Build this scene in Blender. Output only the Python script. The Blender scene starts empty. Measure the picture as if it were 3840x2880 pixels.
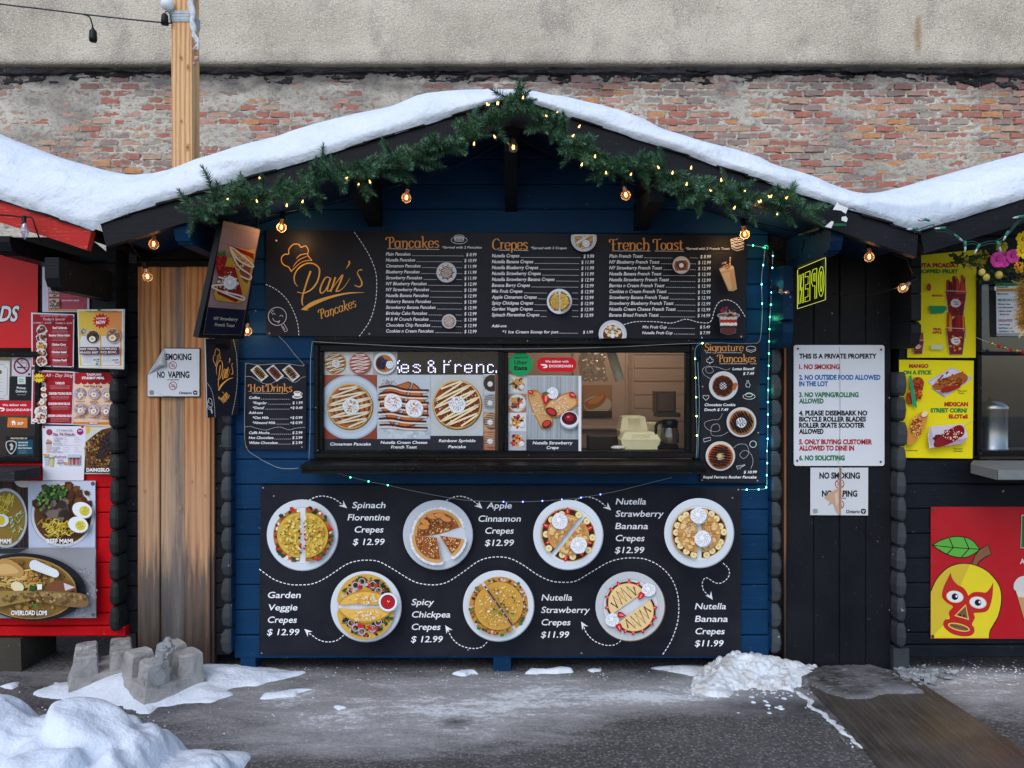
import bpy,math,random
import numpy as np
from mathutils import Vector,Matrix,Euler
from mathutils.geometry import tessellate_polygon
random.seed(7)
rnd = random.Random(11)
scene = bpy.context.scene
C = scene.collection
# ------------------------------------------------------------------ camera, world, sun, exposure
F,CX,CY = 2885.0,1920.0,1440.0
CAMY,CAMZ = -3.9,1.45
cam_d = bpy.data.cameras.new('camera')
cam = bpy.data.objects.new('camera',cam_d)
C.objects.link(cam)
cam.location = (0,CAMY,CAMZ)
cam.rotation_euler = (math.radians(90),0,0)
cam_d.sensor_width = 36.0
cam_d.lens = 36.0 * F / 3840.0
cam_d.clip_start = 0.05
cam_d.clip_end = 300
scene.camera = cam
SUN_EL,SUN_ROT = math.radians(48),math.radians(200)
world = bpy.data.worlds.new('World')
scene.world = world
world.use_nodes = True
wn = world.node_tree
wn.nodes.clear()
sky = wn.nodes.new('ShaderNodeTexSky')
sky.sky_type = 'NISHITA'
sky.sun_disc = False
sky.sun_elevation = SUN_EL
sky.sun_rotation = SUN_ROT
sky.air_density = 1.0
sky.dust_density = 1.4
sky.ozone_density = 1.0
bgn = wn.nodes.new('ShaderNodeBackground')
bgn.inputs[1].default_value = 0.15
won = wn.nodes.new('ShaderNodeOutputWorld')
wn.links.new(sky.outputs[0],bgn.inputs[0])
wn.links.new(bgn.outputs[0],won.inputs[0])
sl = bpy.data.lights.new('sun','SUN')
sl.energy = 0.55
sl.angle = math.radians(40)
sl.color = (1.0,0.97,0.93)
so = bpy.data.objects.new('sun',sl)
C.objects.link(so)
_az = math.radians(200)
so.rotation_euler = Vector((-math.sin(math.radians(20)) * math.cos(SUN_EL),-math.cos(math.radians(20)) * math.cos(SUN_EL),math.sin(SUN_EL))).to_track_quat('Z','Y').to_euler()
scene.view_settings.view_transform = 'Standard'
scene.view_settings.look = 'None'
scene.view_settings.gamma = 1.0
scene.view_settings.use_curve_mapping = False
scene.view_settings.exposure = 0.60
try:
 scene.cycles.transparent_max_bounces = 24
 scene.cycles.max_bounces = 8
 scene.cycles.use_denoising = True
 scene.cycles.sample_clamp_indirect = 4.0
except Exception:
 pass
# ------------------------------------------------------------------ helpers
def P(px,py,Y=0.0):
 d = Y - CAMY
 return Vector(((px - CX) / F * d,Y,CAMZ - (py - CY) / F * d))
def G(px,py,z=0.0):
 d = (CAMZ - z) * F / (py - CY)
 return Vector(((px - CX) / F * d,CAMY + d,z))
def X_(px,Y=0.0):
 return (px - CX) / F * (Y - CAMY)
def Z_(py,Y=0.0):
 return CAMZ - (py - CY) / F * (Y - CAMY)
def lin(c):
 out = []
 for v in c[:3]:
  v = v / 255.0
  out.append(v / 12.92 if v <= 0.04045 else ((v + 0.055) / 1.055) ** 2.4)
 return (out[0],out[1],out[2],1.0)
def lerp(a,b,t):
 return a + (b - a) * t
def interp(pts,x):
 if x <= pts[0][0]:
  (x0,y0),(x1,y1) = pts[0],pts[1]
  return y0 + (y1 - y0) * (x - x0) / (x1 - x0)
 for (x0,y0),(x1,y1) in zip(pts,pts[1:]):
  if x <= x1:
   return y0 + (y1 - y0) * (x - x0) / (x1 - x0)
 (x0,y0),(x1,y1) = pts[-2],pts[-1]
 return y1 + (y1 - y0) / (x1 - x0) * (x - x1)
def cr(pts,n=8,closed=False):
 """Catmull-Rom through the points"""
 if isinstance(pts[0],Vector) and len(pts[0]) == 3:
  return [Vector(q) for q in cr([tuple(p) for p in pts],n,closed)]
 pts = [tuple(p) for p in pts]
 k = len(pts)
 if k < 3 and not closed:
  return pts
 out = []
 segs = k if closed else k - 1
 for i in range(segs):
  if closed:
   p0,p1,p2,p3 = pts[(i - 1) % k],pts[i],pts[(i + 1) % k],pts[(i + 2) % k]
  else:
   p0,p1,p2,p3 = pts[max(i - 1,0)],pts[i],pts[i + 1],pts[min(i + 2,k - 1)]
  for j in range(n):
   t = j / n
   out.append(tuple(0.5 * (2 * b + (c - a) * t + (2 * a - 5 * b + 4 * c - d) * t * t + (3 * b - a - 3 * c + d) * t ** 3)
         for a,b,c,d in zip(p0,p1,p2,p3)))
 if not closed:
  out.append(pts[-1])
 return out
def _hash(ix,iy,seed):
 h = (ix.astype(np.int64) * 374761393 + iy.astype(np.int64) * 668265263 + seed * 1442695041) & 0xFFFFFFFF
 h = ((h ^ (h >> 13)) * 1274126177) & 0xFFFFFFFF
 return ((h ^ (h >> 16)) & 0xFFFF) / 65535.0
def vn(x,y,seed=0):
 x = np.asarray(x,float); y = np.asarray(y,float)
 ix = np.floor(x); iy = np.floor(y)
 fx = x - ix; fy = y - iy
 fx = fx * fx * (3 - 2 * fx); fy = fy * fy * (3 - 2 * fy)
 a = _hash(ix,iy,seed); b = _hash(ix + 1,iy,seed)
 c = _hash(ix,iy + 1,seed); d = _hash(ix + 1,iy + 1,seed)
 return (a * (1 - fx) + b * fx) * (1 - fy) + (c * (1 - fx) + d * fx) * fy
def fbm(x,y,seed=0,oct=4,gain=0.5):
 s = 0; a = 1; t = 0
 for k in range(oct):
  s = s + a * vn(np.asarray(x) * 2 ** k + 17.3 * k,np.asarray(y) * 2 ** k + 5.1 * k,seed + k)
  t += a; a *= gain
 return s / t
WLOC = {}      # world location of every empty/thing that parents parts
def tag(o,label=None,cat=None,group=None,kind=None):
 if label: o['label'] = label
 if cat: o['category'] = cat
 if group: o['group'] = group
 if kind: o['kind'] = kind
 return o
def thing(name,label,cat,loc=(0,0,0),group=None,kind=None):
 o = bpy.data.objects.new(name,None)
 o.empty_display_size = 0.05
 C.objects.link(o)
 o.location = loc
 WLOC[o.name] = Vector(loc)
 return tag(o,label,cat,group,kind)
def wl(o):
 return WLOC.get(o.name,Vector((0,0,0)))
class MB:
 def __init__(self):
  self.v = []; self.f = []; self.m = []; self.c = []
 def add(self,verts,faces,col=None,m=0):
  n = len(self.v)
  self.v.extend([tuple(v) for v in verts])
  self.c.extend([col if col else (1,1,1,1)] * len(verts))
  for f in faces:
   self.f.append(tuple(i + n for i in f)); self.m.append(m)
 def box(self,a,b,col=None,m=0,ch=0.0):
  x0,y0,z0 = (min(a[i],b[i]) for i in range(3))
  x1,y1,z1 = (max(a[i],b[i]) for i in range(3))
  if ch <= 0:
   vs = [(x,y,z) for z in (z0,z1) for y in (y0,y1) for x in (x0,x1)]
   self.add(vs,[(0,2,3,1),(4,5,7,6),(0,1,5,4),(2,6,7,3),(0,4,6,2),(1,3,7,5)],col,m)
   return
  vs = [(x0,y1,z0),(x1,y1,z0),(x1,y1,z1),(x0,y1,z1),
     (x0,y0 + ch,z0),(x1,y0 + ch,z0),(x1,y0 + ch,z1),(x0,y0 + ch,z1),
     (x0 + ch,y0,z0 + ch),(x1 - ch,y0,z0 + ch),(x1 - ch,y0,z1 - ch),(x0 + ch,y0,z1 - ch)]
  fs = [(3,2,1,0),(0,1,5,4),(1,2,6,5),(2,3,7,6),(3,0,4,7),
     (4,5,9,8),(5,6,10,9),(6,7,11,10),(7,4,8,11),(8,9,10,11)]
  self.add(vs,fs,col,m)
 def prism(self,poly,d,col=None,m=0):
  """closed planar polygon (3d points) swept along vector d"""
  n = len(poly)
  a = [Vector(p) for p in poly]; d = Vector(d)
  b = [p + d for p in a]
  fs = [tuple(t) for t in tessellate_polygon([a])]
  if fs:
   t = fs[0]
   nn = (a[t[1]] - a[t[0]]).cross(a[t[2]] - a[t[0]])
   flip = nn.dot(d) > 0
  else:
   flip = False
  caps = [tuple(reversed(t)) if flip else t for t in fs]
  capb = [tuple(i + n for i in reversed(t)) for t in caps]
  nrm = sum(((a[t[1]] - a[t[0]]).cross(a[t[2]] - a[t[0]]) for t in caps),Vector())
  area = sum((a[i].cross(a[(i + 1) % n]) for i in range(n)),Vector())
  same = area.dot(nrm) > 0
  side = []
  for i in range(n):
   j = (i + 1) % n
   side.append((i,i + n,j + n,j) if same else (j,j + n,i + n,i))
  self.add(a + b,caps + capb + side,col,m)
 def tube(self,pts,r,n=6,col=None,m=0,cap=True):
  pts = [Vector(p) for p in pts]
  rs = r if isinstance(r,(list,tuple)) else [r] * len(pts)
  base = len(self.v); k = len(pts)
  up = Vector((0.13,0.21,0.97))
  vs = []
  for i,p in enumerate(pts):
   t = (pts[min(i + 1,k - 1)] - pts[max(i - 1,0)])
   if t.length < 1e-9: t = Vector((0,0,1))
   t.normalize()
   a = t.cross(up)
   if a.length < 0.05: a = t.cross(Vector((1,0,0)))
   a.normalize(); b = t.cross(a)
   for j in range(n):
    th = 2 * math.pi * j / n
    vs.append(p + (a * math.cos(th) + b * math.sin(th)) * rs[i])
  fs = []
  for i in range(k - 1):
   for j in range(n):
    q = (j + 1) % n
    fs.append((i * n + j,i * n + q,(i + 1) * n + q,(i + 1) * n + j))
  if cap:
   fs.append(tuple(reversed(range(n)))); fs.append(tuple((k - 1) * n + j for j in range(n)))
  self.add(vs,fs,col,m)
 def lathe(self,prof,n=16,c=(0,0,0),col=None,m=0,axis=None):
  """profile of (r, z) revolved about z at c (or a rotation matrix)"""
  vs = []; fs = []
  c = Vector(c)
  for (r,z) in prof:
   for j in range(n):
    th = 2 * math.pi * j / n
    p = Vector((r * math.cos(th),r * math.sin(th),z))
    if axis is not None: p = axis @ p
    vs.append(c + p)
  for i in range(len(prof) - 1):
   for j in range(n):
    q = (j + 1) % n
    fs.append((i * n + j,i * n + q,(i + 1) * n + q,(i + 1) * n + j))
  self.add(vs,fs,col,m)
 def ball(self,c,r,n=10,k=6,col=None,m=0,s=(1,1,1)):
  c = Vector(c)
  vs = []; fs = []
  for i in range(k + 1):
   ph = math.pi * i / k - math.pi / 2
   for j in range(n):
    th = 2 * math.pi * j / n
    vs.append(c + Vector((math.cos(ph) * math.cos(th) * r * s[0],math.cos(ph) * math.sin(th) * r * s[1],math.sin(ph) * r * s[2])))
  for i in range(k):
   for j in range(n):
    q = (j + 1) % n
    fs.append((i * n + j,i * n + q,(i + 1) * n + q,(i + 1) * n + j))
  self.add(vs,fs,col,m)
 def mesh(self,name,mats,smooth=False,origin=None):
  me = bpy.data.meshes.new(name)
  o = origin if origin is not None else Vector((0,0,0))
  vs = self.v if origin is None else [(x - o.x,y - o.y,z - o.z) for x,y,z in self.v]
  me.from_pydata(vs,[],self.f)
  if not isinstance(mats,(list,tuple)): mats = [mats]
  for mt in mats: me.materials.append(mt)
  me.polygons.foreach_set('material_index',self.m)
  if smooth: me.polygons.foreach_set('use_smooth',[True] * len(self.f))
  at = me.color_attributes.new('Col','FLOAT_COLOR','POINT')
  at.data.foreach_set('color',np.array(self.c,dtype=np.float32).ravel())
  me.update()
  return me
 def build(self,name,mats,parent=None,smooth=False):
  a = np.array(self.v)
  lo = a.min(0); hi = a.max(0)
  o = Vector(((lo[0] + hi[0]) / 2,(lo[1] + hi[1]) / 2,lo[2]))
  ob = bpy.data.objects.new(name,self.mesh(name,mats,smooth,o))
  C.objects.link(ob)
  WLOC[ob.name] = o
  if parent is not None:
   ob.parent = parent
   ob.location = o - wl(parent)
  else:
   ob.location = o
  return ob
def inst(name,me,loc,rot=(0,0,0),sc=(1,1,1),parent=None):
 ob = bpy.data.objects.new(name,me)
 C.objects.link(ob)
 ob.rotation_euler = rot; ob.scale = sc
 WLOC[ob.name] = Vector(loc)
 if parent is not None:
  ob.parent = parent
  ob.location = Vector(loc) - wl(parent)
 else:
  ob.location = loc
 return ob
def grid_mesh(name,X,Y,Z,mat,smooth=True,attrs=None,mask=None):
 """X, Y, Z arrays (n, m) -> object"""
 n,m_ = X.shape
 vs = np.stack([X,Y,Z],-1).reshape(-1,3)
 idx = np.arange(n * m_).reshape(n,m_)
 a = idx[:-1,:-1].ravel(); b = idx[:-1,1:].ravel(); c = idx[1:,1:].ravel(); d = idx[1:,:-1].ravel()
 fs = np.stack([a,b,c,d],-1)
 if mask is not None:
  keep = (mask[:-1,:-1] | mask[:-1,1:] | mask[1:,1:] | mask[1:,:-1]).ravel()
  fs = fs[keep]
  used = np.zeros(len(vs),bool); used[fs.ravel()] = True
  remap = np.cumsum(used) - 1
  vs = vs[used]; fs = remap[fs]
 else:
  used = np.ones(len(vs),bool)
 me = bpy.data.meshes.new(name)
 me.vertices.add(len(vs)); me.vertices.foreach_set('co',vs.astype(np.float32).ravel())
 me.loops.add(len(fs) * 4); me.loops.foreach_set('vertex_index',fs.astype(np.int32).ravel())
 me.polygons.add(len(fs))
 me.polygons.foreach_set('loop_start',np.arange(0,len(fs) * 4,4,dtype=np.int32))
 me.polygons.foreach_set('loop_total',np.full(len(fs),4,dtype=np.int32))
 if smooth: me.polygons.foreach_set('use_smooth',np.ones(len(fs),bool))
 me.update(calc_edges=True)
 me.materials.append(mat)
 for k,arr in (attrs or {}).items():
  at = me.attributes.new(k,'FLOAT','POINT')
  at.data.foreach_set('value',arr.ravel()[used].astype(np.float32))
 ob = bpy.data.objects.new(name,me)
 C.objects.link(ob)
 WLOC[ob.name] = Vector((0,0,0))
 return ob
# ------------------------------------------------------------------ materials
class NT:
 def __init__(self,name,rough=0.6,spec=0.4,metal=0.0):
  self.mat = bpy.data.materials.new(name)
  self.mat.use_nodes = True
  self.t = self.mat.node_tree
  self.b = self.t.nodes['Principled BSDF']
  self.b.inputs['Roughness'].default_value = rough
  self.b.inputs['Specular IOR Level'].default_value = spec
  self.b.inputs['Metallic'].default_value = metal
  self.co = None
 def n(self,typ,**kw):
  nd = self.t.nodes.new(typ)
  for k,v in kw.items():
   if k.startswith('_'): setattr(nd,k[1:],v)
   else: nd.inputs[k.replace('__',' ')].default_value = v
  return nd
 def l(self,a,b):
  self.t.links.new(a,b)
 def coord(self,scale=(1,1,1),rot=(0,0,0)):
  if self.co is None:
   self.co = self.t.nodes.new('ShaderNodeNewGeometry')
  mp = self.t.nodes.new('ShaderNodeMapping')
  mp.inputs['Scale'].default_value = scale
  mp.inputs['Rotation'].default_value = rot
  self.l(self.co.outputs['Position'],mp.inputs[0])
  return mp.outputs[0]
 def coord2(self,rot,scale):
  v = self.coord((1,1,1),rot)
  mp = self.t.nodes.new('ShaderNodeMapping'); mp.inputs['Scale'].default_value = scale
  self.l(v,mp.inputs[0])
  return mp.outputs[0]
 def noise(self,sc,det=4,scale=(1,1,1),rough=0.55,dist=0.0):
  nd = self.n('ShaderNodeTexNoise',Scale=sc,Detail=det,Roughness=rough,Distortion=dist)
  self.l(self.coord(scale),nd.inputs['Vector'])
  return nd.outputs[0]
 def vor(self,sc,scale=(1,1,1),out=0,rand=1.0):
  nd = self.n('ShaderNodeTexVoronoi',Scale=sc,Randomness=rand)
  self.l(self.coord(scale),nd.inputs['Vector'])
  return nd.outputs[out]
 def ramp(self,fac,stops,interp='LINEAR'):
  nd = self.t.nodes.new('ShaderNodeValToRGB')
  nd.color_ramp.interpolation = interp
  e = nd.color_ramp.elements
  while len(e) > 1: e.remove(e[-1])
  e[0].position = stops[0][0]; e[0].color = stops[0][1]
  for p,c in stops[1:]:
   x = e.new(p); x.color = c
  self.l(fac,nd.inputs[0])
  return nd.outputs[0]
 def step(self,fac,a,b,v0=0.0,v1=1.0):
  nd = self.n('ShaderNodeMapRange')
  nd.inputs[1].default_value = a; nd.inputs[2].default_value = b
  nd.inputs[3].default_value = v0; nd.inputs[4].default_value = v1
  self.l(fac,nd.inputs[0])
  return nd.outputs[0]
 def mix(self,fac,a,b,mode='MIX'):
  nd = self.t.nodes.new('ShaderNodeMix')
  nd.data_type = 'RGBA'; nd.blend_type = mode
  for s,v in ((nd.inputs[0],fac),(nd.inputs[6],a),(nd.inputs[7],b)):
   if hasattr(v,'is_linked'): self.l(v,s)
   elif isinstance(v,(int,float)): s.default_value = v if s == nd.inputs[0] else (v,v,v,1)
   else: s.default_value = v
  return nd.outputs[2]
 def math(self,op,a,b=0.0):
  nd = self.t.nodes.new('ShaderNodeMath'); nd.operation = op
  for s,v in ((nd.inputs[0],a),(nd.inputs[1],b)):
   if hasattr(v,'is_linked'): self.l(v,s)
   else: s.default_value = v
  return nd.outputs[0]
 def bump(self,h,strength=0.3,dist=0.005,prev=None):
  nd = self.n('ShaderNodeBump',Strength=strength,Distance=dist)
  self.l(h,nd.inputs['Height'])
  if prev is not None: self.l(prev,nd.inputs['Normal'])
  self.l(nd.outputs[0],self.b.inputs['Normal'])
  return nd.outputs[0]
 def col(self,c):
  if hasattr(c,'is_linked'): self.l(c,self.b.inputs['Base Color'])
  else: self.b.inputs['Base Color'].default_value = c
  return self.mat
MATS = {}
def m_paint(name,c,along='X',rough=0.5,wear=None,bumpy=0.5,var=0.25):
 """painted timber: grain along the board, dust and scuffs"""
 if name in MATS: return MATS[name]
 t = NT(name,rough,0.10)
 sc = {'X': (2,30,30),'Z': (30,30,2),'Y': (30,2,30)}[along]
 g = t.noise(3.0,6,sc,0.65,0.6)
 big = t.noise(2.3,3)
 c = lin(c) if max(c) > 1 else c
 dark = tuple(x * (1 - var) for x in c[:3]) + (1,)
 lite = tuple(min(1,x * (1 + var) + 0.004) for x in c[:3]) + (1,)
 base = t.mix(t.step(big,0.3,0.7),dark,lite)
 base = t.mix(t.step(g,0.45,0.8,0,0.35),base,lite)
 du = t.noise(60,4)
 base = t.mix(t.step(du,0.64,0.74,0,0.16),base,(0.25,0.26,0.27,1))
 ch = t.noise(38,3,(1,1,1),0.6)
 base = t.mix(t.step(ch,0.715,0.735,0,0.7),base,(0.42,0.40,0.36,1))
 if wear:
  w = t.noise(9,6,sc,0.7)
  base = t.mix(t.step(w,0.60,0.66,0,0.8),base,lin(wear))
 t.col(base)
 t.bump(g,bumpy,0.004)
 t.l(t.step(big,0.3,0.7,rough - 0.08,rough + 0.15),t.b.inputs['Roughness'])
 MATS[name] = t.mat
 return t.mat
def m_plain(name,c,rough=0.5,metal=0.0,nz=0.12,spec=0.2):
 if name in MATS: return MATS[name]
 t = NT(name,rough,spec,metal)
 c = lin(c)
 nd = t.noise(25,4)
 t.col(t.mix(t.step(nd,0.3,0.7),tuple(x * (1 - nz) for x in c[:3]) + (1,),tuple(min(1,x * (1 + nz)) for x in c[:3]) + (1,)))
 t.bump(nd,0.08,0.003)
 MATS[name] = t.mat
 return t.mat
def m_print(name,rough=0.5,dirt=0.06,bump=0.05,spec=0.10):
 """printed sheet: flat ink colours from the print's own artwork, faint dirt and ripple"""
 if name in MATS: return MATS[name]
 t = NT(name,rough,spec)
 a = t.t.nodes.new('ShaderNodeAttribute'); a.attribute_name = 'Col'
 nd = t.noise(7,5,rough=0.6)
 fine = t.noise(140,3)
 base = t.mix(t.step(nd,0.35,0.75,0.0,dirt),a.outputs[0],(0.16,0.15,0.15,1))
 base = t.mix(t.step(fine,0.68,0.74,0.0,dirt * 1.6),base,(0.42,0.42,0.42,1))
 t.col(base)
 t.bump(t.noise(3.5,2),bump,0.02)
 MATS[name] = t.mat
 return t.mat
def m_emit(name,c,s):
 if name in MATS: return MATS[name]
 mat = bpy.data.materials.new(name); mat.use_nodes = True
 nt = mat.node_tree; nt.nodes.clear()
 e = nt.nodes.new('ShaderNodeEmission'); e.inputs[0].default_value = lin(c); e.inputs[1].default_value = s
 o = nt.nodes.new('ShaderNodeOutputMaterial'); nt.links.new(e.outputs[0],o.inputs[0])
 MATS[name] = mat
 return mat
def m_glass(name,tint=(255,255,255),refl=0.07,rough=0.02,haze=0.0,hazecol=(200,205,210),tl=False):
 if name in MATS: return MATS[name]
 mat = bpy.data.materials.new(name); mat.use_nodes = True
 nt = mat.node_tree; nt.nodes.clear()
 tr = nt.nodes.new('ShaderNodeBsdfTransparent'); tr.inputs[0].default_value = lin(tint)
 gl = nt.nodes.new('ShaderNodeBsdfGlossy'); gl.inputs['Roughness'].default_value = rough
 lw = nt.nodes.new('ShaderNodeLayerWeight'); lw.inputs[0].default_value = 0.25
 mr = nt.nodes.new('ShaderNodeMapRange')
 mr.inputs[3].default_value = refl; mr.inputs[4].default_value = 0.7
 nt.links.new(lw.outputs['Facing'],mr.inputs[0])
 mx = nt.nodes.new('ShaderNodeMixShader')
 nt.links.new(mr.outputs[0],mx.inputs[0]); nt.links.new(tr.outputs[0],mx.inputs[1]); nt.links.new(gl.outputs[0],mx.inputs[2])
 o = nt.nodes.new('ShaderNodeOutputMaterial')
 if haze > 0:
  df = nt.nodes.new('ShaderNodeBsdfTranslucent' if tl else 'ShaderNodeBsdfDiffuse'); df.inputs[0].default_value = lin(hazecol)
  m2 = nt.nodes.new('ShaderNodeMixShader'); m2.inputs[0].default_value = haze
  nt.links.new(mx.outputs[0],m2.inputs[1]); nt.links.new(df.outputs[0],m2.inputs[2]); nt.links.new(m2.outputs[0],o.inputs[0])
 else:
  nt.links.new(mx.outputs[0],o.inputs[0])
 MATS[name] = mat
 return mat
def m_snow():
 t = NT('snow',0.55,0.3)
 a = t.noise(7,5); b = t.noise(55,4)
 sc_ = t.mix(t.step(a,0.3,0.75),(0.66,0.74,0.84,1),(0.76,0.82,0.89,1))
 ic = t.t.nodes.new('ShaderNodeAttribute'); ic.attribute_name = 'ice'
 gr_ = t.noise(120,3,rough=.8)
 sc_ = t.mix(t.step(gr_,.40,.62,0,.22),sc_,(.52,.60,.70,1))
 t.col(t.mix(ic.outputs[2],sc_,(.50,.575,.66,1)))
 n1 = t.bump(a,0.55,0.06)
 t.bump(b,0.35,0.01,n1)
 t.b.inputs['Subsurface Weight'].default_value = 0.0
 return t.mat
SNOW = m_snow()
def m_dirty_snow():
 t = NT('dirty_snow',0.5,0.4)
 a = t.noise(9,6); b = t.noise(60,4)
 c = t.mix(t.step(a,0.40,0.66),(0.70,0.76,0.83,1),(0.50,0.50,0.48,1))
 c = t.mix(t.step(t.noise(28,5),0.60,0.72,0,0.7),c,(0.16,0.14,0.12,1))
 t.col(c)
 n1 = t.bump(a,0.5,0.03)
 t.bump(b,0.5,0.008,n1)
 return t.mat
DSNOW = m_dirty_snow()
BLACKW = m_paint('black_painted_wood',(24,26,31),'X',0.42,None,0.5)
BLACKZ = m_paint('black_painted_upright_wood',(19,22,28),'Z',0.45,None,0.5)
BLUEW = m_paint('blue_painted_wood',(8,52,88),'X',0.5,None,0.5,0.25)
REDW = m_paint('red_painted_wood',(196,12,22),'X',0.45,None,0.35,0.15)
REDRAKE = m_paint('worn_red_painted_wood',(178,46,40),'X',0.5,(196,150,140),0.5,0.15)
LOGEND = m_paint('charcoal_painted_log_end',(60,64,68),'Z',0.5,None,0.5)
PRINT = m_print('printed_panel')
SATIN = m_print('satin_printed_panel',0.42,0.03,0.04,0.14)
PAPER = m_print('printed_paper',0.42,0.03,0.12,0.15)
VINYL = m_print('printed_vinyl_banner',0.4,0.08,0.25,0.15)
METAL = m_plain('brushed_metal',(170,176,180),0.3,1.0)
RUBBER = m_plain('black_rubber',(22,24,26),0.45)
SCREW = m_plain('dull_screw_metal',(120,124,126),0.4,0.7)
# ------------------------------------------------------------------ flat printed artwork
def _font_mesh(s,off,res):
 cu = bpy.data.curves.new('txt','FONT')
 cu.body = s; cu.size = 1.0; cu.offset = off; cu.resolution_u = res; cu.dimensions = '2D'; cu.fill_mode = 'BOTH'
 ob = bpy.data.objects.new('txt',cu)
 me = bpy.data.meshes.new_from_object(ob)
 n = len(me.vertices)
 co = np.zeros(n * 3,dtype=np.float32); me.vertices.foreach_get('co',co)
 fs = [tuple(p.vertices) for p in me.polygons]
 bpy.data.objects.remove(ob); bpy.data.curves.remove(cu); bpy.data.meshes.remove(me)
 return co.reshape(-1,3)[:,:2],fs
_fc = {}
def font_mesh(s,off=0.0,res=3):
 k = (s,round(off,4),res)
 if k not in _fc: _fc[k] = _font_mesh(*k)
 return _fc[k]
NIB = {  # letter skeletons for the swashed display face: strokes, advance
  'P': ([[(.30,.80),(.30,.0)],[(.02,.60),(.0,.74),(.12,.82),(.3,.80),(.5,.82),(.62,.62),(.5,.42),(.32,.40)],[(.2,.0),(.42,.0)]],.68),
  'a': ([[(.44,.40),(.26,.53),(.07,.42),(.07,.10),(.24,-.02),(.42,.12)],[(.44,.52),(.44,.06),(.54,.0)]],.58),
  'n': ([[(.0,.48),(.10,.5),(.10,.0)],[(.10,.38),(.28,.53),(.42,.42),(.43,.08),(.34,-.14)]],.55),
  'c': ([[(.42,.40),(.26,.53),(.07,.42),(.07,.10),(.24,-.02),(.43,.10)]],.48),
  'k': ([[(.0,.82),(.10,.84),(.10,.0)],[(.42,.5),(.12,.24)],[(.2,.3),(.34,.08),(.52,-.12)]],.52),
  'e': ([[(.08,.26),(.42,.28),(.38,.48),(.22,.53),(.07,.40),(.07,.12),(.24,-.02),(.42,.10)]],.49),
  's': ([[(.38,.44),(.2,.54),(.06,.42),(.2,.28),(.36,.16),(.26,-.01),(.04,.04)]],.44),
  'C': ([[(.58,.66),(.36,.82),(.08,.62),(.04,.2),(.28,-.03),(.58,.12)]],.62),
  'r': ([[(.0,.48),(.10,.5),(.10,.0)],[(.10,.36),(.22,.52),(.36,.48)]],.38),
  'p': ([[(.10,.5),(.10,-.26)],[(.10,.38),(.28,.53),(.46,.38),(.44,.08),(.26,-.02),(.10,.1)]],.53),
  'F': ([[(.26,.78),(.26,.0)],[(.0,.56),(.0,.74),(.14,.8),(.4,.76),(.62,.84)],[(.12,.42),(.46,.44)],[(.16,.0),(.38,.0)]],.6),
  'h': ([[(.0,.82),(.10,.84),(.10,.0)],[(.10,.38),(.28,.53),(.43,.42),(.45,.08),(.34,-.14)]],.55),
  'T': ([[(.32,.76),(.32,.0)],[(.02,.52),(.0,.72),(.14,.82),(.36,.76),(.66,.84)],[(.22,.0),(.44,.0)]],.6),
  'o': ([[(.24,.52),(.07,.40),(.07,.12),(.24,-.02),(.42,.12),(.42,.40),(.24,.52)]],.5),
  't': ([[(.14,.7),(.14,.1),(.22,-.02),(.34,.06)],[(.0,.5),(.32,.52)]],.36),
  'H': ([[(.2,.8),(.2,.0)],[(.56,.84),(.56,.04),(.66,.0)],[(-.04,.56),(-.02,.76),(.2,.8)],[(.2,.42),(.56,.44)],[(-.06,.06),(.2,.0)]],.7),
  'D': ([[(.2,.78),(.2,.0)],[(-.02,.56),(.0,.76),(.24,.82),(.56,.76),(.66,.4),(.52,.06),(.2,-.01),(.02,.04)]],.72),
  'i': ([[(.0,.48),(.10,.5),(.10,.05),(.18,.0)],[(.07,.68),(.13,.74)]],.24),
  'S': ([[(.5,.68),(.3,.84),(.08,.68),(.2,.46),(.48,.3),(.4,.04),(.16,-.03),(.0,.12)]],.56),
  'g': ([[(.42,.40),(.26,.53),(.07,.42),(.07,.14),(.24,.02),(.42,.14)],[(.44,.52),(.44,-.1),(.28,-.26),(.06,-.18)]],.54),
  'u': ([[(.0,.48),(.10,.5),(.10,.12),(.24,-.02),(.42,.12)],[(.43,.52),(.43,.06),(.52,.0)]],.56),
  ' ': ([],.34),
}
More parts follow.
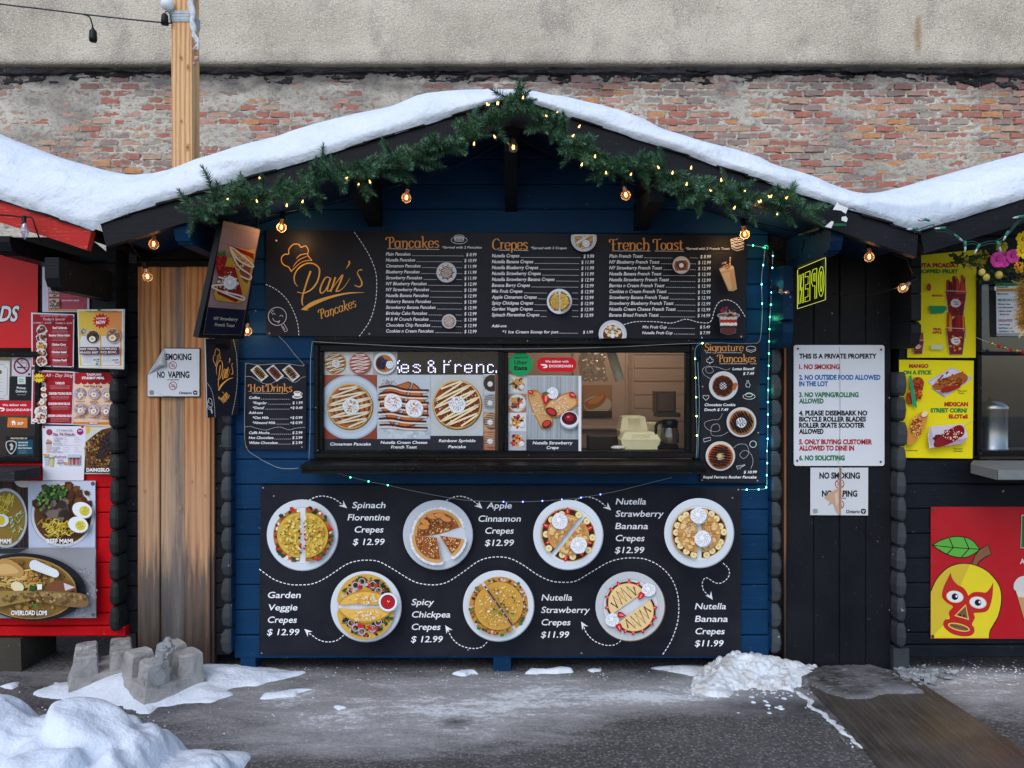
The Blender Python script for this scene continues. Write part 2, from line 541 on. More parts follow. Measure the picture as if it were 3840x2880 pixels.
class Ink:
 """flat artwork printed on a plane; coordinates are given in a reading frame of the sheet"""
 def __init__(self,pt,n,frame=(0,0,1),step=0.00010,start=0.0006):
  self.p = Vector(pt); self.n = Vector(n).normalized()
  self.k = 0; self.step = step; self.start = start
  self.mb = {}; self.order = []
  self.part = 'print'
  self.fr(*frame)
 def fr(self,ox,oy,s):
  self.ox,self.oy,self.s = ox,oy,s
  return self
 def w(self,x,y,k):
  px = self.ox + x / self.s; py = self.oy + y / self.s
  r = Vector(((px - CX) / F,1.0,-(py - CY) / F))
  o = Vector((0,CAMY,CAMZ))
  q = self.p + self.n * (self.start + k * self.step)
  t = (q - o).dot(self.n) / r.dot(self.n)
  return o + r * t
 def _mb(self):
  if self.part not in self.mb: self.mb[self.part] = MB()
  return self.mb[self.part]
 def poly(self,pts,col):
  self.k += 1
  v = [self.w(x,y,self.k) for x,y in pts]
  if len(v) <= 4 or self._convex(pts): fs = [tuple(range(len(v)))]
  else: fs = [tuple(t) for t in tessellate_polygon([[Vector((x,y,0)) for x,y in pts]])]
  self._mb().add(v,fs,lin(col))
 @staticmethod
 def _convex(p):
  sg = 0; n = len(p)
  for i in range(n):
   a,b,c = p[i],p[(i + 1) % n],p[(i + 2) % n]
   z = (b[0] - a[0]) * (c[1] - b[1]) - (b[1] - a[1]) * (c[0] - b[0])
   if abs(z) > 1e-9:
    if sg and (z > 0) != (sg > 0): return False
    sg = z
  return True
 def rect(self,x0,y0,x1,y1,col):
  self.poly([(x0,y0),(x1,y0),(x1,y1),(x0,y1)],col)
 def ell(self,cx,cy,rx,ry=None,col=(255,255,255),rot=0,n=32,a0=0,a1=360):
  ry = rx if ry is None else ry
  c,s = math.cos(math.radians(rot)),math.sin(math.radians(rot))
  pts = []
  m = n if a1 - a0 >= 360 else n + 1
  for i in range(m):
   th = math.radians(a0 + (a1 - a0) * i / n)
   x,y = rx * math.cos(th),ry * math.sin(th)
   pts.append((cx + x * c - y * s,cy + x * s + y * c))
  self.poly(pts,col)
 def ring(self,cx,cy,r,w,col,n=40,ry=None):
  ry = ry or r
  self.stroke([(cx + r * math.cos(2 * math.pi * i / n),cy + ry * math.sin(2 * math.pi * i / n)) for i in range(n + 1)],w,col)
 def stroke(self,pts,w,col,nib=None,samelayer=False):
  if not samelayer: self.k += 1
  n = len(pts)
  L = []; R = []
  for i in range(n):
   a = pts[max(i - 1,0)]; b = pts[min(i + 1,n - 1)]
   dx,dy = b[0] - a[0],b[1] - a[1]
   l = math.hypot(dx,dy) or 1
   if nib: ww = w * (nib + (1 - nib) * abs(dy / l))
   elif isinstance(w,(list,tuple)): ww = w[i] if i < len(w) else w[-1]
   else: ww = w
   nx,ny = -dy / l * ww / 2,dx / l * ww / 2
   L.append(self.w(pts[i][0] + nx,pts[i][1] + ny,self.k)); R.append(self.w(pts[i][0] - nx,pts[i][1] - ny,self.k))
  self._mb().add(L + R,[(i,i + 1,n + i + 1,n + i) for i in range(n - 1)],lin(col))
 def dash(self,pts,w,on,off,col):
  self.k += 1
  pts = [Vector(p) for p in pts]
  seg = []; cur = []; dist = 0; draw = True; left = on
  for a,b in zip(pts,pts[1:]):
   d = (b - a).length; pos = 0
   if d < 1e-6: continue
   while d - pos > left:
    p = a.lerp(b,(pos + left) / d)
    if draw:
     cur = cur or [a.lerp(b,pos / d)]
     cur.append(p); seg.append(cur)
    cur = []; pos += left; draw = not draw; left = on if draw else off
    if draw: cur = [p]
   if draw:
    if not cur: cur = [a.lerp(b,pos / d)]
    cur.append(b)
   left -= d - pos
  if draw and len(cur) > 1: seg.append(cur)
  for s in seg: self.stroke([tuple(p) for p in s],w,col,samelayer=True)
 def text(self,s,x,y,h,col,x1=None,hs=None,align='L',shear=0.0,bold=0.0,rot=0,res=3):
  """baseline (x, y); cap height h; x1 fits the width, hs sets the horizontal scale of the face"""
  off = bold
  co,fs = font_mesh(s,off,res)
  if len(co) == 0: return x
  base_part = self.part
  if base_part == 'lettering': self.part = 'lettering#%d' % self.k
  self.k += 1
  sz = h / 0.729
  X = co[:,0]; Y = co[:,1]
  x0m,x1m = float(X.min()),float(X.max())
  if x1 is not None: k = (x1 - x) / max(x1m - x0m,1e-6)
  else: k = sz * (hs or 1.0)
  wdt = (x1m - x0m) * k
  bx = x if align == 'L' else (x - wdt if align == 'R' else x - wdt / 2)
  c,sn = math.cos(math.radians(rot)),math.sin(math.radians(rot))
  vs = []
  for a,b in zip(X,Y):
   u = (a - x0m) * k + shear * b * sz; v = -b * sz
   vs.append(self.w(bx + u * c - v * sn,y + u * sn + v * c,self.k))
  self._mb().add(vs,fs,lin(col))
  self.part = base_part
  return bx + wdt
 def nib(self,s,x,y,h,col,x1,w=0.13,rot=0,shear=0.0,thin=0.3):
  """display lettering drawn with a broad nib; h = cap height"""
  adv = sum(NIB[c][1] for c in s) or 1
  sx = (x1 - x) / adv; sy = h / 0.8
  c,sn = math.cos(math.radians(rot)),math.sin(math.radians(rot))
  self.k += 1
  cur = 0
  for ch in s:
   st,a = NIB[ch]
   for p in st:
    q = cr(p,5) if len(p) > 2 else p
    pts = []
    for (u,v) in q:
     X = (cur + u) * sx + shear * v * sy; Y = -v * sy
     pts.append((x + X * c - Y * sn,y + X * sn + Y * c))
    self.stroke(pts,w * h / 0.8,col,nib=thin)
   cur += a
 def blob(self,cx,cy,r,col,n=7,jit=0.3,asp=1.0,rot=None):
  rot = rnd.uniform(0,6.28) if rot is None else math.radians(rot)
  pts = []
  for i in range(n):
   th = 2 * math.pi * i / n
   rr = r * (1 + rnd.uniform(-jit,jit))
   x,y = rr * math.cos(th),rr * math.sin(th) * asp
   pts.append((cx + x * math.cos(rot) - y * math.sin(rot),cy + x * math.sin(rot) + y * math.cos(rot)))
  self.poly(pts,col)
 def scatter(self,cx,cy,rx,ry,n,r0,r1,cols,asp=1.0,test=None,jit=0.3,m=6,ring=None,rot=None):
  for _ in range(n):
   for _try in range(30):
    th = rnd.uniform(0,6.283); q = math.sqrt(rnd.random())
    if ring: q = rnd.uniform(*ring)
    x,y = cx + rx * q * math.cos(th),cy + ry * q * math.sin(th)
    if test is None or test(x,y): break
   else: continue
   self.blob(x,y,rnd.uniform(r0,r1),rnd.choice(cols),m,jit,asp,rot)
 def done(self,parent,mat=None,names=None):
  for k,b in self.mb.items():
   if b.f: b.build(k.split('#')[0],mat or PRINT,parent)
def sheet(name,label,cat,quad,frame=(0,0,1),Y=-0.02,th=0.006,base=(30,32,42),mat=None,group=None,plane=None,basename='panel',edge=None):
 """a flat sign: quad of 4 corners (frame px) TL TR BR BL on a plane; returns (thing, ink)"""
 n = Vector((0,-1,0)) if plane is None else plane[1]
 p = Vector((0,Y,0)) if plane is None else plane[0]
 ik = Ink(p,n,frame)
 v = [ik.w(x,y,0) for x,y in quad]
 v = [q - ik.n * ik.start for q in v]
 cen = sum(v,Vector()) / len(v)
 t = thing(name,label,cat,(cen.x,cen.y,min(q.z for q in v)),group)
 mb = MB()
 mb.prism(v,-ik.n * th,lin(base))
 mb.build(basename,mat or PRINT,t)
 return t,ik
# ================================================================== GROUND
def gauss(X,Y,cx,cy,sx_,sy_):
 return np.exp(-(((X - cx) / sx_) ** 2 + ((Y - cy) / sy_) ** 2))
def m_asphalt():
 t = NT('asphalt',0.8,0.35)
 fr = t.t.nodes.new('ShaderNodeAttribute'); fr.attribute_name = 'frost'
 wt = t.t.nodes.new('ShaderNodeAttribute'); wt.attribute_name = 'wet'
 agg = t.vor(62)
 aggc = t.vor(62,out=1)
 stone = t.step(agg,0.42,0.26)
 sel = t.math('GREATER_THAN',t.t.nodes.new('ShaderNodeSeparateColor').outputs[0],0.40)
 sepn = [x for x in t.t.nodes if x.bl_idname == 'ShaderNodeSeparateColor'][-1]
 t.l(aggc,sepn.inputs[0])
 stone = t.math('MULTIPLY',stone,sel)
 big = t.noise(1.7,5,rough=0.6)
 base = t.mix(t.step(big,0.3,0.7),(0.055,0.053,0.053,1),(0.115,0.111,0.107,1))
 fl = t.step(t.noise(46,3,(1,1.6,1),.75),.53,.62,0,.62)
 base = t.mix(fl,base,(0.20,0.20,0.20,1))
 base = t.mix(t.step(t.noise(70,2,rough=.7),.60,.52,0,0.55) if False else t.step(t.noise(64,3,rough=.8),.50,.40,0,.6),base,(0.018,0.018,0.019,1))
 base = t.mix(t.math('MULTIPLY',stone,0.45),base,(0.30,0.30,0.30,1))
 streak = t.noise(2.6,6,(1.0,3.0,1),0.68,0.8)
 fine = t.noise(42,5,rough=0.8)
 f1 = t.math('ADD',t.math('MULTIPLY',streak,1.1),t.math('MULTIPLY',fine,0.75))
 f2 = t.math('ADD',f1,fr.outputs[2])
 film = t.step(f2,0.98,1.60,0.0,0.80)
 base = t.mix(film,base,(0.42,0.42,0.43,1))
 crust = t.step(t.math('ADD',f2,t.math('MULTIPLY',t.noise(16,6,(1,2.2,1),0.7,1.0),0.9)),2.04,2.26,0,0.85)
 base = t.mix(crust,base,(0.72,0.76,0.80,1))
 base = t.mix(t.math('MULTIPLY',wt.outputs[2],0.8),base,(0.014,0.013,0.013,1))
 t.col(base)
 r = t.math('SUBTRACT',0.74,t.math('MULTIPLY',wt.outputs[2],0.45))
 t.l(r,t.b.inputs['Roughness'])
 n1 = t.bump(stone,0.5,0.003)
 t.bump(fine,0.5,0.004,n1)
 return t.mat
def build_ground():
 xs = np.concatenate([[-30,-16,-9,-6,-4.5],np.linspace(-3.6,3.6,241),[4.5,6,9,16,30]])
 ys = np.concatenate([[-30,-16,-9,-6,-4],np.linspace(-1.8,0.6,101),[1.2,2,3,4.6,12]])
 X,Y = np.meshgrid(xs,ys,indexing='ij')
 Z = (fbm(X * 3,Y * 3,3) - 0.5) * 0.012 + (fbm(X * 22,Y * 22,9,2) - 0.5) * 0.004
 Z *= np.clip(1 - np.maximum(np.abs(X) - 3.6,0),0,1)
 fr = (0.62 * gauss(X,Y,0.1,-0.38,1.5,0.22) + 0.35 * gauss(X,Y,-0.6,-0.75,1.1,0.35) + 0.3 * gauss(X,Y,1.0,-0.32,.6,.12)
    + 0.45 * gauss(X,Y,2.35,-0.1,0.55,0.22) + 0.2 * gauss(X,Y,2.5,-0.35,.5,.3) + 0.25 * gauss(X,Y,-2.3,-0.05,0.5,0.2)
    + 0.35 * gauss(X,Y,-0.1,-0.15,1.2,0.1))
 fr -= 0.45 * gauss(X,Y,1.05,-0.85,0.8,0.28) + 0.25 * gauss(X,Y,-0.2,-1.1,1.5,0.2) + 0.6 * np.clip((Y + 0.02) * 6,0,1)
 fr += (fbm(X * 1.6,Y * 3.0,31) - 0.5) * 0.7 + 0.08
 wt = (0.9 * gauss(X,Y,1.28,-0.45,0.35,0.10) + 0.8 * gauss(X,Y,-1.75,-0.42,0.6,0.10) + 0.9 * gauss(X,Y,-0.24,-0.60,0.06,0.05)
    + 0.8 * gauss(X,Y,1.9,-0.35,0.12,0.3) + 0.7 * gauss(X,Y,-2.0,-0.2,.35,.15))
 wt = np.clip(wt * (0.4 + 1.2 * fbm(X * 6,Y * 9,51)),0,1)
 o = grid_mesh('ground',X,Y,Z,m_asphalt(),True,{'frost': fr,'wet': wt})
 tag(o,'grey asphalt yard with salt film and wet patches',None,None,'structure')
build_ground()
def patch(name,label,outline,hfun,mat,step=0.014,lift=-0.004,seed=1,rough=0.02,px=True,edge=0.12,cat='snow',kind='stuff',fs=14,lumps=0,lr=(.015,.05)):
 """a heap lying on the ground; outline in photo px projected onto the ground, or in metres"""
 pts = [G(x,y) for x,y in outline] if px else [Vector((x,y,0)) for x,y in outline]
 poly = np.array([(p.x,p.y) for p in pts])
 lo = poly.min(0) - 0.05; hi = poly.max(0) + 0.05
 nx = int((hi[0] - lo[0]) / step) + 2; ny = int((hi[1] - lo[1]) / step) + 2
 X,Y = np.meshgrid(np.linspace(lo[0],hi[0],nx),np.linspace(lo[1],hi[1],ny),indexing='ij')
 wob = (fbm(X * 16,Y * 16,seed + 70,3) - 0.5) * rough * 1.6
 wob2 = (fbm(X * 16 + 40,Y * 16,seed + 71,3) - 0.5) * rough * 1.6
 Xq,Yq = X + wob,Y + wob2
 inside = np.zeros(X.shape,bool); dist = np.full(X.shape,1e9)
 n = len(poly)
 for i in range(n):
  x0,y0 = poly[i]; x1,y1 = poly[(i + 1) % n]
  cond = ((y0 > Yq) != (y1 > Yq)) & (Xq < (x1 - x0) * (Yq - y0) / (y1 - y0 + 1e-12) + x0)
  inside ^= cond
  dx,dy = x1 - x0,y1 - y0
  tt = np.clip(((Xq - x0) * dx + (Yq - y0) * dy) / (dx * dx + dy * dy + 1e-12),0,1)
  dist = np.minimum(dist,np.hypot(Xq - x0 - tt * dx,Yq - y0 - tt * dy))
 d = np.where(inside,dist,-dist)
 prof = 1 - np.exp(-np.maximum(d,0) / edge)
 H = hfun(X,Y)
 Z = prof * H * (0.72 + 0.56 * fbm(X * fs,Y * fs,seed,4))
 if lumps:
  r_ = random.Random(seed); ins = np.argwhere(d > .01)
  base = prof * H
  for _ in range(lumps):
   i,j = ins[r_.randrange(len(ins))]; R = r_.uniform(*lr) * r_.uniform(.5,1); cx,cy = X[i,j],Y[i,j]
   th = r_.uniform(0,3.2); u = (X - cx) * math.cos(th) + (Y - cy) * math.sin(th); v = (Y - cy) * math.cos(th) - (X - cx) * math.sin(th)
   q = np.maximum(np.maximum(np.abs(u),np.abs(v) * r_.uniform(1,1.7)),(np.abs(u) + np.abs(v)) * .75) / R
   Z = np.maximum(Z,np.where(q < 1,base[i,j] * .85 + R * .55 * np.minimum(1,(1 - q) * 2.6) + u * r_.uniform(-.7,.7),0))
 Z = np.where(d > 0,Z + 0.004,np.maximum(-0.02,d * 0.8))
 o = grid_mesh(name,X,Y,Z + lift,mat,True,None,d > -step * 1.5)
 return tag(o,label,cat,None,kind)
# ================================================================== BACK WALL (brick below, pebble-dashed render above)
BW = 4.5
def m_mortar():
 t = NT('old_mortar',0.9,0.2)
 a = t.noise(3.0,6); b = t.noise(22,5,rough=0.7)
 c = t.mix(t.step(a,0.3,0.7),(0.44,0.41,0.35,1),(0.64,0.60,0.52,1))
 c = t.mix(t.step(b,0.50,0.66,0,0.65),c,(0.20,0.18,0.16,1))
 c = t.mix(t.step(t.noise(7,6,rough=0.75),0.56,0.64,0,0.6),c,(0.50,0.49,0.46,1))
 ck = t.noise(9,5,(1,1,3.2),0.6,0.8)
 c = t.mix(t.step(t.math('ABSOLUTE',t.math('SUBTRACT',ck,0.5)),0.014,0.004,0,.75),c,(0.10,0.09,0.08,1))
 gr = t.t.nodes.new('ShaderNodeAttribute'); gr.attribute_name = 'soot'
 c = t.mix(gr.outputs[2],c,(0.055,0.052,0.055,1))
 t.col(c)
 t.bump(b,0.8,0.01)
 return t.mat
def m_brick():
 t = NT('old_brick',0.85,0.2)
 oi = t.t.nodes.new('ShaderNodeObjectInfo')
 gi = t.co or t.t.nodes.new('ShaderNodeNewGeometry'); t.co = gi
 r = t.math('FRACT',t.math('ADD',oi.outputs['Random'],gi.outputs['Random Per Island']))
 red,org,pur,brn,gry,pnk = lin((178,114,98)),lin((204,146,100)),lin((156,134,128)),lin((194,162,138)),lin((172,162,150)),lin((198,156,138))
 c = t.ramp(r,[(0.0,red),(0.16,pnk),(0.32,pur),(0.48,brn),(0.60,red),(0.74,pur),(0.82,org),(0.88,gry),(0.96,pnk)],'CONSTANT')
 m = t.noise(26,5,rough=0.7)
 c = t.mix(t.step(m,0.35,0.75,0,0.55),c,(0.20,0.15,0.13,1),'MIX')
 w = t.noise(14,6,(1.6,1,0.6),0.75)
 c = t.mix(t.step(w,0.55,0.70,0,0.6),c,(0.46,0.42,0.38,1))
 sp = t.t.nodes.new('ShaderNodeSeparateXYZ'); t.l(gi.outputs['Position'],sp.inputs[0])
 so_ = t.step(t.math('ADD',sp.outputs[2],t.math('MULTIPLY',t.noise(2.2,5),0.3)),4.66,4.92,0,0.75)
 c = t.mix(so_,c,(0.09,0.085,0.09,1))
 t.col(c)
 t.bump(m,0.7,0.008)
 return t.mat
MORTAR,BRICK = m_mortar(),m_brick()
def build_back_wall():
 wall = thing('brick_wall','tall old brick wall with crumbling mortar and rendered upper storey behind the huts','wall',(0,BW,0))
 z0,z1 = 3.05,4.86
 xs = np.arange(-7.2,7.2,0.0125); zs = np.arange(z0,z1,0.0125)
 X,Zg = np.meshgrid(xs,zs,indexing='ij')
 course,bl = 0.0765,0.228
 row = np.floor((Zg - z0) / course)
 jit_row = _hash(row,row * 0 + 3,5) * 0.3
 xo = X + np.where(row % 2 == 0,0.0,bl / 2) + jit_row * bl
 u = np.abs(((xo / bl) % 1) - 0.5) * bl; v = np.abs((((Zg - z0) / course) % 1) - 0.5) * course
 joint = np.maximum(np.clip((u - (bl / 2 - 0.014)) / 0.01,0,1),np.clip((v - (course / 2 - 0.014)) / 0.01,0,1))
 cover = fbm(X * 2.2,Zg * 5,41,5,0.62) - 0.5
 cover += 0.05 * np.clip(-X / 3.0,-0.9,1) + 0.02
 ragged = fbm(X * 14,Zg * 40,77,4,0.65) - 0.5
 depth = 0.0065 + 0.0035 * np.clip(-X / 2.0,-1,1) + 0.085 * cover + 0.046 * ragged + 0.012 * joint          # outward
 depth = np.clip(depth,-0.014,0.016)
 Yg = BW - depth
 soot = np.clip(1.25 - (4.86 - Zg) / 0.22 + (fbm(X * 3,Zg * 6,91,4) - 0.5) * 1.9,0,1) * 0.8
 soot = np.maximum(soot,np.clip((fbm(X * 1.1,Zg * 2.4,95,4) - 0.60) * 2.5,0,0.45))
 mo = grid_mesh('mortar',X,Yg,Zg,MORTAR,True,{'soot': soot})
 mo.parent = wall; mo.location = -wl(wall)
 mo['kind'] = 'stuff'
 mb = MB(); mb.box((-12,BW + 0.02,0),(12,BW + 0.4,8.5)); mb.box((-12,BW,0),(12,BW + 0.02,z0 + 0.01)); mb.build('wall_core',MORTAR,wall)
 shapes = []
 for k in range(6):
  b = MB()
  L,H = 0.104,0.031
  pts = []
  q = [(-L,-H),(-L / 3,-H),(L / 3,-H),(L,-H),(L,0),(L,H),(L / 3,H),(-L / 3,H),(-L,H),(-L,0)]
  q = [(x + rnd.uniform(-.012,.010),z + rnd.uniform(-.008,.006)) for x,z in q]
  fr = [(x * .95,-0.012 + rnd.uniform(-.003,.003),z * .9) for x,z in q]
  mid = [(x,-0.004,z) for x,z in q]; bk = [(x,0.03,z) for x,z in q]
  n = len(q)
  vs = fr + mid + bk + [(0,-0.013,0)]
  fs = [(i,(i + 1) % n,3 * n) for i in range(n)]
  for a0 in (0,n):
   fs += [(a0 + i,a0 + n + i,a0 + n + (i + 1) % n,a0 + (i + 1) % n) for i in range(n)]
  b.add(vs,fs)
  shapes.append((b,b.mesh('brick',BRICK)))
 sky_l = SKY
 cells = []
 nrow = int((z1 - z0) / course)
 for r in range(nrow):
  zc = z0 + (r + 0.5) * course
  jr = float(_hash(np.array([r]),np.array([3]),5)[0]) * 0.3
  off = (0.0 if r % 2 == 0 else bl / 2) + jr * bl
  k0 = int((-7.0 + off) / bl)
  for k in range(k0,int(7.0 / bl) + 2):
   xc = (k + 0.5) * bl - off
   if abs(xc) > 7.1: continue
   d = BW - CAMY
   px,py = CX + xc * F / d,CY - (zc - CAMZ) * F / d
   vis = -20 < px < 3860 and py < interp(sky_l,px) - 6
   dep = float(np.interp(xc,xs,depth[:,min(int((zc - z0) / 0.0125),depth.shape[1] - 1)]))
   cells.append((vis,dep,xc,zc))
 vis = [c for c in cells if c[0]]
 vis.sort(key=lambda c: c[1])          # barest bricks first: they show most
 parts = vis[:300]; rest = vis[300:] + [c for c in cells if not c[0]]
 for _,_,x,z in parts:
  inst('brick',rnd.choice(shapes)[1],(x + rnd.uniform(-.010,.010),BW + rnd.uniform(-.006,.008),z + rnd.uniform(-.003,.003)),(0,rnd.uniform(-.03,.03),0),(rnd.uniform(.94,1.02),1,rnd.uniform(.9,1.04)),wall)
 b = MB()
 for _,_,x,z in rest:
  sb = rnd.choice(shapes)[0]; dy = rnd.uniform(-.005,.006); sx_ = rnd.uniform(.94,1.02)
  b.add([(a * sx_ + x,c + BW + dy,e + z) for a,c,e in sb.v],sb.f)
 o = b.build('bricks_beyond',BRICK,wall); o['kind'] = 'stuff'
 tar = m_paint('tar',(38,37,41),'X',0.8,(120,114,110),0.9,0.6)
 xs2 = np.arange(-7.2,7.2,0.02); m = 16
 T = np.linspace(0,1,m)
 low = 4.755 + (fbm(xs2 * 1.6,xs2 * 0,13,6,0.75) - 0.5) * 0.30
 X2 = np.repeat(xs2[:,None],m,1)
 Z2 = 4.885 + (low[:,None] - 4.885) * T[None,:]
 Y2 = BW - 0.014 - 0.03 * (T < .42)[None,:] - (fbm(X2 * 9,Z2 * 22,17,4,.65) - 0.5) * 0.055
 Y2[:,-1] = BW + 0.01
 to = grid_mesh('tar_flashing',X2,Y2,Z2,tar,True); to.parent = wall; to.location = -wl(wall)
 t = NT('pebble_dash_render',0.9,0.25)
 a = t.noise(0.9,6,(1,1,1.6),0.6); b_ = t.vor(48); c2 = t.noise(60,3,rough=.7)
 c = t.mix(t.step(a,0.32,0.68),(0.45,0.405,0.33,1),(0.66,0.60,0.50,1))
 c = t.mix(t.step(t.noise(2.4,5,(1,1,.5),.7),0.52,0.72,0,0.45),c,(0.13,0.125,0.12,1))
 c = t.mix(t.step(b_,0.30,0.12,0,1.0),c,(0.82,0.79,0.73,1))
 c = t.mix(t.step(c2,0.54,0.66,0,0.6),c,(0.15,0.14,0.125,1))
 sp = t.t.nodes.new('ShaderNodeSeparateXYZ'); t.l(t.co.outputs['Position'],sp.inputs[0])
 z = sp.outputs[2]; x = sp.outputs[0]
 dm = t.step(t.math('ADD',z,t.math('MULTIPLY',t.noise(3.0,5,(1,1,1)),0.5)),5.32,5.08,0,0.45)
 c = t.mix(dm,c,(0.11,0.105,0.10,1))
 rx = t.step(t.math('ABSOLUTE',t.math('SUBTRACT',t.math('ADD',x,t.math('MULTIPLY',t.noise(12,3),0.05)),4.43)),0.05,0.01,0,1)
 rz = t.math('MULTIPLY',t.step(z,5.0,5.12,0,1),t.step(z,5.48,5.40,0,1))
 c = t.mix(t.math('MULTIPLY',t.math('MULTIPLY',rx,rz),0.6),c,lin((150,105,50)))
 t.col(c)
 n1 = t.bump(b_,0.9,0.006)
 t.bump(a,0.4,0.03,n1)
 xs3 = np.arange(-7.2,7.25,0.05)
 up = np.concatenate([[4.88],np.arange(4.92,6.6,0.05),[7.5,8.5]])
 X3,Z3 = np.meshgrid(xs3,up,indexing='ij')
 Y3 = BW - 0.06 - (fbm(X3 * 1.2,Z3 * 1.2,63,4) - 0.5) * 0.03
 Z3 = Z3.copy(); Z3[:,0] += (fbm(xs3 * 3,xs3 * 0,65) - 0.5) * 0.02
 Y3[:,0] = BW + 0.02; Z3[:,0] = Z3[:,1] - 0.012
 ro = grid_mesh('render_coat',X3,Y3,Z3,t.mat,True); ro.parent = wall; ro.location = -wl(wall)
 for (px,w,h) in ((1020,130,22),(1600,40,12),(1700,120,16),(2620,90,16),(3230,160,20),(2930,60,10)):
  c0 = P(px,258,BW - 0.08); b = MB()
  n = 9
  for i in range(n):
   tt = i / (n - 1) * 2 - 1
   b.ball((c0.x + tt * w / 343 / 2,BW - 0.062,c0.z + 0.002),(0.010 + h / 343 * .7 * (1 - tt * tt)) * rnd.uniform(.6,1.2),7,4,s=(1.5,.3,.8))
  b.build('render_crumb',tar,wall)
SKY = [(-400,330),(-150,420),(0,506),(100,543),(250,600),(400,640),(480,655),(560,655),(640,640),(726,606),(850,563),(1000,523),(1050,508),(1153,472),(1322,433),(1472,399),(1581,354),(1680,345),
   (1744,342),(1900,338),(1963,342),(2101,363),(2234,393),(2373,436),(2463,475),(2553,502),(2704,553),(2840,587),(2900,613),(3021,654),(3117,693),(3202,723),
   (3235,727),(3292,722),(3382,702),(3503,666),(3654,624),(3840,572),(4000,525),(4300,440)]
build_back_wall()
# ================================================================== TIMBER POST AND STRIP OF CABLE
def m_pine(name,weather=False,dark=1.0):
 t = NT(name,0.6,0.3)
 w = t.n('ShaderNodeTexWave',Scale=2.2,Distortion=7.0,Detail=3.0)
 w.inputs['Detail Scale'].default_value = 0.8
 w.bands_direction = 'X'
 t.l(t.coord((4.5,4.5,0.35)),w.inputs['Vector'])
 g = t.noise(5,6,(16,16,.8),0.75)
 oi = t.t.nodes.new('ShaderNodeObjectInfo')
 c = t.mix(t.step(w.outputs[1],0.2,0.9),lin((216,174,124)),lin((180,128,84)))
 c = t.mix(t.step(g,0.45,0.7,0,0.55),c,lin((224,190,144)))
 k = t.vor(2.6,(1.6,1.6,1))
 c = t.mix(t.step(k,0.10,0.055,0,0.85),c,lin((96,56,30)))
 if weather:
  sp = t.t.nodes.new('ShaderNodeSeparateXYZ'); t.l(t.co.outputs['Position'],sp.inputs[0])
  s = t.math('ADD',sp.outputs[2],t.math('MULTIPLY',t.noise(2.0,5,(26,26,1.2),0.7),0.75))
  c = t.mix(1.0,c,(.83,.70,.61,1),'MULTIPLY')
  pale = t.step(s,1.75,1.25,0,0.55)
  c = t.mix(pale,c,lin((186,158,132)))
  rc = t.ramp(oi.outputs['Random'],[(0,(0,0,0,1)),(0.62,(0,0,0,1)),(0.66,(1,1,1,1))])
  grey = t.step(s,1.02,0.84,0,0.95)
  c = t.mix(grey,c,lin((92,86,82)))
  foot = t.step(s,0.80,0.50,0,0.85)
  c = t.mix(foot,c,lin((58,49,43)))
  at = t.t.nodes.new('ShaderNodeAttribute'); at.attribute_name = 'Col'
  c = t.mix(1.0,c,at.outputs[0],'MULTIPLY')
  st = t.noise(1.5,6,(20,20,0.7),0.72)
  c = t.mix(t.step(st,0.57,0.66,0,0.6),c,lin((88,84,82)))
  xx = t.math('ADD',sp.outputs[0],t.math('MULTIPLY',t.noise(2.2,4,(2,2,1)),0.05))
  sk = t.math('MULTIPLY',t.step(t.math('ABSOLUTE',t.math('SUBTRACT',xx,X_(666) + .025)),0.042,0.006,0,0.95),t.step(t.noise(3,5,(26,26,1.5),.75),.34,.56,.25,1))
  c = t.mix(sk,c,lin((104,98,94)))
  c = t.mix(t.step(t.noise(1.2,5,(34,34,1),.7),.56,.64,0,.5),c,lin((150,92,56)))
 t.col(c)
 t.bump(g,0.5,0.004)
 return t.mat
PINE,OLDPINE = m_pine('fresh_pine'),m_pine('weathered_pine',True)
def knots(t,Y,frame,pts,plane=None):
 ik = Ink((0,Y,0),(0,-1,0),frame)
 ik.part = 'knot'
 for (x,y,r) in pts:
  ik.ell(x,y,r * .9,r * 1.7,(184,138,94),rnd.uniform(-20,20),14); ik.ell(x,y,r * .6,r * .7,(152,106,68),0,12)
 ik.done(t,PRINT)
